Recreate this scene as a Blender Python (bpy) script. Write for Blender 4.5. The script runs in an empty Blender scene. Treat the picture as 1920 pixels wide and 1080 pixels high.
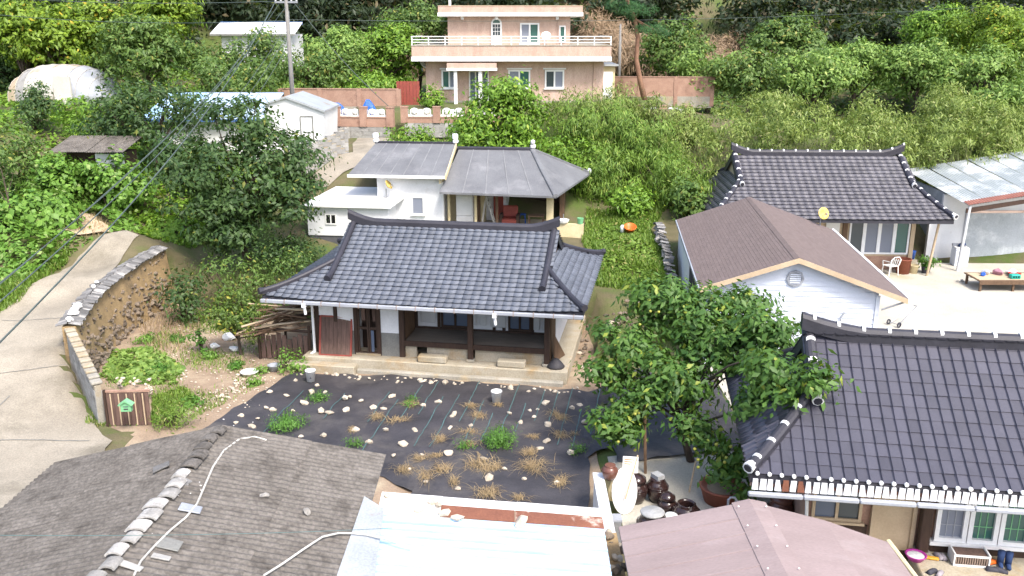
import bpy, math, random
import numpy as np
from mathutils import Matrix, Vector
R = math.radians
scene = bpy.context.scene
COL = scene.collection

# ------------------------------------------------------------------ camera, sky, sun, exposure
CAM_H, CAM_F, CAM_P = 10.8, 1700.0, R(16)      # height above the yard, focal length in 1920-px pixels, downward pitch
cam = bpy.data.cameras.new('camera'); cam_o = bpy.data.objects.new('camera', cam); COL.objects.link(cam_o)
cam.sensor_width = 36.0; cam.lens = 36.0 * CAM_F / 1920.0
cam.clip_start = 0.2; cam.clip_end = 3000
cam_o.location = (0, 0, CAM_H); cam_o.rotation_euler = (R(90) - CAM_P, 0, 0)
scene.camera = cam_o

SUN_EL, SUN_AZ = R(53), R(150)                 # azimuth clockwise from +Y (the view direction): behind the camera, to the right
world = bpy.data.worlds.new('World'); scene.world = world; world.use_nodes = True
wn = world.node_tree.nodes; wl = world.node_tree.links
bg = wn['Background']; sky = wn.new('ShaderNodeTexSky'); sky.sky_type = 'NISHITA'; sky.sun_disc = False
sky.sun_elevation = SUN_EL; sky.sun_rotation = SUN_AZ; sky.air_density = 1.0; sky.dust_density = 3.5; sky.ozone_density = 1.0
wl.new(sky.outputs['Color'], bg.inputs['Color']); bg.inputs['Strength'].default_value = 0.15
sun = bpy.data.lights.new('sun', 'SUN'); sun_o = bpy.data.objects.new('sun', sun); COL.objects.link(sun_o)
sun.energy = 1.65; sun.angle = R(11); sun.color = (1.0, 0.955, 0.89)
sd = Vector((math.sin(SUN_AZ) * math.cos(SUN_EL), math.cos(SUN_AZ) * math.cos(SUN_EL), math.sin(SUN_EL)))
sun_o.rotation_euler = sd.to_track_quat('Z', 'Y').to_euler()
scene.view_settings.view_transform = 'Standard'; scene.view_settings.look = 'None'
scene.view_settings.gamma = 1.0; scene.view_settings.exposure = 1.42
scene.view_settings.use_curve_mapping = False

# ------------------------------------------------------------------ measuring helpers
_c, _s = math.cos(CAM_P), math.sin(CAM_P)
def at(px, py, z):
    """ground position (world x, y) of a survey point read off the photograph, at known height z"""
    u = (px - 960) / CAM_F; v = (540 - py) / CAM_F
    t = (z - CAM_H) / (-_s + v * _c)
    return (u * t, (_c + v * _s) * t, z)
def aty(px, py, y):
    u = (px - 960) / CAM_F; v = (540 - py) / CAM_F
    t = y / (_c + v * _s)
    return (u * t, y, CAM_H + (-_s + v * _c) * t)

# ------------------------------------------------------------------ materials
def _mix(nt, a, b, fac, mode='MIX'):
    m = nt.nodes.new('ShaderNodeMix'); m.data_type = 'RGBA'; m.blend_type = mode
    for sock, val in ((m.inputs[6], a), (m.inputs[7], b), (m.inputs[0], fac)):
        if hasattr(val, 'is_output') and val.is_output: nt.links.new(val, sock)
        elif isinstance(val, (int, float)): sock.default_value = val
        else: sock.default_value = (*val[:3], 1)
    return m.outputs[2]
def _ramp(nt, fac, p0, p1, c0=(0, 0, 0), c1=(1, 1, 1)):
    r = nt.nodes.new('ShaderNodeValToRGB'); r.color_ramp.elements[0].position = p0; r.color_ramp.elements[1].position = p1
    r.color_ramp.elements[0].color = (*c0, 1); r.color_ramp.elements[1].color = (*c1, 1)
    nt.links.new(fac, r.inputs[0]); return r.outputs[0]
def _noise(nt, vec, scale, detail=4, rough=.55, dist=0):
    n = nt.nodes.new('ShaderNodeTexNoise'); n.inputs['Scale'].default_value = scale; n.inputs['Detail'].default_value = detail
    n.inputs['Roughness'].default_value = rough; n.inputs['Distortion'].default_value = dist
    nt.links.new(vec, n.inputs['Vector']); return n.outputs['Fac']
def mat(name, c1, c2=None, scale=1.5, rough=.8, bump=0., bscale=30, spec=.3, metal=0., rnd=0., grain=.18, gscale=25,
        stain=None, sscale=.8, sramp=(.52, .68), stretch=(1, 1, 1), cell=None):
    m = bpy.data.materials.new(name); m.use_nodes = True; nt = m.node_tree; b = nt.nodes['Principled BSDF']
    tc = nt.nodes.new('ShaderNodeTexCoord'); mp = nt.nodes.new('ShaderNodeMapping'); mp.inputs['Scale'].default_value = stretch
    nt.links.new(tc.outputs['Object'], mp.inputs['Vector']); vec = mp.outputs['Vector']
    oi = nt.nodes.new('ShaderNodeObjectInfo')
    va = nt.nodes.new('ShaderNodeVectorMath'); va.operation = 'SCALE'
    cx = nt.nodes.new('ShaderNodeCombineXYZ')
    for i in range(3): nt.links.new(oi.outputs['Random'], cx.inputs[i])
    nt.links.new(cx.outputs[0], va.inputs[0]); va.inputs['Scale'].default_value = 37.0
    ad = nt.nodes.new('ShaderNodeVectorMath'); ad.operation = 'ADD'
    nt.links.new(vec, ad.inputs[0]); nt.links.new(va.outputs[0], ad.inputs[1]); vec = ad.outputs[0]
    c2 = c2 or tuple(x * .7 for x in c1)
    col = _mix(nt, c1, c2, _ramp(nt, _noise(nt, vec, scale, 5), .35, .7))
    if cell:
        vo = nt.nodes.new('ShaderNodeTexVoronoi'); vo.inputs['Scale'].default_value = cell[0]; nt.links.new(vec, vo.inputs['Vector'])
        col = _mix(nt, col, cell[1], _ramp(nt, vo.outputs['Distance'], cell[2], cell[2] + .25))
    if stain: col = _mix(nt, col, stain, _ramp(nt, _noise(nt, vec, sscale, 6, .65), *sramp))
    g = _noise(nt, vec, gscale, 3)
    col = _mix(nt, col, _ramp(nt, g, .25, .75, (1 - grain * 1.6,) * 3, (1, 1, 1)), 1.0, 'MULTIPLY')
    if rnd:
        hs = nt.nodes.new('ShaderNodeHueSaturation'); mr = nt.nodes.new('ShaderNodeMapRange')
        mr.inputs[3].default_value = 1 - rnd; mr.inputs[4].default_value = 1 + rnd
        ge = nt.nodes.new('ShaderNodeNewGeometry'); av = nt.nodes.new('ShaderNodeMath'); av.operation = 'ADD'; fr = nt.nodes.new('ShaderNodeMath'); fr.operation = 'FRACT'
        nt.links.new(oi.outputs['Random'], av.inputs[0]); nt.links.new(ge.outputs['Random Per Island'], av.inputs[1]); nt.links.new(av.outputs[0], fr.inputs[0])
        nt.links.new(fr.outputs[0], mr.inputs[0]); nt.links.new(mr.outputs[0], hs.inputs['Value']); nt.links.new(col, hs.inputs['Color']); col = hs.outputs[0]
    nt.links.new(col, b.inputs['Base Color'])
    b.inputs['Roughness'].default_value = rough; b.inputs['Metallic'].default_value = metal; b.inputs['Specular IOR Level'].default_value = spec
    if bump:
        bp = nt.nodes.new('ShaderNodeBump'); bp.inputs['Strength'].default_value = bump; bp.inputs['Distance'].default_value = .03
        nt.links.new(_noise(nt, vec, bscale, 5, .6), bp.inputs['Height']); nt.links.new(bp.outputs[0], b.inputs['Normal'])
    return m
def leafmat(name, dark, light, accent=None, acc=.06, trans=.3, low=.5):
    m = bpy.data.materials.new(name); m.use_nodes = True; nt = m.node_tree; b = nt.nodes['Principled BSDF']
    ge = nt.nodes.new('ShaderNodeNewGeometry'); tc = nt.nodes.new('ShaderNodeTexCoord')
    rp = nt.nodes.new('ShaderNodeMath'); rp.operation = 'POWER'; rp.inputs[1].default_value = 1.3
    nt.links.new(ge.outputs['Random Per Island'], rp.inputs[0])
    col = _mix(nt, dark, light, rp.outputs[0])
    n = _ramp(nt, _noise(nt, tc.outputs['Object'], low, 3), .35, .68)
    col = _mix(nt, col, _mix(nt, col, light, .45), n)
    if accent:
        gt = nt.nodes.new('ShaderNodeMath'); gt.operation = 'GREATER_THAN'; gt.inputs[1].default_value = 1 - acc
        mu = nt.nodes.new('ShaderNodeMath'); mu.operation = 'FRACT'; m2 = nt.nodes.new('ShaderNodeMath'); m2.operation = 'MULTIPLY'; m2.inputs[1].default_value = 7.31
        nt.links.new(ge.outputs['Random Per Island'], m2.inputs[0]); nt.links.new(m2.outputs[0], mu.inputs[0]); nt.links.new(mu.outputs[0], gt.inputs[0])
        col = _mix(nt, col, accent, gt.outputs[0])
    nt.links.new(col, b.inputs['Base Color']); b.inputs['Roughness'].default_value = .5; b.inputs['Specular IOR Level'].default_value = .35
    if trans:
        t = nt.nodes.new('ShaderNodeBsdfTranslucent'); ms = nt.nodes.new('ShaderNodeMixShader'); ms.inputs[0].default_value = trans
        nt.links.new(_mix(nt, col, (.35, .5, .03), .25), t.inputs['Color'])
        nt.links.new(b.outputs[0], ms.inputs[1]); nt.links.new(t.outputs[0], ms.inputs[2]); nt.links.new(ms.outputs[0], nt.nodes['Material Output'].inputs['Surface'])
    return m
def glassmat(name, c, rough=.08, spec=.6):
    m = bpy.data.materials.new(name); m.use_nodes = True; b = m.node_tree.nodes['Principled BSDF']
    b.inputs['Base Color'].default_value = (*c, 1); b.inputs['Roughness'].default_value = rough; b.inputs['Specular IOR Level'].default_value = spec
    return m
M = dict(
    soil=mat('soil', (.16, .135, .075), (.11, .10, .05), 1.2, .95, .6, 12, stain=(.09, .13, .03), sscale=.35, sramp=(.44, .60)),
    yard=mat('yard_earth', (.36, .27, .19), (.24, .175, .12), .9, .95, .7, 14, stain=(.44, .36, .25), sscale=.7),
    concrete=mat('road_concrete', (.41, .365, .29), (.30, .265, .21), .6, .9, .3, 25, stain=(.21, .185, .14), sscale=.4, sramp=(.50, .72), grain=.25),
    court=mat('court_concrete', (.54, .51, .44), (.44, .41, .34), .5, .85, .15, 30, stain=(.36, .34, .20), sscale=.28, sramp=(.55, .72)),
    cement=mat('cement', (.42, .39, .33), (.30, .28, .23), 1.5, .9, .4, 20, stain=(.42, .33, .20), sscale=1.1),
    plat=mat('platform_cement', (.47, .42, .33), (.37, .32, .23), 1.2, .9, .4, 18, stain=(.40, .29, .16), sscale=.9),
    block=mat('block', (.40, .39, .37), (.28, .27, .25), 2, .95, .5, 22, rnd=.16, stain=(.12, .11, .10), sscale=1.6, sramp=(.56, .75)),
    brick=mat('brick_wall', (.44, .28, .21), (.35, .21, .155), 2, .9, .3, 30, stain=(.20, .11, .08), sscale=1.2, sramp=(.56, .74)),
    pink=mat('pink_brick', (.66, .48, .39), (.55, .38, .30), 1.4, .85, .25, 40, stretch=(2.2, 2.2, .7), grain=.25, stain=(.42, .29, .23), sscale=.9, sramp=(.60, .80)),
    white=mat('white_paint', (.80, .80, .79), (.72, .72, .70), 1.2, .6, grain=.05, stain=(.52, .50, .46), sscale=.9, sramp=(.62, .85)),
    plaster=mat('white_plaster', (.76, .77, .79), (.68, .69, .71), 1.5, .85, .15, 25, grain=.08, stain=(.48, .45, .40), sscale=1.0, sramp=(.62, .82)),
    pvc=mat('white_pvc', (.82, .83, .84), (.74, .75, .76), 2, .4, grain=.04),
    fridge=mat('fridge_white', (.75, .75, .74), (.66, .66, .65), 2, .35, grain=.05),
    cream=mat('cream_paint', (.68, .58, .36), (.58, .48, .28), 1.5, .7, grain=.12),
    tan=mat('tan_trim', (.55, .43, .29), (.47, .36, .24), 2, .7, grain=.1),
    tileblue=mat('blue_grey_tile', (.134, .148, .180), (.108, .120, .150), .9, .62, .08, 60, spec=.28, rnd=.15, grain=.14),
    tileridge=mat('dark_ridge_tile', (.042, .041, .054), (.030, .029, .038), 2, .55, .1, 40, spec=.4, grain=.2),
    tilegrey=mat('charcoal_tile', (.108, .104, .120), (.082, .079, .093), .9, .5, .12, 60, spec=.45, rnd=.18, grain=.18),
    tilenavy=mat('navy_tile', (.066, .065, .088), (.050, .049, .068), .9, .45, .08, 60, spec=.5, rnd=.14, grain=.14),
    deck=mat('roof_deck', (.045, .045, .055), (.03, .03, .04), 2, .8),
    gutter=mat('pale_gutter', (.37, .39, .43), (.30, .32, .36), 2, .5, grain=.12),
    copper=mat('gutter_clip', (.36, .27, .22), None, 2, .5),
    wood=mat('dark_wood', (.070, .042, .030), (.045, .027, .020), 3, .7, .4, 30, stretch=(6, 6, 1), rnd=.12),
    woodmid=mat('brown_wood', (.20, .125, .075), (.13, .08, .05), 3, .75, .4, 30, stretch=(6, 6, 1), rnd=.18),
    wooddoor=mat('weathered_door', (.17, .105, .085), (.11, .07, .055), 3, .75, .3, 30, stretch=(6, 6, 1), rnd=.2),
    redframe=mat('red_frame', (.33, .075, .055), (.25, .06, .045), 3, .6),
    maru=mat('maru_floor', (.21, .18, .15), (.15, .13, .11), 2, .6, .2, 30, stretch=(1, 8, 1)),
    grey=mat('grey_cement', (.25, .25, .23), (.19, .19, .18), 2, .9, .3, 30),
    greyblock=mat('grey_base_block', (.13, .13, .14), (.09, .09, .10), 2, .9, .3, 30),
    felt=mat('grey_roof_felt', (.185, .190, .200), (.135, .138, .148), .9, .75, .25, 40, stain=(.29, .29, .30), sscale=.6, sramp=(.55, .8)),
    slate=mat('asbestos_slate', (.205, .186, .166), (.15, .135, .119), 1.6, .95, .35, 30, rnd=.07, grain=.35, gscale=16, stain=(.085, .075, .065), sscale=2.4, sramp=(.50, .72)),
    shingle=mat('brown_shingle', (.200, .155, .143), (.165, .127, .117), 2.5, .92, .3, 60, rnd=.03, grain=.25, gscale=60),
    brownroof=mat('brown_coated_roof', (.315, .245, .235), (.255, .198, .188), .8, .6, .12, 12, grain=.12, stain=(.37, .31, .30), sscale=.7, sramp=(.54, .8), stretch=(.6, 2.0, 1)),
    feltseam=mat('felt_seam', (.25, .255, .265), None, 2, .8),
    whiteblue=mat('pale_metal_sheet', (.50, .60, .71), (.40, .54, .69), .8, .35, grain=.05, spec=.5),
    bluesheet=mat('blue_metal_sheet', (.30, .50, .72), (.48, .63, .78), .6, .35, grain=.06),
    blueedge=mat('blue_edge', (.09, .20, .48), None, 2, .5),
    rust=mat('rust_brown_sheet', (.26, .105, .062), (.20, .08, .05), 2, .7, .2, 30, stain=(.60, .50, .42), sscale=1.2, sramp=(.58, .66)),
    whitesheet=mat('white_capping', (.78, .77, .75), (.68, .66, .63), 1.4, .6, .1, 20, stain=(.40, .33, .26), sscale=2, sramp=(.66, .8)),
    zinc=mat('zinc_sheet', (.52, .54, .55), (.40, .42, .43), 1, .4, .1, 10, metal=.25, stain=(.40, .29, .18), sscale=1.1, sramp=(.6, .72)),
    oldzinc=mat('old_zinc_roof', (.45, .48, .48), (.33, .37, .35), .5, .45, .1, 10, metal=.1, stain=(.72, .73, .73), sscale=.5, sramp=(.5, .62)),
    redzinc=mat('red_rust_sheet', (.38, .17, .12), (.30, .12, .09), 2, .7, .2),
    siding=mat('pale_blue_siding', (.70, .75, .84), (.64, .69, .79), 1, .5, grain=.06, rnd=.03),
    greywall=mat('grey_panel_wall', (.46, .50, .54), (.38, .42, .45), 1.2, .6, .1, stain=(.62, .66, .68), sscale=1.4),
    glass=glassmat('dark_glass', (.05, .065, .075)), glassgrn=glassmat('green_glass', (.045, .12, .105)), glassblue=glassmat('blue_glass', (.10, .13, .19)),
    screen=glassmat('grey_insect_screen', (.20, .22, .27), .5, .3), black=glassmat('black_opening', (.012, .012, .012), .9, .1), paper=mat('paper_panel', (.62, .63, .64), (.55, .56, .57), 2, .8, grain=.06),
    curtain=mat('grey_curtain', (.16, .17, .18), None, 3, .9),
    jar=mat('glazed_jar', (.042, .022, .020), (.028, .015, .014), 3, .16, spec=.6), jarred=mat('red_brown_jar', (.20, .085, .06), (.12, .05, .038), 4, .25, spec=.5),
    jarlid=mat('grey_jar_lid', (.42, .42, .42), (.32, .33, .33), 4, .4), clay=mat('terracotta_tub', (.31, .10, .058), (.25, .08, .048), 2, .6),
    plastic=mat('white_plastic', (.80, .80, .78), (.74, .74, .72), 2, .4, grain=.04), print=mat('print_dark', (.10, .11, .14), None, 2, .5),
    orange=mat('orange_plastic', (.75, .16, .02), (.66, .13, .02), 2, .4), red=mat('red_plastic', (.55, .045, .03), None, 2, .4), blue=mat('blue_plastic', (.03, .12, .50), None, 2, .4),
    tarp=mat('blue_tarp', (.03, .16, .62), (.02, .11, .48), 3, .45), teal=mat('teal_plastic', (.02, .42, .33), None, 2, .4), green=mat('green_paint', (.22, .52, .27), (.18, .45, .22), 2, .6),
    magenta=mat('magenta_plastic', (.45, .05, .33), None, 2, .4), yellow=mat('yellow_plastic', (.70, .36, .03), None, 2, .5), navy=mat('navy_fabric', (.03, .06, .16), None, 2, .8), darkshoe=mat('dark_rubber', (.06, .06, .08), None, 2, .7),
    greyrub=mat('grey_rubber', (.42, .38, .42), None, 2, .7), dish=mat('dish_yellow', (.80, .60, .18), (.72, .50, .14), 2, .5), weedmat=mat('weed_mat', (.040, .038, .043), (.070, .066, .073), 1.1, .62, .35, 9, spec=.35, grain=.2, stain=(.125, .113, .105), sscale=.45, sramp=(.50, .72)),
    matline=mat('mat_line', (.10, .19, .19), None, 2, .7), stone=mat('pale_stone', (.58, .51, .41), (.46, .39, .30), 3, .9, .3, 20, rnd=.2), stonegrey=mat('grey_stone', (.36, .34, .31), (.25, .235, .215), 3, .9, .4, 20, rnd=.25),
    wallstone=mat('brown_fieldstone', (.23, .185, .14), (.14, .11, .085), 3, .95, .4, 20, rnd=.38), earth=mat('earth_wall', (.42, .30, .16), (.33, .23, .12), 1.6, .95, .8, 14, stain=(.20, .15, .09), sscale=1.3),
    ridgepale=mat('pale_ridge_tile', (.40, .385, .36), (.24, .23, .215), 2.5, .9, .4, 18, rnd=.3, stain=(.55, .53, .50), sscale=1.5, sramp=(.52, .64)),
    captile=mat('wall_cap_tile', (.22, .215, .21), (.13, .127, .122), 2, .9, .4, 18, rnd=.35, stain=(.46, .44, .41), sscale=.55, sramp=(.54, .66)),
    cable=mat('pale_cable', (.62, .60, .55), None, 2, .6), wire=mat('dark_wire', (.10, .13, .12), None, 2, .6), polegrey=mat('pole_concrete', (.26, .25, .235), (.20, .19, .18), 1, .9), bark=mat('bark', (.105, .080, .060), (.065, .05, .038), 4, .95, .6, 18, stretch=(1, 1, .3)), barkpine=mat('pine_bark', (.30, .17, .11), (.20, .11, .075), 4, .95, .6, 18),
    bamboo=mat('bamboo_culm', (.20, .24, .08), (.14, .17, .06), 3, .6), cloth1=mat('pink_cloth', (.42, .22, .27), None, 4, .95), cloth2=mat('white_cloth', (.72, .73, .75), None, 4, .95),
    metal=mat('grey_metal', (.36, .37, .39), (.28, .29, .30), 2, .45, metal=.4), whitepole=mat('white_painted_pole', (.70, .72, .74), None, 2, .5),
)
M['vinyl'] = mat('greenhouse_film', (.56, .54, .49), (.44, .42, .37), .6, .6, .2, 8, grain=.15, stain=(.36, .29, .21), sscale=.5, sramp=(.54, .62))
LM = dict(
    dark=leafmat('persimmon_dark', (.026, .060, .020), (.078, .140, .036), (.20, .22, .05), .03),
    near=leafmat('persimmon_near', (.036, .095, .020), (.105, .205, .036), (.26, .32, .05), .05),
    small=leafmat('quince_leaf', (.05, .10, .02), (.14, .21, .035), (.34, .32, .05), .07),
    bright=leafmat('bright_leaf', (.075, .165, .018), (.200, .345, .036), (.32, .42, .05), .04),
    bamboo=leafmat('bamboo_leaf', (.105, .165, .032), (.275, .345, .085), (.34, .36, .13), .06),
    bambood=leafmat('bamboo_leaf_lush', (.075, .155, .022), (.225, .345, .055), (.30, .36, .08), .05),
    kudzu=leafmat('kudzu_leaf', (.070, .170, .022), (.190, .340, .055), (.30, .40, .13), .05),
    grass=leafmat('grass_blade', (.085, .165, .022), (.200, .310, .045), (.36, .34, .12), .05),
    weed=leafmat('weed_leaf', (.06, .16, .025), (.13, .28, .045)),
    dry=leafmat('dry_grass', (.24, .165, .085), (.44, .335, .19), trans=.15),
    reed=leafmat('brown_reed', (.20, .135, .085), (.37, .265, .165), trans=.15),
    yellow=leafmat('yellow_green_leaf', (.080, .155, .014), (.235, .340, .030), (.42, .34, .03), .03),
    mid=leafmat('mid_green_leaf', (.052, .110, .024), (.150, .235, .050), (.28, .28, .06), .04),
    pale=leafmat('pale_green_leaf', (.090, .175, .035), (.245, .370, .080), (.34, .42, .10), .05),
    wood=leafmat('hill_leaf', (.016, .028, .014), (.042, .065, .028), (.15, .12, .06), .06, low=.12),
    pine=leafmat('pine_needle', (.020, .070, .022), (.055, .150, .040), trans=.15),
)

# ------------------------------------------------------------------ mesh helpers
class MB:
    """collects boxes, tubes, slabs and lathes into one mesh"""
    def __init__(s, mtx=None): s.v = []; s.f = []; s.m = mtx
    def add(s, vs, fs):
        o = len(s.v)
        for p in vs:
            p = Vector(p)
            s.v.append(tuple(s.m @ p if s.m else p))
        s.f += [tuple(i + o for i in f) for f in fs]; return s
    def box(s, x0, x1, y0, y1, z0, z1):
        return s.add([(x0, y0, z0), (x1, y0, z0), (x1, y1, z0), (x0, y1, z0), (x0, y0, z1), (x1, y0, z1), (x1, y1, z1), (x0, y1, z1)],
                     [(0, 3, 2, 1), (4, 5, 6, 7), (0, 1, 5, 4), (1, 2, 6, 5), (2, 3, 7, 6), (3, 0, 4, 7)])
    def slab(s, poly, off):
        """closed slab: polygon of 3d points extruded by vector off"""
        n = len(poly); q = [tuple(a + b for a, b in zip(p, off)) for p in poly]
        return s.add(list(poly) + q, [tuple(range(n))[::-1], tuple(range(n, 2 * n))] + [(i, (i + 1) % n, n + (i + 1) % n, n + i) for i in range(n)])
    def tube(s, pts, rad, n=6, cap=True):
        pts = [Vector(p) for p in pts]
        if not hasattr(rad, '__len__'): rad = [rad] * len(pts)
        vs = []; fs = []; up0 = None
        for i, p in enumerate(pts):
            d = (pts[min(i + 1, len(pts) - 1)] - pts[max(i - 1, 0)])
            d = d.normalized() if d.length > 1e-9 else Vector((0, 0, 1))
            if up0 is None: up0 = Vector((0, 0, 1)) if abs(d.z) < .9 else Vector((1, 0, 0))
            a = d.cross(up0).normalized(); b = a.cross(d); up0 = b
            for k in range(n):
                t = 2 * math.pi * k / n; vs.append(p + (a * math.cos(t) + b * math.sin(t)) * rad[i])
        for i in range(len(pts) - 1):
            for k in range(n):
                fs.append((i * n + k, i * n + (k + 1) % n, (i + 1) * n + (k + 1) % n, (i + 1) * n + k))
        if cap: fs += [tuple(range(n))[::-1], tuple(range((len(pts) - 1) * n, len(pts) * n))]
        return s.add(vs, fs)
    def lathe(s, prof, c=(0, 0, 0), n=14, cap=True):
        vs = []; fs = []
        for r, z in prof:
            for k in range(n):
                t = 2 * math.pi * k / n; vs.append((c[0] + r * math.cos(t), c[1] + r * math.sin(t), c[2] + z))
        for i in range(len(prof) - 1):
            for k in range(n): fs.append((i * n + k, i * n + (k + 1) % n, (i + 1) * n + (k + 1) % n, (i + 1) * n + k))
        if cap: fs += [tuple(range(n))[::-1], tuple(range((len(prof) - 1) * n, len(prof) * n))]
        return s.add(vs, fs)
    def build(s, name, material, parent=None, smooth=False, bevel=0):
        me = bpy.data.meshes.new(name); me.from_pydata(s.v, [], s.f); me.update()
        return link(name, me, material, parent, smooth, bevel)
def link(name, me, material, parent=None, smooth=False, bevel=0):
    if material is not None and not me.materials: me.materials.append(M[material] if isinstance(material, str) else material)
    o = bpy.data.objects.new(name, me); COL.objects.link(o)
    if parent is not None: o.parent = parent
    if smooth:
        me.polygons.foreach_set('use_smooth', [True] * len(me.polygons)); me.update()
    if bevel:
        b = o.modifiers.new('bevel', 'BEVEL'); b.width = bevel; b.segments = 1; b.limit_method = 'ANGLE'
    return o
def npmesh(name, V, F, smooth=False):
    """fast mesh from numpy arrays (all faces with the same number of corners)"""
    V = np.asarray(V, np.float32); F = np.asarray(F, np.int32); k = F.shape[1]
    me = bpy.data.meshes.new(name); me.vertices.add(len(V)); me.vertices.foreach_set('co', V.ravel())
    me.loops.add(F.size); me.loops.foreach_set('vertex_index', F.ravel())
    me.polygons.add(len(F)); me.polygons.foreach_set('loop_start', np.arange(0, F.size, k, dtype=np.int32))
    if smooth: me.polygons.foreach_set('use_smooth', np.ones(len(F), bool))
    me.update(calc_edges=True); me.validate(); return me
def tag(o, label, cat, group=None):
    o['label'] = label; o['category'] = cat
    if group: o['group'] = group
    return o
def thing(name, label, cat, loc=(0, 0, 0), yaw=0, group=None):
    o = bpy.data.objects.new(name, None); COL.objects.link(o); o.location = loc; o.rotation_euler = (0, 0, R(yaw)); o.empty_display_size = .2
    return tag(o, label, cat, group)
def struct(o): o['kind'] = 'structure'; return o
def stuff(o): o['kind'] = 'stuff'; return o
def copy_part(o, parent, **kw):
    c = o.copy(); COL.objects.link(c); c.parent = parent
    for k, v in kw.items(): setattr(c, k, v)
    return c
rng = np.random.default_rng(7); rd = random.Random(11)
def wob(p, a): return tuple(q + rd.uniform(-a, a) for q in p)
# ------------------------------------------------------------------ terrain
CP = np.array([
    (-20, 8, 0), (0, 8, 0), (20, 8, .2), (-12.7, 21.8, .05), (-20, 20, .2), (-30, 20, .6), (-40, 15, .5), (-13, 16, 0), (-17, 24, .4),
    (-17, 27, .9), (-16, 30, 1.3), (-16.5, 34, 1.7), (-18.5, 32, 2.0), (-25, 30, 2.4), (-20, 37, 3.0), (-19, 42, 4.5), (-28, 40, 4.2), (-30, 50, 6.0),
    (-28, 60, 6.3), (-16, 46, 5.0), (-10, 46, 4.8), (-8, 49.5, 4.9), (-9.5, 38, 1.8), (-12, 37, 1.2), (-11, 34, .3), (-7, 38, 1.6), (-15, 38.5, 2.2),
    (-1, 40, 1.7), (3, 40, 1.9), (4.3, 37, 2.0), (6, 35.5, 1.7), (7, 39, 2.0), (5, 33.5, 1.2), (8, 44, 2.5), (1, 46, 3.2), (0, 51, 4.9), (-6, 52, 4.9),
    (0, 58, 6.3), (-6, 60, 6.4), (8, 58, 6.0), (-15, 58, 6.2), (14, 48, 2.6), (25, 48, 2.4), (20, 56, 4.5), (10, 56, 5.4), (30, 40, .8), (20, 30, .35), (12, 30, .35),
    (12, 22, .35), (18, 38, .35), (4.5, 27, .15), (5, 30, .3), (3.6, 22, .15), (0, 70, 7.6), (-30, 72, 8), (30, 70, 6.5), (0, 85, 9.6), (-40, 85, 10), (40, 85, 8.6), (-60, 40, 5), (60, 40, 2), (60, 15, .5), (-60, 15, 1),
    (-10.3, 43, 3.9), (-9.3, 42.5, 3.85), (-8.2, 43.5, 4.25), (-8.15, 45.5, 4.78), (-7.2, 45.5, 4.83), (-7.4, 49, 5.0), (-7.0, 44.2, 4.3), (-10.8, 41.5, 3.2), (-3, 46, 4.2), (-8.9, 41.0, 2.4)], float)
CP = np.vstack([CP, [at(150, 410, 3.05), at(110, 440, 2.9), at(200, 434, 2.9), at(120, 415, 3.05)]])
WALL = [at(128, 606, 2.0)[:2], at(150, 575, 2.05)[:2], at(183, 540, 2.1)[:2], at(225, 507, 2.2)[:2], at(262, 482, 2.3)[:2], at(300, 460, 2.4)[:2]]
ZONES = [  # level ground: polygon, height
    ([(-11.6, 23.4)] + [(x + .05, y) for x, y in WALL] + [(-12.6, 35.2), (-11, 34.2), (-8.6, 33.4), (2.9, 32.6), (3.1, 30.5), (2.8, 26), (2.2, 22), (2.2, 8), (-9.6, 8), (-10.5, 23)], 0.0),
    ([(6.2, 8), (34, 8), (34, 40.5), (20, 41), (9.5, 42), (6.6, 34), (6.2, 27)], .35),
    ([(2.3, 8), (6.2, 8), (6.2, 23), (2.3, 22)], .2),
    ([(-9.2, 52.6), (9.5, 52.2), (9.5, 66), (-9, 66)], 6.3)]
def _polydist(X, Y, poly):
    P = np.array(poly); Q = np.roll(P, -1, 0); d = np.full(X.shape, 1e9); ins = np.zeros(X.shape, bool)
    for (x0, y0), (x1, y1) in zip(P, Q):
        ex, ey = x1 - x0, y1 - y0; L2 = ex * ex + ey * ey
        t = np.clip(((X - x0) * ex + (Y - y0) * ey) / L2, 0, 1)
        d = np.minimum(d, np.hypot(X - x0 - t * ex, Y - y0 - t * ey))
        c = (y0 > Y) != (y1 > Y)
        ins ^= c & (X < (x1 - x0) * (Y - y0) / (y1 - y0 + 1e-12) + x0)
    return np.where(ins, -d, d)
def height(X, Y):
    X = np.asarray(X, float); Y = np.asarray(Y, float); sh = X.shape; x = X.ravel(); y = Y.ravel()
    xc = np.clip(x, -60, 60); yc = np.clip(y, 8, 85)
    w = 1.0 / (((xc[:, None] - CP[:, 0]) ** 2 + (yc[:, None] - CP[:, 1]) ** 2) + .6) ** 1.7
    z = (w * CP[:, 2]).sum(1) / w.sum(1)
    z += .07 * np.sin(x * 1.3 + y * .7) * np.sin(y * 1.1 - x * .4)
    for poly, zz in ZONES:
        d = _polydist(x, y, poly); k = np.clip(1 - d / (.32 if zz == 0 else .7), 0, 1); k = k * k * (3 - 2 * k)
        z = z * (1 - k) + zz * k
    f = np.clip(y - 84, 0, 500); z += 24 * (1 - np.exp(-f / 34.)) + .10 * f
    return z.reshape(sh)
def hz(x, y): return float(height(np.array([x]), np.array([y]))[0])
def sheet(name, xs, ys, m, lift=0.0, smooth=True):
    X, Y = np.meshgrid(xs, ys); Z = height(X, Y) + lift; nx, ny = len(xs), len(ys)
    V = np.stack([X, Y, Z], -1).reshape(-1, 3); i = np.arange(nx * ny).reshape(ny, nx)
    F = np.stack([i[:-1, :-1], i[:-1, 1:], i[1:, 1:], i[1:, :-1]], -1).reshape(-1, 4)
    return link(name, npmesh(name, V, F, smooth), m)
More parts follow.
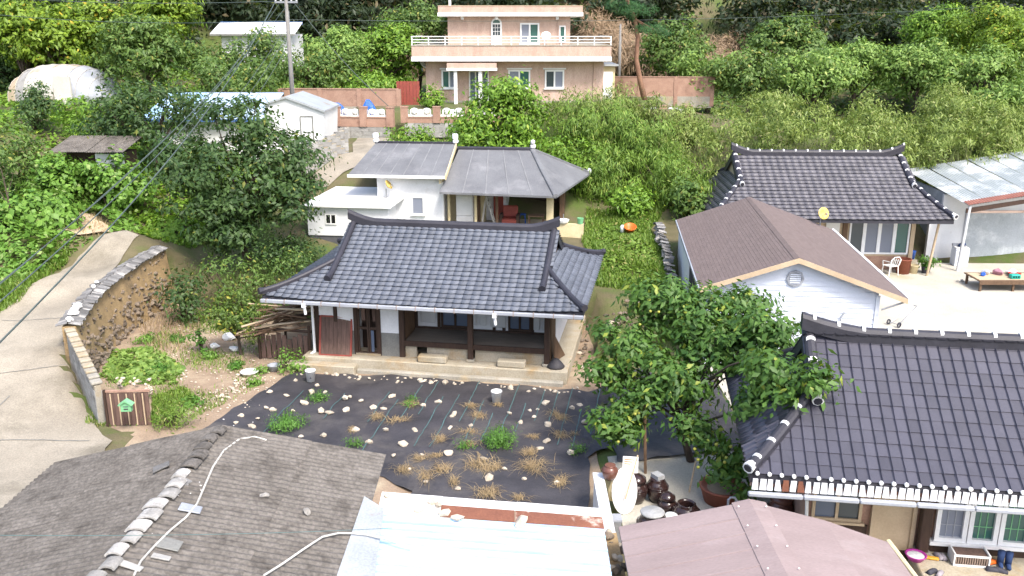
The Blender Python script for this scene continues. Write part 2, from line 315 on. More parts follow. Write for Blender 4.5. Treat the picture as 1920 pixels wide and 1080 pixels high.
def axis(lo, a, b, hi, fine, g=1.25):
    c = list(np.arange(a, b + 1e-6, fine)); s = fine; p = b
    while p < hi: s *= g; p += s; c.append(p)
    s = fine; p = a
    while p > lo: s *= g; p -= s; c.insert(0, p)
    return np.array(c)
struct(sheet('ground', axis(-700, -32, 32, 700, .4), axis(-300, 8, 64, 900, .4), 'soil'))

def patch(name, poly, m, lift, step=.4, edge=0.0, hfun=None, thick=.0):
    """sheet over a polygon that follows the terrain; its rim is cut on the polygon itself"""
    import bmesh
    bm = bmesh.new(); f = bm.faces.new([bm.verts.new((*p, 0)) for p in poly]); bm.normal_update()
    P = np.array(poly); x0, y0 = P.min(0); x1, y1 = P.max(0)
    for ax, lo, hi in ((0, x0, x1), (1, y0, y1)):
        q = lo + step * .5
        while q < hi:
            co = (q, 0, 0) if ax == 0 else (0, q, 0); no = (1, 0, 0) if ax == 0 else (0, 1, 0)
            bmesh.ops.bisect_plane(bm, geom=bm.verts[:] + bm.edges[:] + bm.faces[:], plane_co=co, plane_no=no, dist=1e-5); q += step
    vs = list(bm.verts); xy = np.array([(v.co.x, v.co.y) for v in vs]); z = height(xy[:, 0], xy[:, 1]) + lift
    if hfun is not None: z = z + hfun(xy[:, 0], xy[:, 1])
    for v, q in zip(vs, z): v.co.z = q
    if sum(f.normal.z for f in bm.faces) < 0: bmesh.ops.reverse_faces(bm, faces=bm.faces[:])
    me = bpy.data.meshes.new(name); bm.to_mesh(me); bm.free()
    return link(name, me, m, None, True)
def ragged(poly, amp, step=.5):
    out = []
    for (x0, y0), (x1, y1) in zip(poly, poly[1:] + poly[:1]):
        n = max(1, int(math.hypot(x1 - x0, y1 - y0) / step))
        for k in range(n):
            t = k / n; out.append((x0 + (x1 - x0) * t + rd.uniform(-amp, amp), y0 + (y1 - y0) * t + rd.uniform(-amp, amp)))
    return out
# roads, courts, earth
struct(patch('road', ragged([(-26, 9), (-9.9, 9), (-9.9, 18), (-10.8, 22.3), (-11.6, 23.3), (-12.9, 25.4), (-14.4, 27.6), (-14.9, 30), (-15.2, 33.5), (-15.3, 36.2), (-15.9, 36.6), (-17.0, 34.5), (-17.4, 30.5), (-18.2, 27.5), (-20.5, 24), (-26, 21)], .06), 'concrete', .035))
lane = [(-9.9, 41.6), (-8.6, 42.2), (-7.6, 43.6), (-6.8, 45.0), (-6.2, 47.5), (-5.9, 49.6), (-8.6, 50.8), (-8.4, 48), (-8.0, 45.8), (-9.3, 44.1), (-10.6, 42.6)]
struct(patch('lane', lane, 'concrete', .05))
struct(patch('courtyard', [(6.3, 9), (33, 9), (33, 40.2), (20, 40.6), (9.6, 41.5), (6.7, 34), (6.3, 27)], 'court', .012))
struct(patch('jar_court', [(2.45, 9), (6.28, 9), (6.28, 22.2), (2.45, 21.2)], 'court', .012))
struct(patch('yard', ragged([(-11.5, 23.5)] + [(x + .15, y) for x, y in WALL] + [(-12.6, 35.0), (-11, 34.1), (-8.7, 33.3), (2.9, 32.5), (3.1, 30.5), (2.8, 26), (2.2, 22), (2.2, 9), (-9.7, 9), (-10.4, 22.8)], .05), 'yard', .02))
# weed mat: strips of black woven sheet, wrinkled, with thin teal guide lines
mat_root = thing('weed_mat', 'black woven weed mat spread over the garden before the blue-tiled house', 'weed mat')
def wrinkle(x, y): return .050 * np.abs(np.sin(x * 2.1 + y * .35 + 1.3 * np.sin(y * .8))) ** 6 + .016 * np.sin(x * 3.1 + y * 2.3) * np.sin(y * 2.9 - x * 1.7) + .012 * np.sin(x * 9.0 + 2 * np.sin(y * 3)) * np.sin(y * 1.3) + .02
strips = [[at(*p, 0)[:2] for p in q] for q in (
    [(545, 703), (768, 708), (655, 860), (372, 812)], [(760, 709), (935, 724), (790, 935), (640, 858)],
    [(930, 724), (1102, 738), (1102, 960), (760, 945)], [(1100, 738), (1205, 700), (1290, 760), (1250, 830), (1096, 870)])]
strips.append([(6.2, 21.6), (6.2, 26.8), (3.4, 26.6), (2.6, 24.0), (2.7, 20.8)])
for i, s in enumerate(strips):
    o = patch('sheet_strip', ragged(s, .06, .4), 'weedmat', .03 + .006 * i, .18, hfun=wrinkle); o.parent = mat_root
for k in range(22):
    s0 = 600 + k * 25; a = at(s0, 705 + k * 1.3, 0); b = at(s0 - 190 + k * 7, 905 + k * 2, 0)
    if k < 7 and k % 3: continue
    n = 14; q = []; lo = rd.uniform(0, .35); hi = lo + rd.uniform(.25, .6)
    for i in range(n):
        t = lo + (min(hi, 1) - lo) * i / (n - 1); x = a[0] + (b[0] - a[0]) * t; y = a[1] + (b[1] - a[1]) * t
        q.append((x + rd.uniform(-.01, .01), y, .075 + float(wrinkle(x, y))))
    w = .012; vs = [(x - w, y, z) for x, y, z in q] + [(x + w, y, z) for x, y, z in q]
    MB().add(vs, [(i, n + i, n + i + 1, i + 1) for i in range(n - 1)]).build('guide_line', 'matline', mat_root)

# ------------------------------------------------------------------ foliage
def leaf_arrays(P, N, size, aspect=.5, fold=.12, droop=.25, tang=None):
    n = len(P); N = N / (np.linalg.norm(N, axis=1, keepdims=True) + 1e-9)
    t = rng.normal(size=(n, 3)) if tang is None else tang + rng.normal(size=(n, 3)) * .25
    t -= N * (t * N).sum(1, keepdims=True); t /= np.linalg.norm(t, axis=1, keepdims=True) + 1e-9
    b = np.cross(N, t); s = size[:, None]
    base = P - t * s * .5; tip = P + t * s * .5; tip[:, 2] -= size * droop
    mid = P - t * s * .04
    l = mid + b * s * aspect * .5 - N * s * fold; r = mid - b * s * aspect * .5 - N * s * fold
    V = np.stack([base, r, tip, l], 1).reshape(-1, 3); i = np.arange(n) * 4
    F = np.concatenate([np.stack([i, i + 1, i + 2], 1), np.stack([i, i + 2, i + 3], 1)])
    return V, F
def clump_points(lobes, n, clumps, cr, flat=.75, shell=2.6):
    """leaf positions and normals: clumps on the outer part of each ellipsoid lobe"""
    w = np.array([l[3] * l[4] + l[4] * l[5] + l[3] * l[5] for l in lobes]); w = w / w.sum()
    C, O, S = [], [], []
    for l, k in zip(lobes, w):
        m = max(3, int(clumps * k)); d = rng.normal(size=(m, 3)); d /= np.linalg.norm(d, axis=1, keepdims=True)
        r = rng.random(m) ** (1 / shell); r *= .82 + .3 * rng.random(m)
        C.append(np.array(l[:3]) + d * r[:, None] * np.array(l[3:6])); O.append(d * r[:, None]); S.append(np.full(m, np.mean(l[3:6])))
    C = np.concatenate(C); O = np.concatenate(O); S = np.concatenate(S)
    rad = cr * (.55 + .9 * rng.random(len(C)))
    p = rad ** 2; idx = rng.choice(len(C), n, p=p / p.sum())
    g = rng.normal(size=(n, 3)) * .5; g[:, 2] *= flat
    P = C[idx] + g * rad[idx][:, None]
    N = g * 1.1 + O[idx] * .8 + rng.normal(size=(n, 3)) * .45; N[:, 2] += .75
    return P, N, C
def foliage(name, lobes, n, leaf, m, parent, clumps=60, cr=.6, aspect=.5, droop=.25, flat=.75, shell=2.6, hang=False):
    P, N, C = clump_points(lobes, n, clumps, cr, flat, shell)
    tang = None
    if hang: tang = np.concatenate([rng.normal(size=(n, 2)) * .7, -np.ones((n, 1))], 1)
    V, F = leaf_arrays(P, N, leaf * (.6 + .8 * rng.random(n)), aspect, .12, droop, tang)
    return link(name, npmesh(name, V, F), LM[m], parent), C
def branches(mb, base, top, C, r0, k, bend=.3):
    base = Vector(base); top = Vector(top)
    mid = base.lerp(top, .5) + Vector((rd.uniform(-bend, bend), rd.uniform(-bend, bend), 0))
    mb.tube([base, base.lerp(mid, .5), mid, top], [r0 * 1.25, r0, r0 * .85, r0 * .6], 7)
    pick = [C[i] for i in rng.choice(len(C), min(k, len(C)), replace=False)]
    for c in pick:
        c = Vector(c); s = mid.lerp(top, rd.uniform(0, 1)); m = s.lerp(c, .5) + Vector((rd.uniform(-.2, .2), rd.uniform(-.2, .2), rd.uniform(0, .35)))
        mb.tube([s, m, c], [r0 * .42, r0 * .26, r0 * .08], 5)
def tree(name, label, base, lobes, n, leaf, m, clumps=60, cr=.6, r0=.14, limbs=18, cat='tree', group=None, bark='bark', fork=.45, top=None, **kw):
    """lobes relative to the base point"""
    t = thing(name, label, cat, base, 0, group)
    cr_o, C = foliage('crown', lobes, n, leaf, m, t, clumps, cr, **kw)
    tb = MB(); zc = max(l[2] for l in lobes); ctr = np.mean([l[:3] for l in lobes], 0)
    branches(tb, (0, 0, -.3), top or (ctr[0] * .7, ctr[1] * .7, zc * fork + .3), C, r0, limbs); tb.build('trunk', bark, t, True)
    return t
def tuft(n, h, spread, m, name, parent, wid=.012, curve=.5):
    """arching blades from one root"""
    a = rng.random(n) * 2 * math.pi; a = np.where(rng.random(n) < .6, rng.choice(rng.random(5) * 6.283, n) + rng.normal(size=n) * .35, a); r = spread * (.15 + .85 * rng.random(n) ** 1.4); hh = h * (.2 + 1.0 * rng.random(n) ** 1.5); o = rng.normal(size=(n, 2)) * spread * .2
    d = np.stack([np.cos(a), np.sin(a)], 1); s = np.stack([-d[:, 1], d[:, 0]], 1) * wid
    z = np.zeros(n)
    p0 = np.concatenate([o, z[:, None]], 1); p1 = np.concatenate([o + d * r[:, None] * .45, hh[:, None]], 1); p2 = np.concatenate([o + d * r[:, None], (hh * (1 - curve))[:, None]], 1)
    S = np.concatenate([s, z[:, None]], 1)
    V = np.stack([p0 - S, p0 + S, p1 - S * .8, p1 + S * .8, p2], 1).reshape(-1, 3); i = np.arange(n) * 5
    F = np.concatenate([np.stack([i, i + 1, i + 3], 1), np.stack([i, i + 3, i + 2], 1), np.stack([i + 2, i + 3, i + 4], 1)])
    return link(name, npmesh(name, V, F), LM[m], parent)
def sample_poly(poly, n):
    P = np.array(poly); lo = P.min(0); hi = P.max(0); out = []
    while sum(len(o) for o in out) < n:
        q = lo + (hi - lo) * rng.random((n * 2, 2)); out.append(q[_polydist(q[:, 0], q[:, 1], poly) < 0])
    return np.concatenate(out)[:n]
def vnoise(x, y, s, seed=0):
    return .5 + .25 * (np.sin(x / s + seed) * np.cos(y / s * 1.3 + seed * 2) + np.sin((x * .7 + y * .9) / s * 1.9 + seed * 3)) 
def cover(name, label, cat, poly, n, leaf, m, mound=.5, ms=1.2, aspect=.8, seed=0, base=.03, up=1.0, hole=None):
    """leafy ground cover heaped over the terrain"""
    q = sample_poly(poly, n)
    if hole: q = q[_polydist(q[:, 0], q[:, 1], hole) > 0]; n = len(q)
    h = mound * vnoise(q[:, 0], q[:, 1], ms, seed) ** 1.5; d = -_polydist(q[:, 0], q[:, 1], poly); h *= np.clip(d / .6, .1, 1)
    z = height(q[:, 0], q[:, 1]) + base + h * (.55 + .45 * rng.random(n) ** .5)
    e = .15; gx = mound * (vnoise(q[:, 0] + e, q[:, 1], ms, seed) ** 1.5 - vnoise(q[:, 0] - e, q[:, 1], ms, seed) ** 1.5) / (2 * e); gy = mound * (vnoise(q[:, 0], q[:, 1] + e, ms, seed) ** 1.5 - vnoise(q[:, 0], q[:, 1] - e, ms, seed) ** 1.5) / (2 * e)
    N = np.stack([-gx, -gy, np.full(n, up)], 1) + rng.normal(size=(n, 3)) * .4
    V, F = leaf_arrays(np.stack([q[:, 0], q[:, 1], z], 1), N, leaf * (.55 + .9 * rng.random(n)), aspect, .06, .15)
    o = stuff(link(name, npmesh(name, V, F), LM[m])); return tag(o, label, cat)
def grass(name, label, poly, n, h, m, wid=.02, seed=0, patchy=0.0):
    q = sample_poly(poly, n)
    if patchy: q = q[vnoise(q[:, 0], q[:, 1], .9, seed) + rng.normal(size=len(q)) * .12 > patchy]
    n = len(q); z = height(q[:, 0], q[:, 1]); a = rng.random(n) * 6.283; hh = h * (.4 + .9 * rng.random(n)); l = hh * (.2 + .6 * rng.random(n))
    d = np.stack([np.cos(a), np.sin(a)], 1); s = np.stack([-d[:, 1], d[:, 0], np.zeros(n)], 1) * wid
    p0 = np.stack([q[:, 0], q[:, 1], z], 1); p1 = p0 + np.concatenate([d * l[:, None] * .4, (hh * .7)[:, None]], 1); p2 = p0 + np.concatenate([d * l[:, None], hh[:, None]], 1)
    V = np.stack([p0 - s, p0 + s, p1 - s * .8, p1 + s * .8, p2], 1).reshape(-1, 3); i = np.arange(n) * 5
    F = np.concatenate([np.stack([i, i + 1, i + 3], 1), np.stack([i, i + 3, i + 2], 1), np.stack([i + 2, i + 3, i + 4], 1)])
    o = stuff(link(name, npmesh(name, V, F), LM[m])); return tag(o, label, 'grass')
# ------------------------------------------------------------------ building helpers
def sweep(mb, pts, w, h, sink=.05):
    """ridge: rounded-top bar along a path"""
    pts = [Vector(p) for p in pts]; prof = [(-.5, -sink), (-.5, .55), (-.3, .88), (0, 1), (.3, .88), (.5, .55), (.5, -sink)]; n = len(prof); vs = []
    for i, p in enumerate(pts):
        d = pts[min(i + 1, len(pts) - 1)] - pts[max(i - 1, 0)]; a = Vector((d.y, -d.x, 0)).normalized()
        for u, v in prof: vs.append(p + a * u * w + Vector((0, 0, v * h if v > 0 else v)))
    fs = [(i * n + k, (i + 1) * n + k, (i + 1) * n + k + 1, i * n + k + 1) for i in range(len(pts) - 1) for k in range(n - 1)]
    fs += [(i * n + n - 1, (i + 1) * n + n - 1, (i + 1) * n, i * n) for i in range(len(pts) - 1)]
    fs += [tuple(range(n)), tuple(range((len(pts) - 1) * n, len(pts) * n))[::-1]]
    mb.add(vs, fs); return mb
def tile_mesh(name, w, l, kind):
    """one roof tile: x across, y up the slope, lower lip proud"""
    nx = 7; vs = []; st = {'roman': .048, 'scallop': .048}.get(kind, .020)
    def prof(u):
        if kind == 'roman': return .022 * math.sin(math.pi * u) - .010 * (u > .86 or u < .14)
        if kind == 'scallop': return .022 * math.sin(math.pi * u)
        return .034 * math.exp(-((u - .12) / .055) ** 2)
    us = [0, .06, .12, .18, .26, .66, 1] if kind == 'giwa' else [i / (nx - 1) for i in range(nx)]
    def lip(u): return -.055 * math.sin(math.pi * u) if kind in ('scallop', 'roman') else -.022 * (abs(u - .12) < .1)
    for row, (y, z) in enumerate(((0, st), (l * 1.12, .004))):
        for u in us: vs.append((u * w, y + (lip(u) if row == 0 else 0), prof(u) + z))
    for u in us: vs.append((u * w, lip(u) + .004, prof(u) + st - (.016 if kind != 'giwa' else .014)))
    fs = [(i, i + 1, nx + i + 1, nx + i) for i in range(nx - 1)] + [(2 * nx + i, 2 * nx + i + 1, i + 1, i) for i in range(nx - 1)]
    me = bpy.data.meshes.new(name); me.from_pydata(vs, [], fs); me.update()
    me.polygons.foreach_set('use_smooth', [i < nx - 1 and kind != 'giwa' for i in range(len(fs))]); return me
def hanok_roof(parent, x0, x1, y0, y1, ze, zr, gx0, gx1, yg, tm, rm, w, l, kind, lift=.10, conc=.16, gable='tan', caps=None, limit=300, rw=.20, rh=.22, prior=None, ends=.30, ye=None):
    """hip-and-gable roof with single tiles; returns the roof deck object"""
    yr = (y0 + y1) / 2; xm = (x0 + x1) / 2; hx = (x1 - x0) / 2; hy = (y1 - y0) / 2
    def prof(t): return ze + (zr - ze) * (t + conc * (t * t - t))
    def zf(x, y):          # front/back slope
        t = (min(y, 2 * yr - y) - y0) / (yr - y0)
        return prof(t) + lift * abs((x - xm) / hx) ** 4 * max(0, 1 - t) ** 2
    ye = yg if ye is None else ye
    zg = prof((yg - y0) / (yr - y0))
    def zs(x, y, side):    # end slope
        u = (x - x0) / (gx0 - x0) if side < 0 else (x1 - x) / (x1 - gx1)
        return ze + (zg - ze) * (u + .10 * (u * u - u)) + lift * abs((y - yr) / hy) ** 4 * max(0, 1 - u) ** 2
    def span(y):
        yy = min(y, 2 * yr - y)
        if yy >= yg: return gx0 - .12, gx1 + .12
        t = (yy - y0) / (yg - y0); return x0 + (gx0 - x0) * t, x1 + (gx1 - x1) * t
    d = MB()
    def grid(fn, n1, n2):
        vs = [fn(i / n1, j / n2) for j in range(n2 + 1) for i in range(n1 + 1)]
        d.add(vs, [(j * (n1 + 1) + i, j * (n1 + 1) + i + 1, (j + 1) * (n1 + 1) + i + 1, (j + 1) * (n1 + 1) + i) for j in range(n2) for i in range(n1)])
    for sg in (0, 1):
        Y = (lambda y: y) if sg == 0 else (lambda y: 2 * yr - y)
        def fl(s, t):
            y = y0 + (yg - y0) * t; a, b = span(y); x = a + (b - a) * s; return (x, Y(y), zf(x, y))
        def fu(s, t):
            y = yg + (yr - yg) * t; x = gx0 - .12 + (gx1 - gx0 + .24) * s; return (x, Y(y), zf(x, y))
        grid(fl, 12, 4); grid(fu, 12, 6)
    for side in (-1, 1):
        xe, xg = (x0, gx0) if side < 0 else (x1, gx1)
        def fs_(s, t):
            ya = y0 + (yg - y0) * t; y = ya + (2 * yr - 2 * ya) * s; x = xe + (xg - xe) * t; return (x, y, zs(x, y, side))
        grid(fs_, 10, 4)
    d.add([(x0 + .04, y0 + .04, ze - .09), (x1 - .04, y0 + .04, ze - .09), (x1 - .04, y1 - .04, ze - .09), (x0 + .04, y1 - .04, ze - .09)], [(0, 1, 2, 3)])
    roof = d.build('roof', 'deck', parent)
    fb = MB(); e = .05                                  # eave board round the edge, following the lifted corners
    n = 14
    for (a, b) in (((x0, y0), (x1, y0)), ((x1, y0), (x1, y1)), ((x1, y1), (x0, y1)), ((x0, y1), (x0, y0))):
        for i in range(n):
            q = []
            for t in (i / n, (i + 1) / n):
                x = a[0] + (b[0] - a[0]) * t; y = a[1] + (b[1] - a[1]) * t
                z = zf(x, y0) if a[1] == b[1] else zs(x, y, -1 if a[0] == x0 else 1); q.append((x, y, z))
            (p, r) = q; fb.add([(p[0], p[1], ze - .13), (r[0], r[1], ze - .13), (r[0], r[1], r[2] - .005), (p[0], p[1], p[2] - .005)], [(0, 1, 2, 3)])
    fb.build('eave_board', rm, roof)
    for side in (-1, 1):                                # gable triangles
        x = gx0 if side < 0 else gx1; g = MB(); ys = [yg + (yr - yg) * i / 8 for i in range(9)]
        pts = [(x, y, zf(xm, y) - .02) for y in ys] + [(x, 2 * yr - y, zf(xm, y) - .02) for y in ys[-2::-1]]
        g.slab([(x, yg, zg - .03)] + pts[1:-1] + [(x, 2 * yr - yg, zg - .03)], (side * .04, 0, 0)); g.build('gable', gable, roof)
        vb = MB()
        for q in (ys, [2 * yr - y for y in ys]):
            for a, b in zip(q, q[1:]):
                za, zb = zf(xm, a), zf(xm, b); xx = x + side * .125
                vb.slab([(xx, a, za - .26), (xx, b, zb - .26), (xx, b, zb + .02), (xx, a, za + .02)], (side * .03, 0, 0))
        vb.build('verge_board', rm, roof)
    # tiles
    T = []
    def rows(ya, yb, fz):
        y = ya; out = []
        while y < yb - .02:
            z0_ = fz(y); dz = fz(y + .1) - z0_; out.append((y, z0_, math.atan2(dz, .1))); y += l * math.cos(math.atan2(dz, .1))
        return out
    for sg in (0, 1):
        for y, z, p in rows(y0, yr - .06, lambda q: prof((q - y0) / (yr - y0))):
            a, b = span(y + l * .4); i0 = math.floor((a - xm) / w) ; i = i0
            while xm + i * w < b:
                x = xm + i * w; i += 1
                if x + w * .6 < a or x + w * .5 > b: continue
                zz = zf(x + w * .5, y) + .01
                if sg == 0: T.append(((x, y, zz), p, 0, 0 if prior is None else prior(x, y)))
                else: T.append(((x + w, 2 * yr - y, zz), p, math.pi, 50))
    for side in (-1, 1):
        xe, xg = (x0, gx0) if side < 0 else (x1, gx1); L_ = abs(xg - xe)
        for u, z, p in rows(0, L_ - .03, lambda q: ze + (zg - ze) * ((q / L_) + .10 * ((q / L_) ** 2 - q / L_))):
            t = min(1, (u + l * .4) / L_); ya = y0 + (yg - y0) * t; n_ = int((2 * yr - 2 * ya) / w)
            for i in range(n_ + 1):
                yy = yr - (n_ + 1) * w / 2 + i * w
                if side > 0: T.append(((xe - u, yy, zs(xe - u, yy + w / 2, 1) + .01), p, math.pi / 2, 5))
                else: T.append(((xe + u, yy + w, zs(xe + u, yy + w / 2, -1) + .01), p, -math.pi / 2, 5))
    me = tile_mesh('tile', w, l, kind); me.materials.append(M[tm])
    T.sort(key=lambda q: (q[3], q[0][1]))
    far = []
    for k, (loc, p, yaw, pr) in enumerate(T):
        if k < limit:
            o = bpy.data.objects.new('tile', me); COL.objects.link(o); o.parent = roof
            o.location = (loc[0], loc[1], loc[2] + rd.uniform(-.003, .003)); o.rotation_euler = (p + rd.uniform(-.012, .012), rd.uniform(-.01, .01), yaw + rd.uniform(-.01, .01))
        else: far.append(Matrix.Translation(loc) @ Matrix.Rotation(yaw + rd.uniform(-.01, .01), 4, 'Z') @ Matrix.Rotation(p + rd.uniform(-.012, .012), 4, 'X'))
    if far:
        v0 = np.array([tuple(v.co) for v in me.vertices]); f0 = np.array([tuple(q.vertices) for q in me.polygons]); VV = []; FF = []
        for i, m_ in enumerate(far):
            A = np.array(m_); VV.append(v0 @ A[:3, :3].T + A[:3, 3]); FF.append(f0 + i * len(v0))
        stuff(link('tile_field', npmesh('tile_field', np.concatenate(VV), np.concatenate(FF), kind != 'giwa'), tm, roof))
    # ridges
    rid = []; n = 24; pts = []
    for i in range(n + 1):
        s = i / n; x = gx0 - .2 + (gx1 - gx0 + .4) * s; q = abs(2 * s - 1); pts.append((x, yr, zf(xm, yr) + .02 + ends * max(0, (q - .72) / .28) ** 1.6))
    rid.append(sweep(MB(), pts, rw, rh, .12).build('main_ridge', rm, roof)); top = pts
    lines = []
    for side in (-1, 1):
        x = gx0 - .02 if side < 0 else gx1 + .02
        for sg in (0, 1):
            q = []
            for i in range(9):
                y = yr - (yr - ye + .02) * i / 8; q.append((x, y if sg == 0 else 2 * yr - y, zf(xm, y) + .03 + .06 * (i == 8)))
            sweep(MB(), q[:], rw * .95, rh * .75).build('gable_ridge', rm, roof)
            h = []; xe = x0 if side < 0 else x1; xg = gx0 if side < 0 else gx1
            for i in range(7):
                t = i / 6; xx = xg + (xe - xg) * t; y = yg + (y0 - yg) * t; h.append((xx, y if sg == 0 else 2 * yr - y, zf(xx, y) + .03 + .07 * t ** 4))
            sweep(MB(), h, rw * .85, rh * .62).build('hip_ridge', rm, roof)
            e_ = MB(); a = Vector(h[-1]); dirv = (Vector(h[-1]) - Vector(h[-2])).normalized()
            e_.tube([a - dirv * .06 + Vector((0, 0, .05)), a + dirv * .10 + Vector((0, 0, .07))], [.10, .115], 8); e_o = e_.build('end_tile', rm if not caps else caps[0], roof)
            if caps: MB().tube([a + dirv * .09 + Vector((0, 0, .07)), a + dirv * .11 + Vector((0, 0, .07))], .085, 8).build('end_disc', rm, roof)
            e_ = MB(); a = Vector(q[-1]); dirv = (Vector(q[-1]) - Vector(q[-2])).normalized()
            e_.tube([a - dirv * .05 + Vector((0, 0, .08)), a + dirv * .10 + Vector((0, 0, .07))], [.10, .12], 8); e_o = e_.build('end_tile', rm if not caps else caps[0], roof)
            if caps: MB().tube([a + dirv * .09 + Vector((0, 0, .07)), a + dirv * .11 + Vector((0, 0, .07))], .09, 8).build('end_disc', rm, roof)
            if sg == 0: lines += [(q, rw * .95, rh * .75), (h, rw * .85, rh * .62)]
    if caps:
        cm, sp = caps
        for (q, ww, hh) in [(top, rw, rh)] + lines:
            q = [Vector(p) for p in q]; cum = [0]
            for a, b in zip(q, q[1:]): cum.append(cum[-1] + (b - a).length)
            s = sp * .5
            while s < cum[-1]:
                i = max(k for k in range(len(cum) - 1) if cum[k] <= s); t = (s - cum[i]) / (cum[i + 1] - cum[i]); p = q[i].lerp(q[i + 1], t); dd = (q[i + 1] - q[i]).normalized()
                if q is not None: sweep(MB(), [p - dd * .034 + Vector((0, 0, hh * .55)), p + dd * .034 + Vector((0, 0, hh * .55))], ww * .8, hh * .53, -.02).build('ridge_cap', cm, roof)
                s += sp
    return roof, zf
def window(parent, x0, x1, z0, z1, y, n=2, fm='pvc', gm='glass', fw=.06, d=.05, sill=True, grid=None, gm2=None, name='window'):
    """framed window on a wall facing local -y at plane y"""
    f = MB(); f.box(x0, x1, y - d, y - .003, z0, z0 + fw); f.box(x0, x1, y - d, y - .003, z1 - fw, z1)
    w = (x1 - x0) / n
    for i in range(n + 1):
        c = x0 + w * i; a = max(x0, c - fw / 2) if 0 < i < n else (c if i == 0 else c - fw); f.box(a, a + fw, y - d + .002, y - .004, z0 + fw, z1 - fw)
    o = f.build(name, fm, parent)
    for i in range(n):
        a = x0 + w * i + (fw if i == 0 else fw / 2); b = x0 + w * (i + 1) - (fw if i == n - 1 else fw / 2)
        MB().box(a - .004, b + .004, y - .022, y - .006, z0 + fw - .004, z1 - fw + .004).build('pane', (gm2 if (gm2 and i % 2) else gm), o)
        if grid:
            g = MB(); gc, gr, gmat = grid
            for k in range(1, gc): xx = a + (b - a) * k / gc; g.box(xx - .008, xx + .008, y - .034, y - .023, z0 + fw, z1 - fw)
            for k in range(1, gr): zz = z0 + (z1 - z0) * k / gr; g.box(a, b, y - .036, y - .024, zz - .008, zz + .008)
            g.build('muntin', gmat, o)
    if sill: MB().box(x0 - .06, x1 + .06, y - d - .05, y - .003, z0 - .05, z0 - .002).build('sill', fm, o)
    return o
def corrugated(mb, p0, ux, uy, W, L, pitch, amp, steps=8, thick=0.0, jitter=0.0):
    """corrugated sheet: W across the waves along ux, L along uy"""
    ux = Vector(ux).normalized(); uy = Vector(uy).normalized(); nz = ux.cross(uy); p0 = Vector(p0)
    n = max(2, int(W / pitch * steps)); vs = []
    for j in range(3):
        for i in range(n + 1):
            a = W * i / n; vs.append(p0 + ux * a + uy * (L * j / 2) + nz * (amp * math.cos(2 * math.pi * a / pitch)))
    mb.add(vs, [(j * (n + 1) + i, j * (n + 1) + i + 1, (j + 1) * (n + 1) + i + 1, (j + 1) * (n + 1) + i) for j in range(2) for i in range(n)])
    return mb
def rock_mesh(seed, sx=1, sy=.8, sz=.55, sub=2):
    import bmesh
    r = random.Random(seed); bm = bmesh.new(); bmesh.ops.create_icosphere(bm, subdivisions=sub, radius=.5)
    ph = [r.uniform(0, 6) for _ in range(6)]; cuts = [(Vector((r.gauss(0, 1), r.gauss(0, 1), r.gauss(0, 1))).normalized(), r.uniform(.28, .42)) for _ in range(7)]
    for v in bm.verts:
        p = v.co.copy()
        for nrm, dd in cuts:
            k = p.dot(nrm)
            if k > dd: p -= nrm * (k - dd)
        p += p.normalized() * .03 * math.sin(p.x * 9 + ph[0]) * math.sin(p.y * 8 + ph[1]); v.co = Vector((p.x * sx, p.y * sy, p.z * sz))
    me = bpy.data.meshes.new('rock'); bm.to_mesh(me); bm.free(); return me
ROCKS = [rock_mesh(i, 1, rd.uniform(.65, .95), rd.uniform(.45, .7), 1 if i < 4 else 2) for i in range(8)]
def rock(name, m, loc, s, parent=None, k=None):
    me = ROCKS[k if k is not None else rd.randrange(8)]
    key = me.name + m
    me2 = bpy.data.meshes.get(key)
    if me2 is None: me2 = me.copy(); me2.name = key; me2.materials.append(M[m])
    o = bpy.data.objects.new(name, me2); COL.objects.link(o); o.location = loc; o.rotation_euler = (rd.uniform(-.3, .3), rd.uniform(-.3, .3), rd.uniform(0, 6)); o.scale = (s, s, s)
    if parent is not None: o.parent = parent
    return o

# ------------------------------------------------------------------ 1. blue-tiled house in the middle
h1 = thing('tiled_house', 'old cottage with blue-grey tiled roof and open wooden porch behind the black weed mat', 'house', (-6.58, 27.84, 0), -10)
roof1, zf1 = hanok_roof(h1, -1.28, 8.92, -.5, 6.6, 2.55, 4.28, .62, 7.55, 1.42, 'tileblue', 'tileridge', .262, .222, 'roman', gable='wood', ye=.42)
plat = MB(); plat.box(-.35, 8.4, .16, 6.2, -.2, .44).build('platform', 'plat', h1, bevel=.03)
MB().box(-.75, 1.55, -.22, .15, -.2, .30).build('lower_step', 'plat', plat and h1, bevel=.03)
MB().box(1.55, 8.3, -.05, .15, -.2, .17).build('lower_step', 'cement', h1, bevel=.04)
MB().box(3.55, 4.5, .20, .52, .445, .66).build('step_stone', 'plat', h1, bevel=.03)
MB().box(6.15, 7.05, .22, .54, .445, .66).build('step_stone', 'plat', h1, bevel=.03)
Y0 = .62
def wallpanel(x0, x1, z0, z1, m, y=Y0, t=.14): return MB().box(x0, x1, y, y + t, z0, z1).build('wall_panel', m, h1)
wallpanel(.10, .62, 1.72, 2.5, 'plaster'); wallpanel(.10, .62, .44, 1.64, 'grey'); wallpanel(.76, 1.32, 1.25, 2.5, 'plaster'); wallpanel(.76, 1.32, .44, 1.24, 'grey')
wallpanel(2.22, 2.84, 1.24, 2.5, 'plaster'); wallpanel(2.22, 2.84, .44, 1.23, 'grey')
MB().box(.0, 1.34, .79, 5.4, .44, 2.5).box(2.2, 2.86, .79, 5.4, .44, 2.5).build('wall', 'plaster', h1)
MB().box(1.35, 2.19, 1.3, 1.4, .44, 2.5).build('inner_dark_wall', 'wood', h1)
MB().box(2.87, 7.8, 2.05, 5.4, .44, 2.5).build('rear_room', 'plaster', h1)
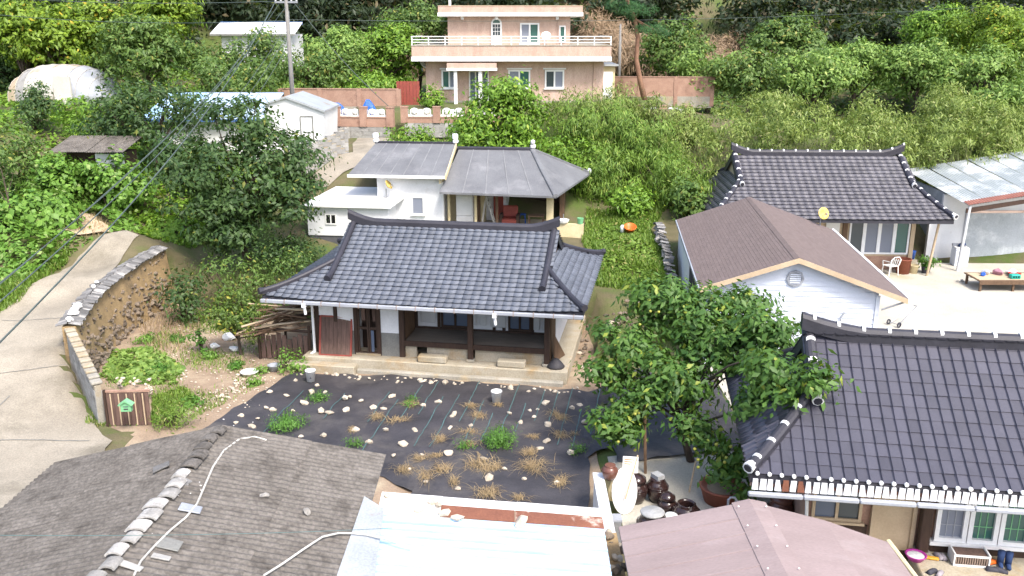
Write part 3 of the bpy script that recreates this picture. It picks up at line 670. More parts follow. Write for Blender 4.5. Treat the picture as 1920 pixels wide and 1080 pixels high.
for x, wd in ((.05, .14), (.69, .12), (1.37, .12), (2.17, .12), (2.93, .17)):
    MB().box(x - wd / 2, x + wd / 2, Y0 - .03, Y0 + .15, .44, 2.56).build('post', 'wood', h1)
for x in (5.22, 7.70):
    MB().box(x - .085, x + .085, Y0 - .09, Y0 + .08, .44, 2.56).build('post', 'wood', h1, bevel=.012)
    MB().box(x - .14, x + .14, Y0 - .13, Y0 + .12, .442, .53).build('post_base', 'cement', h1, bevel=.02)
MB().box(-.05, 7.9, Y0 - .02, Y0 + .14, 2.38, 2.55).build('lintel', 'wood', h1)
MB().box(.1, 2.9, Y0 - .035, Y0 - .02, 2.36, 2.42).build('rail', 'wood', h1)
# double doors with dark gaps
dr = MB(); dr.box(1.44, 1.80, Y0 + .04, Y0 + .09, .5, 1.0).box(1.82, 2.10, Y0 + .04, Y0 + .09, .5, .62)
door = MB().box(1.44, 1.49, Y0, Y0 + .06, .46, 2.4).box(1.75, 1.80, Y0, Y0 + .06, .46, 2.4).box(1.49, 1.75, Y0, Y0 + .06, .46, .54).box(1.49, 1.75, Y0, Y0 + .06, 1.32, 1.40).box(1.49, 1.75, Y0, Y0 + .06, 2.32, 2.40).build('door', 'wood', h1)
MB().box(1.58, 1.70, Y0 + .02, Y0 + .05, 1.62, 2.31).build('board', 'wooddoor', door)
door2 = MB().box(1.815, 1.865, Y0, Y0 + .06, .46, 2.4).box(2.055, 2.105, Y0, Y0 + .06, .46, 2.4).box(1.865, 2.055, Y0, Y0 + .06, .46, .54).box(1.865, 2.055, Y0, Y0 + .06, 1.32, 1.40).box(1.865, 2.055, Y0, Y0 + .06, 2.32, 2.40).build('door', 'wood', h1)
MB().box(1.95, 2.04, Y0 + .02, Y0 + .05, 1.6, 2.31).build('board', 'wooddoor', door2); MB().box(1.875, 1.97, Y0 + .02, Y0 + .05, .55, 1.28).build('board', 'glassblue', door2)
MB().box(1.36, 2.2, Y0 - .06, Y0 + .5, .442, .50).build('threshold', 'plat', h1)
# porch
MB().box(3.02, 7.62, Y0 + .02, 2.04, .93, 1.0).build('porch_floor', 'maru', h1)
for a, b in ((3.02, 5.13), (5.31, 7.61)): MB().box(a, b, Y0 - .04, Y0 + .019, .84, 1.012).build('floor_beam', 'wood', h1)
for a, b in ((3.02, 3.4), (3.75, 5.1), (5.35, 7.6)): MB().box(a, b, Y0 + .06, Y0 + .2, .442, .84).build('plinth', 'plat', h1)
MB().box(2.88, 2.98, .80, 2.04, .44, 2.5).build('porch_side_wall', 'woodmid', h1)
# porch back wall: frames, paper panels and glass doors
bw = MB()
for x in (3.03, 3.82, 4.95, 5.72, 6.05, 7.02, 7.58): bw.box(x - .05, x + .05, 1.99, 2.045, 1.0, 2.5)
bw.box(3.0, 7.7, 1.985, 2.046, 2.30, 2.44); bw.box(3.0, 7.7, 1.985, 2.046, 1.002, 1.06); back = bw.build('porch_back_frame', 'wood', h1)
def paperp(x0, x1, z0=1.22, z1=2.26): MB().box(x0, x1, 1.96, 1.984, z0, z1).build('paper_panel', 'paper', h1, bevel=.02)
paperp(3.2, 3.70); paperp(4.98, 5.12); paperp(5.24, 5.46); paperp(5.6, 6.12, 1.18); paperp(7.06, 7.26, 1.16); paperp(7.34, 7.56, 1.16)
for a, b in ((3.9, 4.88), (6.2, 6.98)): window(h1, a, b, 1.08, 2.28, 2.044, 2, 'wood', 'glassblue', .07, .07, False, name='glass_door')
MB().box(7.62, 7.78, 1.0, 5.4, .44, 2.5).build('end_wall', 'woodmid', h1)
# gutter
gm = MB(); gm.box(-1.3, 8.95, -.63, -.52, 2.44, 2.56); gut = gm.build('gutter', 'gutter', h1, bevel=.02)
for i in range(17): x = -1.1 + i * .61; MB().box(x - .012, x + .012, -.637, -.515, 2.432, 2.57).build('clip', 'copper', gut)
for x in (.15, 6.25):
    MB().box(x - .06, x + .06, -.66, -.50, 2.36, 2.50).tube([(x, -.58, 2.38), (x + .02, -.56, 2.12)], .045, 8).build('downpipe_spout', 'pvc', gut)
MB().tube([(-.05, .50, .45), (-.05, .50, 2.2), (.10, -.4, 2.42)], .045, 8).build('downpipe', 'pvc', h1)
MB().tube([(-.05, .50, .5), (-.35, .3, .25), (-.75, .1, .16)], .045, 8).build('downpipe', 'pvc', h1)
# rafters under the eave
for i in range(24): x = -.9 + i * .42; MB().tube([(x, -.42, 2.455), (x, .7, 2.5)], .045, 6).build('rafter', 'wood', h1)
def local(o, p): return o.matrix_world @ Vector(p)
def W1(x, y, z):
    a = R(-10); return (-6.58 + x * math.cos(a) - y * math.sin(a), 27.84 + x * math.sin(a) + y * math.cos(a), z)
# door panel leaning on the front wall
lp = thing('leaning_door', 'old plank door with red frame leaning against the front wall', 'door', W1(.72, .36, .442), -10)
lp.rotation_euler = (R(-13), 0, R(-8))
for i in range(7): MB().box(-.50 + i * .142, -.363 + i * .142, -.02, .012, .04, 1.26).build('plank', 'wooddoor', lp)
MB().box(-.56, -.50, -.035, .02, 0, 1.31).build('stile', 'redframe', lp); MB().box(.495, .555, -.035, .02, 0, 1.31).build('stile', 'redframe', lp)
MB().box(-.499, .494, -.033, .018, -.01, .038).build('rail', 'redframe', lp); MB().box(-.499, .494, -.033, .018, 1.262, 1.32).build('rail', 'redframe', lp)
# black tarpaulin heap and broom board by the right post
tarp = thing('black_sack', 'small black plastic sack slumped beside the right porch post', 'sack', W1(8.0, .55, .44), -10)
MB().lathe([(.27, 0), (.29, .06), (.2, .17), (.09, .28), (.03, .31)], n=9).build('bag', 'weedmat', tarp, True)
bo = tag(MB().slab([(0, 0, 0), (.75, 0, .0), (.75, 0.02, .05), (0, .02, .95)], (0, .03, 0)).build('broken_board', 'woodmid'), 'weathered triangular board leaning at the right end of the porch', 'board'); bo.location = W1(7.9, 1.0, .44); bo.rotation_euler = (0, 0, R(60))
# bundle of poles under the left eave
for i in range(34):
    a = W1(-.35 + rd.uniform(-.3, .2), 1.0 + rd.uniform(-.5, 3.0), rd.uniform(1.0, 1.95)); b = W1(-2.2 + rd.uniform(-.5, .4), .1 + rd.uniform(-.3, 2.2), rd.uniform(1.25, 2.2) - .35)
    tag(MB().tube([a, tuple((p + q) / 2 + rd.uniform(-.04, .04) for p, q in zip(a, b)), b], [rd.uniform(.02, .045)] * 3, 6).build('wooden_pole', 'woodmid' if i % 3 else 'tan'), 'weathered pole in the firewood heap under the left eave of the blue-tiled house', 'pole', 'poles heaped under the left eave')
rk = thing('firewood_rack', 'low pole rack holding up the firewood under the left eave', 'rack', W1(-1.2, 1.2, 0), -10)
for x, y in ((-.9, -.5), (.9, -.5), (-.9, 1.6), (.9, 1.6)): MB().tube([(x, y, 0), (x, y, 1.3)], .05, 6).build('leg', 'wood', rk)
MB().tube([(-1, -.5, 1.1), (1, -.5, 1.1)], .05, 6).build('rail', 'wood', rk); MB().tube([(-1, 1.6, 1.1), (1, 1.6, 1.1)], .05, 6).build('rail', 'wood', rk)
for i in range(9): MB().box(-.85 + i * .19, -.70 + i * .19, -.47, -.44, .05, .85 + rd.uniform(-.1, .15)).build('slat', 'wooddoor', rk)
# ------------------------------------------------------------------ 2. grey-roofed white house behind
def frame_pt(fr):
    ox, oy, yaw = fr; a = R(yaw)
    return lambda x, y, z: (ox + x * math.cos(a) - y * math.sin(a), oy + x * math.sin(a) + y * math.cos(a), z)
h2 = thing('white_house', 'white-walled farmhouse with grey felt roofs and an open veranda behind the blue-tiled house', 'house', (-6.0, 40.0, 1.65), -6)
MB().box(.0, 2.9, 0, 4.4, -.4, 2.85).build('wall', 'plaster', h2)
def felt_slope(pts, name='roof', seams=5, ax=0, m='felt', th=.09):
    """sloped roof sheet from 4 corners (front-left, front-right, back-right, back-left) with lap seams"""
    r = MB().slab(pts, (0, 0, -th)).build(name, m, h2)
    a, b, c, d = [Vector(p) for p in pts]
    for i in range(1, seams):
        t = i / seams; p, q = a.lerp(b, t), d.lerp(c, t); nz = Vector((0, 0, .012)); w = (b - a).normalized() * .02
        MB().slab([tuple(p - w + nz), tuple(p + w + nz), tuple(q + w + nz), tuple(q - w + nz)], (0, 0, -.02)).build('seam', 'feltseam', r)
    return r
felt_slope([(-1.15, -.45, 2.98), (3.15, -.45, 2.98), (3.15, 2.5, 4.02), (-.6, 2.5, 4.02)], seams=7)
felt_slope([(3.15, 5.0, 2.95), (-1.0, 5.0, 2.95), (-.6, 2.52, 4.02), (3.15, 2.52, 4.02)], seams=4)
MB().box(-1.2, 3.2, -.49, -.455, 2.84, 2.97).build('fascia', 'white', h2)
MB().slab([(2.86, -.3, 2.6), (2.86, 2.45, 2.6), (2.86, 2.45, 3.92), (2.86, -.3, 2.93)], (.05, 0, 0)).build('gable', 'cream', h2)
MB().slab([(3.16, -.5, 2.80), (3.16, 2.5, 3.85), (3.16, 2.5, 4.06), (3.16, -.5, 3.0)], (.05, 0, 0)).build('verge_board', 'cream', h2)
MB().box(-.65, 3.2, 2.42, 2.60, 3.98, 4.08).build('ridge', 'tileridge', h2)
for x in (-.6, 3.15): MB().box(x - .12, x + .12, 2.36, 2.66, 4.02, 4.20).box(x - .15, x + .11, 2.40, 2.62, 4.2, 4.46).build('ridge_end_block', 'plaster', h2, bevel=.05)
window(h2, 1.55, 2.10, 1.15, 1.95, 0, 1, 'white', 'screen', .05, .06)
# annex
MB().box(-2.7, -.02, -1.5, 1.6, -.35, .45).build('annex_base', 'greyblock', h2)
MB().box(-2.75, .85, -1.55, 1.65, .452, 1.75).build('annex', 'plaster', h2)
MB().slab([(-3.0, -1.8, 1.80), (1.0, -1.8, 1.80), (1.45, 1.7, 2.05), (-2.4, 1.7, 2.05)], (0, 0, -.06)).build('annex_roof', 'white', h2)
window(h2, -1.95, -1.45, .95, 1.42, -1.55, 2, 'white', 'black', .05, .05, False)
# veranda wing
MB().box(2.95, 8.3, 0, 4.2, -.4, .5).build('veranda_floor', 'plat', h2)
MB().box(2.95, 4.6, 1.3, 4.2, .5, 2.5).build('room', 'cream', h2); MB().box(4.6, 5.5, 2.2, 4.2, .5, 2.5).build('room', 'plaster', h2); MB().box(5.5, 8.2, 4.0, 4.2, .5, 2.5).build('back_wall', 'wood', h2); MB().box(8.0, 8.2, 2.5, 4.0, .5, 2.5).build('end_wall', 'woodmid', h2)
MB().box(2.905, 2.99, -.02, .25, -.2, 2.6).build('corner_post', 'white', h2)
rv = felt_slope([(2.95, -.75, 2.32), (8.0, -.75, 2.22), (6.7, 2.6, 3.78), (3.3, 2.6, 3.78)], seams=5)
MB().slab([(8.02, -.75, 2.22), (9.35, 4.6, 2.42), (6.72, 2.62, 3.78)], (0, 0, -.09)).build('roof', 'felt', h2)
MB().slab([(9.3, 4.65, 2.42), (3.3, 5.2, 2.4), (3.3, 2.62, 3.78), (6.7, 2.62, 3.78)], (0, 0, -.09)).build('roof', 'felt', h2)
sweep(MB(), [(8.0, -.74, 2.23), (7.3, 1.0, 3.05), (6.7, 2.6, 3.78)], .22, .09).build('hip_ridge', 'felt', h2)
sweep(MB(), [(3.25, 2.6, 3.78), (6.7, 2.6, 3.78)], .2, .1).build('ridge', 'tileridge', h2); sweep(MB(), [(9.33, 4.62, 2.43), (6.7, 2.6, 3.78)], .18, .08).build('hip_ridge', 'felt', h2)
MB().box(6.6, 6.85, 2.5, 2.72, 3.82, 4.02).box(6.63, 6.82, 2.46, 2.66, 4.02, 4.22).build('ridge_end_block', 'plaster', h2, bevel=.05)
MB().lathe([(.09, 0), (.11, .1), (.05, .2)], (9.3, 4.55, 2.46), 8).build('ridge_end_block', 'plaster', h2)
for x in (3.2, 4.4, 5.35): MB().tube([(x, .1, .45), (x, .1, 2.35)], .065, 7).build('post', 'woodmid' if x > 5 else 'cream', h2)
MB().box(7.55, 7.85, .05, .3, -.3, 2.2).build('veranda_pillar', 'cream', h2); MB().box(7.3, 8.0, -.1, .35, 2.05, 2.2).build('pillar_head', 'cream', h2)
MB().box(7.9, 9.2, -.2, .0, -.3, .9).build('low_wall', 'cream', h2)
MB().box(4.0, 4.45, 1.2, 1.29, .55, 2.0).build('door', 'woodmid', h2); MB().box(4.95, 5.4, 2.1, 2.19, .55, 2.1).build('door', 'redframe', h2)
H2 = frame_pt((-6.0, 40.0, -6))
def H2z(x, y, z): p = H2(x, y, 0); return (p[0], p[1], 1.65 + z)
fr = thing('refrigerator', 'white refrigerator standing in the veranda of the white house', 'refrigerator', H2z(3.85, .7, .5), -6)
MB().box(-.38, .38, -.3, .3, .03, .55).build('lower_door', 'fridge', fr, bevel=.02); MB().box(-.38, .38, -.3, .3, .56, 1.5).build('upper_door', 'fridge', fr, bevel=.02); MB().box(-.35, .35, -.28, .28, 0, .03).build('foot', 'darkshoe', fr)
ar = thing('armchair', 'dark red armchair in the shade of the veranda', 'armchair', H2z(5.85, .75, .5), -6)
MB().box(-.35, .35, -.3, .3, .1, .42).build('seat', 'redframe', ar, bevel=.04); MB().box(-.35, .35, .2, .36, .42, .95).build('backrest', 'redframe', ar, bevel=.05)
for s in (-1, 1): MB().box(s * .38 - .07, s * .38 + .07, -.3, .3, .1, .62).build('armrest', 'wood', ar, bevel=.03)
ta = thing('wooden_table', 'small orange-brown wooden table in the veranda beside the cream pillar', 'table', H2z(7.05, .7, .5), -6)
MB().box(-.35, .35, -.25, .25, .55, .60).build('top', 'woodmid', ta); MB().box(-.33, .33, -.23, .23, .12, .15).build('shelf', 'woodmid', ta)
for x in (-.31, .31):
    for y in (-.21, .21): MB().box(x - .025, x + .025, y - .025, y + .025, 0, .55).build('leg', 'woodmid', ta)
ch = thing('blue_stool', 'blue plastic stool deep in the dark veranda', 'stool', H2z(6.35, 1.6, .5), -6)
MB().lathe([(.17, .42), (.18, .45), (.02, .46)], n=10).build('seat', 'blue', ch)
for k in range(4): a = k * 1.571 + .8; MB().tube([(.15 * math.cos(a), .15 * math.sin(a), .43), (.2 * math.cos(a), .2 * math.sin(a), 0)], .018, 5).build('leg', 'blue', ch)
lad = thing('folding_ladder', 'pale folding ladder standing open in the veranda near the white refrigerator', 'ladder', H2z(4.95, .5, .5), -6)
for s in (-1, 1): MB().tube([(-.12, s * .2, 1.5), (.32, s * .2, 0)], .025, 5).tube([(-.12, s * .2, 1.5), (-.35, s * .2, 0)], .02, 5).build('rail', 'cable', lad)
for k in range(4): t = .2 + k * .2; MB().box(-.12 + .44 * t - .03, -.12 + .44 * t + .03, -.2, .2, 1.5 - 1.5 * t, 1.53 - 1.5 * t).build('rung', 'cable', lad)
wb = thing('washing_sink', 'white sink on a low wall at the right corner of the white house', 'sink', H2z(8.3, -.1, .905), -6)
MB().lathe([(.16, 0), (.24, .08), (.27, .18), (.24, .18), (.14, .06), (.02, .05)], n=12).build('basin', 'plastic', wb); MB().tube([(0, .2, .1), (0, .2, .38), (0, .05, .36)], .018, 6).build('tap', 'metal', wb)
gb = tag(MB().lathe([(.11, 0), (.15, .26), (.13, .26), (.10, .03)], n=10).build('green_bucket', 'green'), 'small green bucket on the wall end of the white house', 'bucket'); gb.location = H2z(9.05, -.1, .905)
bb = tag(MB().lathe([(.2, 0), (.24, .35), (.22, .36), (.18, .04)], n=12).build('black_tub', 'darkshoe'), 'black tub standing in front of the white gable house wall', 'tub'); bb.location = H2z(2.35, -.4, .32 - .4)
ac = thing('air_conditioner', 'white air conditioner unit on orange rack beside the large dark tree', 'air conditioner', (*at(527, 443, 1.7)[:2], 1.55), -6)
MB().box(-.4, .4, -.16, .16, .12, .72).build('case', 'fridge', ac, bevel=.02); MB().tube([(.0, -.165, .42), (.0, -.185, .42)], .23, 14).build('fan_grille', 'grey', ac); MB().box(-.46, -.4, -.2, .2, 0, .9).box(.4, .46, -.2, .2, 0, .9).box(-.4, .4, -.18, .18, .04, .11).build('rack', 'copper', ac)
def dish(label, loc, yaw, m, r=.4, pole=.5, tilt=35):
    d = thing('satellite_dish', label, 'satellite dish', loc, yaw)
    MB().tube([(0, .05, 0), (0, .05, pole)], .025, 6).build('mast', 'metal', d)
    o = MB(Matrix.Translation((0, 0, pole + r * .6)) @ Matrix.Rotation(R(90 - tilt), 4, 'X')).lathe([(.02, .0), (r * .55, .035), (r, .11), (r, .125), (r * .55, .05), (.02, .015)], n=18).build('reflector', m, d, True)
    MB().tube([(0, -.02, pole + r * .3), (0, -r * 1.1, pole + r * .75)], .015, 5).box(-.03, .03, -r * 1.1 - .05, -r * 1.1 + .04, pole + r * .75 - .03, pole + r * .75 + .04).build('feed_arm', 'metal', d)
    return d
dish('small yellowish satellite dish above the white annex roof', H2z(.55, -.4, 1.95), 75, 'dish', .22, .4)

# ------------------------------------------------------------------ 3. pink two-storey house
h3 = thing('pink_house', 'pink brick two-storey house with white balcony railing at the top of the village', 'house', (0, 58, 6.3), 0)
S3 = 1 / 29.8
def X3(px): return (px - 960) * S3
MB().box(X3(800), X3(1130), 0, 8.5, -.3, 2.75).build('ground_floor_wall', 'pink', h3)
MB().box(X3(800) - .02, X3(1130) + .02, -.02, 8.52, -.35, .12).build('footing', 'cement', h3)
MB().box(X3(778), X3(1140), -1.05, 8.8, 2.82, 3.45).build('balcony_wall', 'pink', h3); MB().box(X3(777), X3(1141), -1.08, 8.83, 2.55, 2.819).build('white_band', 'white', h3)
MB().box(X3(777), X3(1141), -1.08, 8.83, 3.453, 3.50).build('coping', 'cement', h3)
rl = MB()
for x in [X3(779) + i * (X3(1139) - X3(779)) / 12 for i in range(13)]: rl.box(x - .03, x + .03, -1.02, -.96, 3.5, 4.02)
rl.build('railing_posts', 'white', h3)
for z in (3.64, 3.80, 3.98): MB().box(X3(778), X3(1140), -1.03, -.95, z, z + .05).build('rail', 'white', h3)
for s in (778, 1139): MB().box(X3(s) - .03, X3(s) + .03, -.94, 6, 3.96, 4.02).build('rail', 'white', h3)
MB().box(X3(840), X3(1068), 1.1, 8.0, 3.3, 5.22).build('upper_wall', 'pink', h3); MB().box(X3(1045), X3(1068) + .02, 1.04, 1.099, 3.3, 5.22).build('pilaster', 'pink', h3)
MB().box(X3(824), X3(1090), .45, 8.6, 5.42, 5.80).build('parapet', 'pink', h3); MB().box(X3(823), X3(1091), .42, 8.63, 5.2, 5.419).build('white_band', 'white', h3); MB().box(X3(823.5), X3(1090.5), .43, 8.62, 5.803, 5.84).build('coping', 'tan', h3)
for px in (868, 931, 1044): MB().lathe([(.05, .1), (.11, .05), (.09, -.08), (.02, -.1)], (X3(px), .75, 5.09), 8).build('globe_lamp', 'white', h3)
def z3(py, y=58): return aty(960, py, y)[2] - 6.3
window(h3, X3(975), X3(1011), z3(82, 59.1), z3(43, 59.1), 1.1, 2, 'white', 'screen', .10, .08, True, gm2='glassgrn')
window(h3, X3(1048), X3(1060), z3(80, 59.1), z3(48, 59.1), 1.04, 1, 'white', 'glassgrn', .08, .06, False)
dz0, dz1 = 3.5, z3(44, 59.1); ad = MB(); xa, xb = X3(921), X3(941); xm3 = (xa + xb) / 2; hw = (xb - xa) / 2
ad.box(xa, xa + .1, 1.02, 1.097, dz0, dz1).box(xb - .1, xb, 1.02, 1.097, dz0, dz1).box(xa + .1, xb - .1, 1.03, 1.097, dz0, dz0 + .55)
arc = [(xm3 + hw * math.cos(t * math.pi / 8), 1.02, dz1 + hw * math.sin(t * math.pi / 8)) for t in range(9)]; arcI = [(xm3 + (hw - .1) * math.cos(t * math.pi / 8), 1.02, dz1 + (hw - .1) * math.sin(t * math.pi / 8)) for t in range(9)]
for a, b, c, d in zip(arc, arc[1:], arcI[1:], arcI): ad.slab([a, b, c, d], (0, .075, 0))
ado = ad.build('arched_door', 'white', h3); MB().slab(arcI, (0, .05, 0)).build('fanlight', 'glassgrn', ado); MB().box(xa + .1, xb - .1, 1.04, 1.095, dz0 + .56, dz1 - .02).build('pane', 'glass', ado)
g = MB()
for k in (1, 2): g.box(xa + .1 + k * .155 - .012, xa + .1 + k * .155 + .012, 1.02, 1.038, dz0 + .56, dz1 - .02)
for k in (1, 2, 3): g.box(xa + .1, xb - .1, 1.018, 1.037, dz0 + .56 + k * .22, dz0 + .585 + k * .22)
g.box(xa + .1, xb - .1, 1.015, 1.09, dz1 - .05, dz1 + .03); g.build('muntin', 'white', ado)
for a, b, gA in ((829, 858, 'glassgrn'), (953, 994, 'screen'), (1021, 1057, 'glass')): window(h3, X3(a), X3(b), z3(166), z3(131), 0, 2, 'white', gA, .10, .08, True, gm2='screen' if gA != 'screen' else 'glassgrn')
for a, b in ((826, 861), (950, 997), (1018, 1060)): MB().box(X3(a), X3(b), -.1, -.003, z3(130), z3(130) + .08).build('lintel', 'white', h3)
MB().box(X3(842), X3(932), -1.3, -.01, 2.15, 2.45).build('porch_canopy', 'pink', h3); MB().box(X3(841), X3(933), -1.33, -.01, 2.0, 2.149).build('canopy_band', 'white', h3)
for px in (857, 902): MB().box(X3(px) - .1, X3(px) + .1, -1.2, -1.0, -.2, 2.0).build('porch_column', 'white', h3)
pd = window(h3, X3(880), X3(917), .1, 1.95, 0, 3, 'white', 'glassblue', .08, .06, False, grid=(1, 3, 'white'), name='porch_door')
MB().tube([(X3(1112), -.05, 0), (X3(1112), -.05, 2.55)], .05, 6).build('downpipe', 'pink', h3)
MB().box(X3(1131), X3(1131) + .9, 2.0, 6, -.3, 2.15).build('side_porch', 'cream', h3); MB().box(X3(1131), X3(1131) + 1.1, 1.7, 6, 2.15, 2.25).build('side_porch_roof', 'zinc', h3); MB().box(X3(1131) + .15, X3(1131) + .75, 1.94, 1.997, -.1, 1.8).build('side_door', 'white', h3)
dish('white satellite dish on the balcony of the pink house', (X3(1020) + .1, 58.4, 9.8), 0, 'plastic', .3, .3)
dish('white satellite dish at the left wall of the pink house', (X3(797) - .1, 58.2, 8.2), 60, 'plastic', .32, .2)
MB().tube([(X3(841), 3, 5.8), (X3(841), 3, 7.2)], .09, 6).build('vent_pipe', 'white', h3)
# baluster wall in front of the pink house
def baluster(parent, x0, x1, y, z0, h):
    """cast white concrete panel with round openings"""
    f = MB(); f.box(x0, x1, y - .05, y + .05, z0, z0 + .1); n = 2; w = (x1 - x0) / n
    for i in range(n):
        cx = x0 + w * (i + .5); r = w * .36
        for k in range(10):
            a0, a1 = k * math.pi / 9 - 0, (k + 1) * math.pi / 9
            if k == 9: break
            f.slab([(cx + r * math.cos(a0), y - .05, z0 + h * .45 + r * .75 * math.sin(a0)), (cx + r * math.cos(a1), y - .05, z0 + h * .45 + r * .75 * math.sin(a1)), (cx + r * .66 * math.cos(a1), y - .05, z0 + h * .45 + r * .5 * math.sin(a1)), (cx + r * .66 * math.cos(a0), y - .05, z0 + h * .45 + r * .5 * math.sin(a0))], (0, .1, 0))
        for s in (-1, 1): f.box(cx + s * r * .83 - r * .15, cx + s * r * .83 + r * .15, y - .05, y + .05, z0 + .1, z0 + h * .46)
        f.lathe([(.02, 0), (.13, .06), (.15, .16), (.1, .26), (.02, .3)], (cx, y, z0 + .1), 8)
        f.box(cx + w * .5 - .09 if i == 0 else x0, cx + w * .5 + .09 if i == 0 else x0 + .01, y - .045, y + .045, z0 + .1, z0 + h * .62)
    f.build('baluster_panel', 'white', parent)
def garden_wall(label, a, b, zb, zt, pillars, blocks, yaw=None):
    """brick parapet on a concrete-block footing, from a to b"""
    dx, dy = b[0] - a[0], b[1] - a[1]; Ln = math.hypot(dx, dy); t = thing('garden_wall', label, 'wall', (a[0], a[1], zb), math.degrees(math.atan2(dy, dx)))
    nb = max(2, int(Ln / .55)); rows = max(1, int((blocks) / .22)); hb = blocks / rows
    for j in range(rows):
        off = .275 if j % 2 else 0; x = -off
        while x < Ln - .02:
            xa, xb = max(0, x), min(Ln, x + .55); x += .55
            if xb - xa > .03: MB().box(xa + .006, xb - .006, -.11 + rd.uniform(-.008, .008), .11, j * hb + .004, (j + 1) * hb - .004).build('block', 'block', t)
    MB().box(0, Ln, -.09, .09, 0, blocks - .006).build('mortar', 'cement', t)
    H = zt - zb
    MB().box(0, Ln, -.12, .12, blocks, H - .55).build('brick_course', 'brick', t); MB().box(-.02, Ln + .02, -.15, .15, H - .549, H - .49).build('coping', 'brick', t)
    ps = [Ln * k / pillars for k in range(pillars + 1)]
    for p in ps: MB().box(p - .2, p + .2, -.18, .18, blocks + .01, H).build('pillar', 'brick', t); MB().box(p - .22, p + .22, -.2, .2, H + .002, H + .06).build('pillar_cap', 'brick', t)
    for p, q in zip(ps, ps[1:]): baluster(t, p + .21, q - .21, 0, H - .489, .62)
    return t
garden_wall('brick wall with white baluster panels left of the pink house gate', (-11.3, 51.6), (-6.75, 51.0), 4.75, 6.55, 3, .75)
garden_wall('brick wall with white baluster panels right of the pink house gate', (-6.0, 51.3), (-.6, 51.3), 4.9, 6.55, 3, .8)
garden_wall('short baluster wall half hidden in bamboo right of the pink house', (7.3, 53.5), (10.2, 53.3), 5.2, 6.45, 2, .4)
def brick_wall(label, a, b, zb, h, m='brick', t=.2):
    dx, dy = b[0] - a[0], b[1] - a[1]; Ln = math.hypot(dx, dy); w = thing('brick_wall', label, 'wall', (a[0], a[1], zb), math.degrees(math.atan2(dy, dx)))
    MB().box(0, Ln, -t / 2, t / 2, .35, h).build('panel', m, w); MB().box(0, Ln, -t / 2 - .01, t / 2 + .01, -.4, .349).build('footing', 'cement', w)
    n = max(2, int(Ln / 2.4))
    for i in range(n + 1): MB().box(Ln * i / n - .13, Ln * i / n + .13, -t / 2 - .04, t / 2 + .04, -.3, h + .02).build('pier', m, w)
    MB().box(0, Ln, -t / 2 - .03, t / 2 + .03, h + .001, h + .06).build('coping', m, w); return w
brick_wall('brown brick boundary wall left of the pink house behind the blue tarpaulins', (-14, 56), (-6.8, 55.5), 5.9, 1.35)
brick_wall('brown brick boundary wall right of the pink house', (6.2, 63.0), (13.5, 62.5), 6.0, 1.6)
gt = thing('wooden_gate', 'tall reddish plank gate beside the left wall of the pink house', 'gate', (-7.0, 56.2, 6.2), 0)
for i in range(7): MB().box(i * .2, i * .2 + .185, -.03, .03, 0, 1.5).build('plank', 'redframe', gt)
MB().box(0, 1.4, .031, .07, .3, .4).box(0, 1.4, .031, .07, 1.1, 1.2).build('batten', 'redframe', gt)
def draped(name, label, loc, w, d, h, m, peak=.3):
    o = MB(); n = 7; vs = []
    for j in range(n):
        for i in range(n):
            u, v = i / (n - 1) * 2 - 1, j / (n - 1) * 2 - 1; e = max(abs(u), abs(v)); z = h * (1 - e ** 3) * (1 - peak * abs(u + .2)) + rd.uniform(-.04, .04) * (e < .95)
            k = 1 + .10 * math.sin(5 * u + 3 * v) * e; vs.append((u * w / 2 * k, v * d / 2 * k, max(0, z)))
    o.add(vs, [(j * n + i, j * n + i + 1, (j + 1) * n + i + 1, (j + 1) * n + i) for j in range(n - 1) for i in range(n - 1)])
    b = o.build(name, m); b.location = loc; return tag(b, label, 'tarpaulin')
draped('blue_tarpaulin', 'low blue tarpaulin behind the white balusters, left one', (-9.85, 52.4, 5.7), 1.1, .8, 1.1, 'tarp'); draped('blue_tarpaulin', 'tall blue tarpaulin by the pink house gate, right one', (-8.05, 52.2, 5.7), 1.2, .8, 1.35, 'tarp', .5)
# ------------------------------------------------------------------ 4. rear tiled house with white ridge caps
h4 = thing('tiled_house', 'charcoal tiled house with white ridge caps behind the brown shingled garage', 'house', (10.5, 40, .35), -3)
hanok_roof(h4, -1.75, 8.3, -1.95, 6.9, 2.6, 4.75, -.2, 7.3, .75, 'tilegrey', 'tileridge', .33, .27, 'scallop', gable='tan', caps=('white', .55), rw=.24, rh=.24, ends=.34, lift=.06, ye=.3)
MB().box(0, 7.2, -.2, 5.6, -.3, 2.5).build('wall', 'tan', h4); MB().box(-.05, 7.25, -.24, -.203, -.3, .62).build('brick_base', 'brick', h4)
for i, gmn in enumerate(('glass', 'screen', 'screen', 'glassgrn')): window(h4, 4.55 + i * .66, 5.21 + i * .66, .72, 2.32, -.2, 1, 'pvc', gmn, .075, .07, i == 0)
MB().box(3.5, 4.1, -.28, -.203, .1, 2.3).build('door', 'white', h4); MB().box(4.25, 4.45, -.3, -.203, -.2, 2.4).build('post', 'woodmid', h4)
MB().box(7.22, 7.4, -.3, -.1, -.2, 2.45).build('post', 'tan', h4)
MB().tube([(7.75, -1.25, -.05), (7.95, -1.35, 2.5)], .055, 7).build('post', 'tan', h4)
MB().box(7.3, 7.35, 0, 5.5, -.3, 2.5).build('side_wall', 'wood', h4)
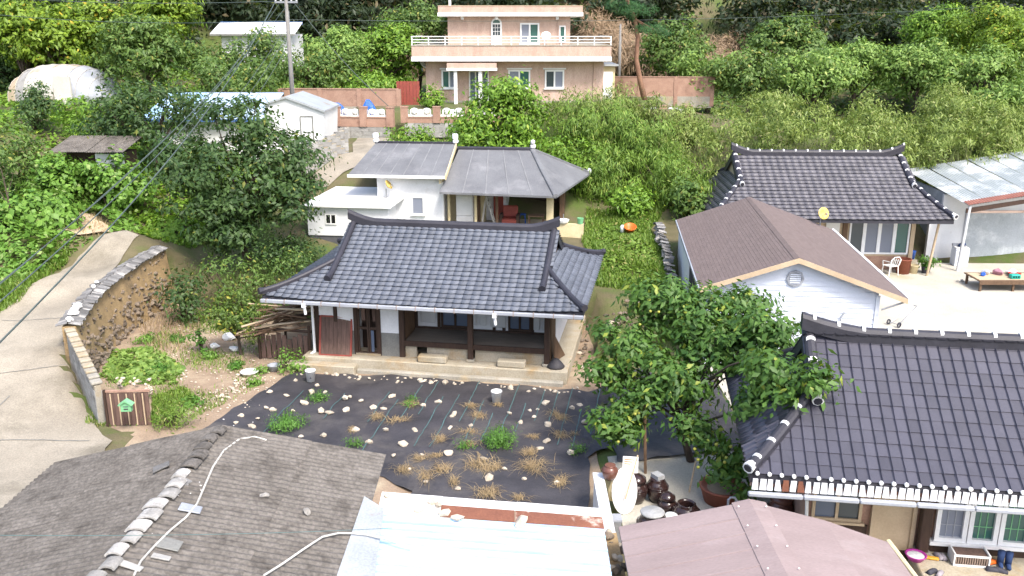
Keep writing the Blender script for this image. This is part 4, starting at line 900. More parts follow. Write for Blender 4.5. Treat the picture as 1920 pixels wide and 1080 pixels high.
# ------------------------------------------------------------------ 5. shingled garage
h5 = thing('garage', 'garage with brown shingle roof and pale blue lap siding gable', 'garage', (8.5, 28, .35), -6)
YF, YB = -1.15, 9.3; XL, XR, XA = -2.55, 3.72, .38; ZL, ZR, ZA = 2.68, 2.50, 3.70
WL, WR = -2.2, 2.95
MB().slab([(WL, -.78, -.3), (WR, -.78, -.3), (WR, -.78, 2.62), (XA, -.78, 3.6), (WL, -.78, 2.72)], (0, 9.7, 0)).build('wall', 'siding', h5)
def slope_z(x): return ZL + (ZA - ZL) * (x - XL) / (XA - XL) if x < XA else ZR + (ZA - ZR) * (XR - x) / (XR - XA)
z = -.28; k = 0
while z < 3.55:
    t = min(1, max(0, (z + .17 - 2.45) / (3.6 - 2.45))); a = WL + (XA - WL) * max(0, (z + .12 - 2.62) / (3.6 - 2.62)); b = WR + (XA - WR) * max(0, (z + .12 - 2.52) / (3.6 - 2.52))
    if b - a > .25: MB().slab([(a, -.792, z + .165), (a, -.815, z), (b, -.815, z), (b, -.792, z + .165)], (0, .011, 0)).build('siding_board', 'siding', h5)
    z += .168
MB().box(WL - .04, WL + .08, -.845, -.818, -.3, 2.6).build('corner_trim', 'siding', h5); MB().box(WR - .08, WR + .04, -.845, -.818, -.3, 2.5).build('corner_trim', 'siding', h5)
rf5 = MB().slab([(XL, YF, ZL), (XA, YF, ZA), (XA, YB, ZA), (XL, YB, ZL)], (0, 0, -.08)).slab([(XA, YF, ZA), (XR, YF, ZR), (XR, YB - .4, ZR), (XA, YB, ZA)], (0, 0, -.08)).build('roof', 'shingle', h5)
for side in (0, 1):       # shingle courses: thin strips, each lapping the one below
    n = 26; xe, ze = ((XL, ZL) if side == 0 else (XR, ZR))
    for i in range(n):
        t0, t1 = i / n, (i + 1.15) / n; t1 = min(t1, 1)
        xa, xb = xe + (XA - xe) * t0, xe + (XA - xe) * t1; za, zb = ze + (ZA - ze) * t0, ze + (ZA - ze) * t1
        yb = YB if side == 0 else YB - .4 * (1 - t0)
        MB().slab([(xa, YF - .01, za + .012), (xb, YF - .01, zb + .006), (xb, yb, zb + .006), (xa, yb, za + .012)], (0, 0, -.012)).build('shingle_course', 'shingle', rf5)
rcL, rcR = (ZA - ZL) / (XA - XL) * .15, (ZA - ZR) / (XR - XA) * .15
MB().slab([(XA - .15, YF - .012, ZA - rcL + .016), (XA, YF - .012, ZA + .016), (XA, YB, ZA + .016), (XA - .15, YB, ZA - rcL + .016)], (0, 0, .008)).slab([(XA + .001, YF - .012, ZA + .016), (XA + .15, YF - .012, ZA - rcR + .016), (XA + .15, YB, ZA - rcR + .016), (XA + .001, YB, ZA + .016)], (0, 0, .008)).build('ridge_cap', 'shingle', rf5)
MB().slab([(XL, YF - .03, ZL - .15), (XA, YF - .03, ZA - .15), (XA, YF - .03, ZA + .01), (XL, YF - .03, ZL + .01)], (0, .025, 0)).slab([(XA, YF - .03, ZA - .15), (XR, YF - .03, ZR - .15), (XR, YF - .03, ZR + .01), (XA, YF - .03, ZA + .01)], (0, .025, 0)).build('verge_board', 'tan', h5)
MB().box(XR + .002, XR + .09, YF, YB - .4, ZR - .1, ZR + .03).build('gutter', 'white', h5); MB().box(XL - .05, XL - .002, YF, YB, ZL - .1, ZL + .0).build('eave_trim', 'gutter', h5)
vt = MB(Matrix.Translation((XA, -.82, 2.98)) @ Matrix.Rotation(R(90), 4, 'X')).lathe([(.27, 0), (.27, .05), (.21, .06), (.21, .02), (.01, .02)], n=8).build('round_vent', 'gutter', h5)
for k in range(5): MB().box(XA - .17, XA + .17, -.868, -.845, 2.83 + k * .065, 2.865 + k * .065).build('louvre', 'siding', vt)
MB().tube([(1.85, -.9, -.3), (1.85, -.9, 1.75), (1.95, -.9, 1.95)], .03, 6).build('vent_pipe', 'gutter', h5)
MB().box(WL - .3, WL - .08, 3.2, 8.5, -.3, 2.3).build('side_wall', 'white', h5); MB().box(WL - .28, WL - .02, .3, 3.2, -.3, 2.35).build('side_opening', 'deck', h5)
MB().tube([(3.0, -1.0, 2.1), (3.66, -1.1, 2.4)], .03, 6).build('bracket', 'metal', h5)
dish('orange-yellow satellite dish at the back edge of the brown garage roof', (*frame_pt((8.5, 28, -6))(3.2, 8.6, 0)[:2], 2.95), 20, 'dish', .25, .45, 20)
# ------------------------------------------------------------------ 6. zinc-roofed shed on the right
h6 = thing('zinc_shed', 'open shed with patchy grey zinc roof at the right edge of the courtyard', 'shed', (20, 39, .35), 0)
FL, FR, BR_, BL = (-.1, 0, 3.0), (7.5, .3, 4.2), (8.0, 6.6, 4.9), (-.4, 6.2, 3.65)
q = [Vector(p) for p in (FL, FR, BR_, BL)]
for i in range(8):
    a, b = q[0].lerp(q[1], i / 8), q[0].lerp(q[1], (i + 1.02) / 8); c, d = q[3].lerp(q[2], (i + 1.02) / 8), q[3].lerp(q[2], i / 8)
    corrugated(MB(), a + Vector((0, 0, .01 * (i % 2))), b - a, d - a, (b - a).length, (d - a).length, .12, .016, 6).build('roof_sheet', 'oldzinc', h6)
corrugated(MB(), (-.1, -.02, 3.03), q[1] - q[0], (0, 1, .12), 3.4, .55, .12, .016, 6).build('roof_sheet', 'redzinc', h6)
MB().box(.1, 7, .12, .2, 2.65, 2.75).build('beam', 'copper', h6); MB().slab([(-.1, .1, 2.85), (7.4, .3, 4.0), (7.4, .3, 3.85), (-.1, .1, 2.65)], (0, .06, 0)).build('beam', 'wood', h6)
MB().tube([(-.1, .15, -.02), (.05, .15, 2.95)], .075, 8).build('post', 'whitepole', h6)
MB().box(-.15, 7, 2.2, 2.35, -.3, 3.1).build('wall', 'plaster', h6); MB().box(-.75, -.16, 2.0, 2.2, -.3, 2.3).build('wall', 'plaster', h6); MB().box(1.0, 6.5, 2.12, 2.197, .1, 2.3).build('wall_panel', 'greywall', h6); MB().box(.95, 6.55, 2.14, 2.196, 2.3, 2.36).box(.95, 1.0, 2.14, 2.196, .1, 2.3).build('panel_frame', 'metal', h6)
MB().box(-.14, 0, 2.36, 6.2, -.3, 3.2).build('wall', 'greywall', h6)
# ------------------------------------------------------------------ 7. near tiled house on the right
h7 = thing('tiled_house', 'near house with dark navy tiled roof and white framed glass doors, right edge', 'house', (6.0, 16.2, .2), -8)
def pr7(x, y): return 0 if x < 4.6 else 60
roof7, zf7 = hanok_roof(h7, -1.38, 11.5, -.82, 5.0, 2.42, 4.28, .05, 10.2, 1.05, 'tilenavy', 'tileridge', .225, .30, 'giwa', gable='wood', caps=('white', .52), prior=pr7, rw=.24, rh=.24, ends=.30, lift=.05, ye=.7)
me_ = MB(Matrix.Rotation(R(90), 4, 'X')).lathe([(.040, 0), (.040, .04), (.03, .05), (.005, .052)], n=9).build('x', 'white', h7); cap_me = me_.data; bpy.data.objects.remove(me_)
for i in range(34):
    o = bpy.data.objects.new('eave_end_tile', cap_me); COL.objects.link(o); o.parent = roof7; x = -1.25 + i * .225; o.location = (x, -.83, zf7(x, -.82) + .03)
for i in range(62):
    x = -1.33 + i * .14; MB().slab([(x, -.845, 2.15), (x + .122 + .012 * math.sin(i * 2.3), -.845, 2.15), (x + .105 + .02 * math.sin(i * 1.7), -.845, 2.375), (x + .012, -.845, 2.375)], (0, .02, 0)).build('fascia_tooth', 'rust' if rd.random() < .12 else 'plaster', h7)
MB().box(-1.36, 9, -.795, -.775, 2.2, 2.40).build('fascia_back', 'rust', h7)
for i in range(7): MB().box(-1.4 + i * 1.02, -.39 + i * 1.02, -.95, -.85, 2.04, 2.13).build('gutter', 'gutter', h7, bevel=.02)
MB().box(.0, 10, .3, 4.4, -.3, 2.3).build('wall', 'brick', h7)
MB().box(2.31, 10, .17, .298, .502, .675).build('brown_base', 'wood', h7); MB().box(2.0, 10, -1.05, .298, -.3, .50).build('doorstep', 'plat', h7, bevel=.02); MB().box(-.05, 2.09, .2, .298, -.3, .42).build('brown_base', 'wood', h7)
window(h7, -.1 + .15, 1.02, 1.0, 2.02, .3, 2, 'tan', 'glassblue', .06, .07, True, gm2='glass')
MB().box(.02, 1.16, .26, .297, .43, .93).build('wood_panel', 'wood', h7)
dr7 = MB().box(1.2, 1.28, .19, .297, .425, 2.2).box(1.98, 2.06, .19, .297, .425, 2.2).box(1.28, 1.98, .2, .297, 2.12, 2.2).build('door_frame', 'tan', h7)
d7 = MB().box(1.28, 1.98, .24, .296, .44, 1.72).build('door', 'tan', h7); MB().box(1.28, 1.98, .23, .295, 1.73, 1.8).build('door_rail', 'white', d7); MB().box(1.28, 1.98, .25, .294, 1.82, 2.1).build('pane', 'glass', d7); MB().lathe([(.03, 0), (.03, .05), (.01, .05)], (1.36, .2, 1.68), 8).build('knob', 'darkshoe', d7)
MB().box(2.1, 2.3, .0, .2, .505, 2.25).build('post', 'wood', h7, bevel=.02); MB().box(2.06, 2.34, -.04, .24, .501, .57).build('post_base', 'cement', h7)
for a, b, gmn, gr in ((2.42, 3.02, 'screen', 'gutter'), (3.04, 3.6, 'glassgrn', 'green'), (3.62, 4.2, 'glassgrn', 'green'), (4.22, 4.85, 'screen', 'gutter')): window(h7, a, b, .76, 2.16, .24, 1, 'pvc', gmn, .085, .10, False, grid=(3, 4, gr), name='glass_door')
MB().box(2.34, 4.95, .1, .30, .68, .755).build('door_sill', 'pvc', h7); MB().box(2.34, 4.95, .14, .298, 2.162, 2.2).build('door_head', 'pvc', h7)
MB().box(5.0, 9, .24, .299, .36, 2.2).build('wood_panel', 'wood', h7)
MB().tube([(-.05, .2, 1.0), (-.12, .12, 1.9), (-.1, -.6, 2.15)], .035, 7).build('downpipe', 'pvc', h7)
H7 = lambda x, y, z: (*frame_pt((6.0, 16.2, -8))(x, y, 0)[:2], .2 + z)
# ------------------------------------------------------------------ 8. brown-roofed shed in the foreground
h8 = thing('brown_shed', 'low shed with smooth dusty-brown coated roof in the right foreground', 'shed', (0, 0, 0), 0)
A8, L8, R8 = Vector((4.17, 14.3, 2.8)), Vector((1.88, 14.2, 2.35)), Vector((6.45, 13.75, 2.32)); near = Vector((0, -7.5, 0))
M8 = A8.lerp(R8, .55) + Vector((0, 0, .06))
L8n = L8 + near + Vector((-.05, 0, 0)); A8n = A8 + near; R8n = R8 + near + Vector((-.1, 0, 0)); M8n = M8 + near
def smoothslope(pts, nm='roof'):
    return MB().slab([tuple(p) for p in pts], (0, 0, -.05)).build(nm, 'brownroof', h8)
smoothslope((L8n, A8n, A8, L8)); smoothslope((A8n, M8n, M8, A8)); smoothslope((M8n, R8n, R8, M8))
for i in range(1, 16):     # low standing ribs of the sheets under the coating
    t = i / 16; p = near * t; MB().slab([tuple(L8 + p + Vector((0, -.02, .0))), tuple(A8 + p + Vector((0, -.02, 0))), tuple(A8 + p + Vector((0, .02, 0))), tuple(L8 + p + Vector((0, .02, 0)))], (0, 0, .008)).build('rib', 'brownroof', h8)
MB().slab([tuple(A8 + Vector((-.3, .02, -.056))), tuple(A8 + Vector((0, .02, .02))), tuple(A8n + Vector((0, 0, .02))), tuple(A8n + Vector((-.3, 0, -.056)))], (0, 0, .012)).slab([tuple(A8 + Vector((.001, .02, .02))), tuple(A8 + Vector((.3, .02, -.044))), tuple(A8n + Vector((.3, 0, -.044))), tuple(A8n + Vector((.001, 0, .02)))], (0, 0, .012)).build('ridge_cap', 'brownroof', h8)
for i in range(12):
    for s in (-.24, .24): MB().lathe([(.016, 0), (.012, .012), (.002, .014)], tuple(A8 + near * (i / 12 + .03) + Vector((s, 0, .02))), 6).build('screw', 'plastic', h8)
MB().box(2.1, 2.2, 7, 14.0, 0, 2.24).box(2.1, 6.2, 13.4, 13.5, 0, 2.18).box(6.1, 6.2, 7, 13.3, 0, 2.2).build('wall', 'grey', h8)
MB().tube([tuple(R8 + Vector((.05, .1, -.05))), tuple(R8n + Vector((.3, 0, -.1)))], .05, 8).build('gutter_pipe', 'cream', h8)
# ------------------------------------------------------------------ 9. pale metal roof shed
h9 = thing('metal_roof_shed', 'shed with white and pale blue ribbed metal roof beside the slate roof, bottom centre', 'shed', (0, 0, 0), 0)
TL, TR = Vector((-2.42, 15.15, 2.45)), Vector((1.62, 14.7, 2.36))
slope9 = Vector((0, -1, -.06))
for j in range(7):
    a = TL + slope9 * (j * 1.0 + .62) + Vector((.0 + .045 * j, 0, 0)); b = TR + slope9 * (j * 1.0 + .55); d = slope9 * 1.0
    sh = MB().slab([tuple(a), tuple(b), tuple(b + d), tuple(a + d + Vector((.045, 0, 0)))], (0, 0, -.02)).build('roof_sheet', 'whiteblue', h9)
    for k in range(5):
        p, q_ = a + d * (k / 5 + .04), b + d * (k / 5 + .04); dn = Vector((0, -.022, 0))
        MB().slab([tuple(p + dn), tuple(q_ + dn), tuple(q_ - dn), tuple(p - dn)], (0, 0, .028)).build('rib', 'bluesheet', sh)
for (a, b, m_, o) in ((0, .28, 'whitesheet', .03), (.28, .62, 'whitesheet', .022), (.62, 1.0, 'whitesheet', .03)):
    p, q_ = TL.lerp(TR, a), TL.lerp(TR, b); MB().slab([tuple(p + Vector((0, .05, o))), tuple(p + slope9 * .22 + Vector((0, 0, o))), tuple(q_ + slope9 * .22 + Vector((0, 0, o))), tuple(q_ + Vector((0, .05, o)))], (0, 0, .012)).build('capping', m_, h9)
for (a, b) in ((.28, .61), (.615, 1.0)):
    p, q_ = TL.lerp(TR, a), TL.lerp(TR, b); MB().slab([tuple(p + slope9 * .222 + Vector((0, 0, .02))), tuple(p + slope9 * .58 + Vector((0, 0, .02))), tuple(q_ + slope9 * .58 + Vector((0, 0, .02))), tuple(q_ + slope9 * .222 + Vector((0, 0, .02)))], (0, 0, .012)).build('rust_strip', 'rust', h9)
p, q_ = TL, TL.lerp(TR, .28); MB().slab([tuple(p + slope9 * .222 + Vector((0, 0, .02))), tuple(p + slope9 * .64 + Vector((0, 0, .02))), tuple(q_ + slope9 * .64 + Vector((0, 0, .02))), tuple(q_ + slope9 * .222 + Vector((0, 0, .02)))], (0, 0, .012)).build('capping', 'whitesheet', h9)
MB().box(-2.1, 1.5, 7, 14.6, -.1, 1.85).build('wall', 'cement', h9)
for i, (u, v, s) in enumerate(((.24, .18, .26), (.27, .28, .2), (.36, .62, .3), (.30, .5, .28), (.64, .6, .34), (.03, .1, .2), (.18, .5, .24))):
    p = TL.lerp(TR, u) + slope9 * v; tag(rock('stone_slab', 'stone', (p.x, p.y, p.z + .06), s), ['pale stone on the white capping of the metal roof shed', 'pale stone beside the rust strip of the metal roof shed', 'broad tan stone on the blue edge of the metal roof', 'flat pale stone on the white sheet of the metal roof', 'large flat stone at the foot of the rusty roof strip', 'stone at the corner between slate roof and metal roof', 'thin slab stone lying on the white roof sheet'][i], 'stone')
# ------------------------------------------------------------------ 10. old slate roof in the foreground left
h10 = thing('slate_shed', 'low building with weathered grey corrugated slate roof, bottom left foreground', 'shed', (0, 0, 0), 0)
RF, RN = Vector((-5.62, 16.15, 3.38)), Vector((-5.95, 6.5, 3.38)); LF, LN = Vector((-9.2, 16.55, 2.4)), Vector((-9.75, 6.8, 2.4)); GF, GN = Vector((-2.58, 16.9, 2.4)), Vector((-2.58, 6.8, 2.4))
LF2 = Vector((-9.9, 15.2, 2.25))
for (ef, en, sgn) in ((LF, LN, -1), (GF, GN, 1)):
    nrow = 10
    for j in range(nrow):
        for i in range(2):
            t0, t1 = j / nrow, (j + 1.0) / nrow
            r0, r1 = RF.lerp(RN, t0), RF.lerp(RN, t1); e0, e1 = ef.lerp(en, t0), ef.lerp(en, t1)
            u0, u1 = (0, .535) if i == 0 else (.47, 1.0)
            a, b, c, d = r0.lerp(e0, u0), r0.lerp(e0, u1), r1.lerp(e1, u1), r1.lerp(e1, u0)
            n = 90; mb = MB(); vs = []; nz = ((b - a).cross(d - a)).normalized(); nz = nz if nz.z > 0 else -nz
            lift = .016 * (1 - i) + rd.uniform(0, .003)
            for kk in range(5):
                for m_ in range(n + 1):
                    t = m_ / n; p = (a.lerp(d, t)).lerp(b.lerp(c, t), kk / 4); vs.append(p + nz * (.013 * math.cos(2 * math.pi * t * 7) + lift + .004 * math.sin(p.x * 5 + p.y * 3)))
            fs = [(kk * (n + 1) + m_, kk * (n + 1) + m_ + 1, (kk + 1) * (n + 1) + m_ + 1, (kk + 1) * (n + 1) + m_) for kk in range(4) for m_ in range(n)]
            mb.add(vs, fs if sgn > 0 else [f[::-1] for f in fs]); mb.build('slate_sheet', 'slate', h10, True)
MB().slab([(-8.9, 15.9, -.1), (-2.9, 16.3, -.1), (-2.9, 16.3, 2.25), (-5.62, 15.8, 3.2), (-8.9, 15.9, 2.25)], (0, -.15, 0)).build('wall', 'cement', h10)
MB().box(-3.0, -2.85, 7, 16, -.1, 2.2).box(-9.0, -8.85, 7, 15.7, -.1, 2.2).build('wall', 'cement', h10)
# ridge: old round tiles, half of them broken and bleached
n = 22
for i in range(n):
    t = (i + .5) / n * .78; p = RF.lerp(RN, t); q_ = RF.lerp(RN, t + .030)
    w = rd.uniform(.12, .17); tl = MB(); vs = []
    for a, e in ((p, 0), (q_, 1)):
        for k in range(7): an = math.pi * k / 6; vs.append((a.x + w * math.cos(an), a.y, a.z + .02 + .065 * math.sin(an) + .015 * e))
    for a, e in ((p, 0), (q_, 1)):
        for k in range(7): an = math.pi * k / 6; vs.append((a.x + (w - .025) * math.cos(an), a.y, a.z + .005 + .05 * math.sin(an) + .015 * e))
    fs = [(k, k + 1, 8 + k, 7 + k) for k in range(6)] + [(14 + k, 21 + k, 22 + k, 15 + k) for k in range(6)] + [(k, 14 + k, 15 + k, k + 1) for k in range(6)] + [(7 + k, 8 + k, 22 + k, 21 + k) for k in range(6)] + [(0, 7, 21, 14), (6, 20, 27, 13)]
    tl.add(vs, fs); o = tl.build('ridge_tile', 'ridgepale' if i > 4 else 'slate', h10); o.location = (rd.uniform(-.05, .05), 0, rd.uniform(-.01, .02)); 
def on_slate(px, py, up=.055):      # point on the slate roof under a survey point
    z = 3.0
    for _ in range(25):
        p = at(px, py, z); z = .5 * z + .5 * (3.38 - .98 * min(1, abs(p[0] + 5.8) / 3.3))
    return (p[0], p[1], z + up)
def slab_on_slope(name, label, px, py, z, w, d, th, m, yaw, tx=0, ty=0, cat='tile'):
    o = MB().add([(-w / 2, -d / 2, 0), (w * .48, -d / 2, 0.01), (w / 2, d * .46, 0), (-w * .46, d / 2, 0), (-w / 2, -d / 2, th), (w * .48, -d / 2, th + .01), (w / 2, d * .46, th), (-w * .46, d / 2, th)], [(0, 3, 2, 1), (4, 5, 6, 7), (0, 1, 5, 4), (1, 2, 6, 5), (2, 3, 7, 6), (3, 0, 4, 7)]).build(name, m, bevel=.008)
    p = on_slate(px, py, .035); o.location = p; o.rotation_euler = (R(tx), R(ty), R(yaw)); return tag(o, label, cat)
slab_on_slope('roof_tile', 'pale curved tile lying on the cable in the middle of the slate roof', 357, 958, 3.14, .36, .24, .025, 'gutter', 8, 0, 18)
slab_on_slope('roof_tile', 'brown curved tile lying left of the slate ridge', 303, 880, 3.2, .30, .2, .03, 'captile', 25, 0, -16)
slab_on_slope('roof_tile', 'broken grey tile at the right side of the slate ridge', 342, 906, 3.36, .28, .2, .03, 'captile', -20, 0, 16)
slab_on_slope('roof_tile', 'dark square slate piece low on the slate roof', 319, 1025, 3.14, .34, .30, .02, 'grey', 3, 0, 18)
slab_on_slope('roof_tile', 'small white broken tile beside the dark square slate piece', 302, 1050, 3.16, .28, .12, .03, 'block', 5, 0, 18)
slab_on_slope('roof_tile', 'white broken tile at the lower end of the cable on the slate roof', 246, 1067, 3.2, .34, .13, .03, 'block', -6, 0, 18)
for px, py, lab in ((497, 934, 'grey lump of debris in the middle of the slate roof, upper one'), (575, 964, 'grey lump of debris on the slate roof near its right edge, lower one')):
    p = on_slate(px, py, .05); tag(rock('debris', 'stonegrey', p, .2, k=5), lab, 'debris')
for i in range(46):
    px = rd.gauss(372, 45); py = 855 - (px - 410) * 1.05 + rd.gauss(0, 22)
    p = on_slate(px, py, .03); tag(rock('mortar_chip', 'whitesheet', p, rd.uniform(.025, .075), k=rd.randrange(4)), 'white mortar chip scattered along the slate ridge', 'mortar chip', 'mortar chips on the slate roof')
c1 = [on_slate(*q) for q in ((500, 830), (478, 824), (450, 828), (420, 850), (400, 880), (385, 915), (370, 950), (350, 975), (320, 1000), (290, 1030), (265, 1058), (252, 1085))]
tag(MB().tube(c1, .018, 6).build('cable', 'cable'), 'pale cable curling down beside the ridge of the slate roof', 'cable')
c2 = [on_slate(*q) for q in ((495, 1085), (530, 1063), (570, 1035), (605, 1012), (635, 1005), (660, 1005))] + [(-2.5, 13.7, 2.5), (-2.1, 13.55, 2.5), (-1.7, 13.4, 2.42)]
tag(MB().tube(c2, .018, 6).build('cable', 'cable'), 'pale cable crossing from the slate roof to the metal roof', 'cable')
fl = MB(); fl.slab([(-2.72, 15.0, 2.50), (-2.30, 14.6, 2.47), (-2.12, 11.5, 2.34), (-2.8, 11.3, 2.44)], (0, 0, .01)); fo = fl.build('flashing', 'zinc', h10)
# ------------------------------------------------------------------ 11-14 sheds further off
h11 = thing('white_barn', 'long white barn with pale blue roof half hidden behind the large dark tree', 'barn', (-18.2, 46.0, 4.9), 0)
MB().box(0, 6.0, .1, 3.6, -.6, 1.5).build('wall', 'white', h11)
for i in range(6): MB().slab([(-.3 + i * 1.03, -.4, 1.50), (.72 + i * 1.03, -.4, 1.50), (.72 + i * 1.03, 4.0, 2.5), (-.3 + i * 1.03, 4.0, 2.5)], (0, 0, .05)).build('roof_sheet', 'whiteblue' if i > 1 else 'bluesheet', h11)
MB().box(-.3, 5.85, -.43, -.402, 1.42, 1.55).build('blue_edge', 'blueedge', h11); MB().box(-.3, 5.85, 4.0, 4.1, 2.35, 2.58).build('ridge_cap', 'deck', h11)
def b11(px, py, y=46.0): p = aty(px, py, y); return (p[0] + 18.2, p[1] - 46.0, p[2] - 4.9)
gp11 = [b11(497, 305), b11(606, 290), b11(607, 209), b11(536, 184), b11(497, 196)]
MB().slab(gp11, (0, 3.8, 0)).build('end_block', 'white', h11)
MB().slab([b11(610, 207), b11(536, 180), b11(495, 193), b11(495, 197), b11(536, 184), b11(610, 211)], (0, 4.0, 0)).build('end_roof', 'zinc', h11).location.y = -.15
dA, dB = b11(564, 219), b11(588, 272)
MB().box(dA[0], dB[0], -.03, -.004, dB[2], dA[2]).build('door', 'fridge', h11); MB().box(dA[0] - .05, dA[0], -.06, -.004, dB[2], dA[2] + .05).box(dB[0], dB[0] + .05, -.06, -.004, dB[2], dA[2] + .05).box(dA[0], dB[0], -.06, -.004, dA[2], dA[2] + .05).build('door_frame', 'grey', h11)
h12 = thing('greenhouse', 'dome greenhouse of patched pale film at the far left', 'greenhouse', (-28.9, 60, 6.2), -8)
def ghouse(n0, n1, m, nm, r=1.0):
    mb = MB(); vs = []; N = 12
    for j in range(n0, n1 + 1):
        t = j / 10; x = -3.4 + 6.8 * t; e = max(.0, 1 - abs(2 * t - 1) ** 3.0) ** .5
        for k in range(N + 1): a = math.pi * k / N; vs.append((x, -2.4 * (.45 + .55 * e) * math.cos(a) * r, 2.35 * (.02 + .98 * e) * math.sin(a) ** .8 * r))
    n = n1 - n0; mb.add(vs, [(j * (N + 1) + k, (j + 1) * (N + 1) + k, (j + 1) * (N + 1) + k + 1, j * (N + 1) + k + 1) for j in range(n) for k in range(N)]); return mb.build(nm, m, h12, True)
ghouse(0, 2, 'tan', 'film_panel'); ghouse(2, 3, 'block', 'film_panel', .995); ghouse(3, 7, 'vinyl', 'film_panel', 1.005); ghouse(7, 10, 'gutter', 'film_panel')
for j in range(1, 10):
    t = j / 10; x = -3.4 + 6.8 * t; e = (1 - abs(2 * t - 1) ** 3) ** .5; MB().tube([(x, -2.4 * (.45 + .55 * e) * math.cos(a_) * 1.01, 2.35 * (.02 + .98 * e) * math.sin(a_) ** .8 * 1.01) for a_ in [math.pi * k / 12 for k in range(13)]], .02, 5).build('hoop', 'vinyl', h12)
MB().slab([(1.0, -2.75, -.2), (2.1, -2.7, -.2), (1.9, -2.35, 1.7), (.8, -2.4, 1.75)], (0, .12, 0)).build('door', 'vinyl', h12); MB().slab([(2.3, -2.3, -.2), (3.6, -1.9, -.2), (3.6, -1.9, .5), (2.3, -2.3, .5)], (0, .05, 0)).build('skirt', 'zinc', h12)
h13 = thing('block_shed', 'tiny shed of white blocks with grey slate roof among vines at left', 'shed', (-18.9, 40.4, 4.6), -4)
for j in range(4):
    for i in range(2): MB().box(.35 + i * .62 + .005, .35 + (i + 1) * .62 - .005, 0, .2, -.2 + j * .26, .05 + j * .26).build('block', 'plaster', h13)
MB().box(-1.1, 1.5, .25, 1.6, -.3, .85).build('wall', 'wood', h13)
for i in range(4): corrugated(MB(), (-1.5 + i * .84, -.45, .95 + .01 * (i % 2)), (1, 0, 0), (0, 1, .24), .88, 2.1, .11, .014, 6).build('roof_sheet', 'slate', h13)
h14 = thing('far_house', 'far low white house with blue-edged white roof behind the round tree', 'house', (-24.0, 76, 8.1), 0)
MB().box(.5, 6.2, 0, 4, -.5, 2.2).build('wall', 'white', h14); MB().slab([(-.2, -.6, 2.2), (6.6, -.6, 2.2), (6.6, 2.4, 3.1), (-.2, 2.4, 3.1)], (0, 0, .06)).build('roof', 'white', h14); MB().box(-.2, 6.6, 2.41, 2.5, 2.95, 3.2).build('blue_edge', 'blueedge', h14); MB().box(-.2, 6.6, -.65, -.61, 2.1, 2.25).build('eave', 'grey', h14)
window(h14, 3.9, 5.0, .7, 1.7, 0, 2, 'white', 'screen', .1, .08); window(h14, 1.2, 2.3, .7, 1.7, 0, 2, 'white', 'screen', .1, .08)
h15 = thing('far_shed', 'far shed with dull pink roof above the trees on the right', 'shed', (*aty(1620, 88, 92)[:2], 8.2), 0)
MB().box(-2.6, 2.6, 0, 4, -1, .75).build('wall', 'cement', h15); MB().slab([(-2.9, -.3, .8), (2.9, -.3, .8), (2.5, 2, 1.5), (-2.5, 2, 1.5)], (0, 0, .08)).build('roof', 'redzinc', h15)
# ------------------------------------------------------------------ curved earth-and-stone wall with tile cap
W = WALL
def spline(P, n):
    out = []; P = [Vector((*p, 0)) if len(p) == 2 else Vector(p) for p in P]; Q = [P[0] * 2 - P[1]] + P + [P[-1] * 2 - P[-2]]
    for i in range(1, len(Q) - 2):
        for k in range(n):
            t = k / n; a, b, c, d = Q[i - 1], Q[i], Q[i + 1], Q[i + 2]
            out.append(.5 * ((2 * b) + (c - a) * t + (2 * a - 5 * b + 4 * c - d) * t * t + (3 * b - a - 3 * c + d) * t ** 3))
    return out + [P[-1]]
ws = spline(W, 8); NW = len(ws)
cw = thing('earth_wall', 'curved earth and fieldstone wall with tiled top along the lane', 'wall', (0, 0, 0))
def wnorm(i):
    d = ws[min(i + 1, NW - 1)] - ws[max(i - 1, 0)]; return Vector((d.y, -d.x, 0)).normalized()
top = [2.0 - .12 + .4 * i / NW for i in range(NW)]
vs = []
for i, p in enumerate(ws):
    nn = wnorm(i)
    for (o, z) in ((-.22, -.1), (-.2, top[i]), (.2, top[i]), (.34, top[i] * .5), (.46, -.1)): vs.append((p.x + nn.x * o, p.y + nn.y * o, z))
MB().add(vs, [(i * 5 + k, i * 5 + k + 1, i * 5 + 6 + k, i * 5 + 5 + k) for i in range(NW - 1) for k in range(4)] + [(0, 1, 2, 3, 4), tuple((NW - 1) * 5 + k for k in (4, 3, 2, 1, 0))]).build('core', 'earth', cw)
cnt = 0
for k in range(560):
    u = rd.random() * (NW - 1.01); i = int(u); p = ws[i].lerp(ws[i + 1], u - i); nn = wnorm(i); v = rd.random() ** 1.35; zt = v * (top[i] - .15)
    if zt > top[i] * .55 and rd.random() < .45: continue
    if cnt >= 296: break
    off = .44 - .26 * zt / top[i]; s = rd.uniform(.2, .38) * (1.1 - .35 * v); o = rock('stone', 'wallstone', (p.x + nn.x * off, p.y + nn.y * off, zt), s, cw); cnt += 1
me = None
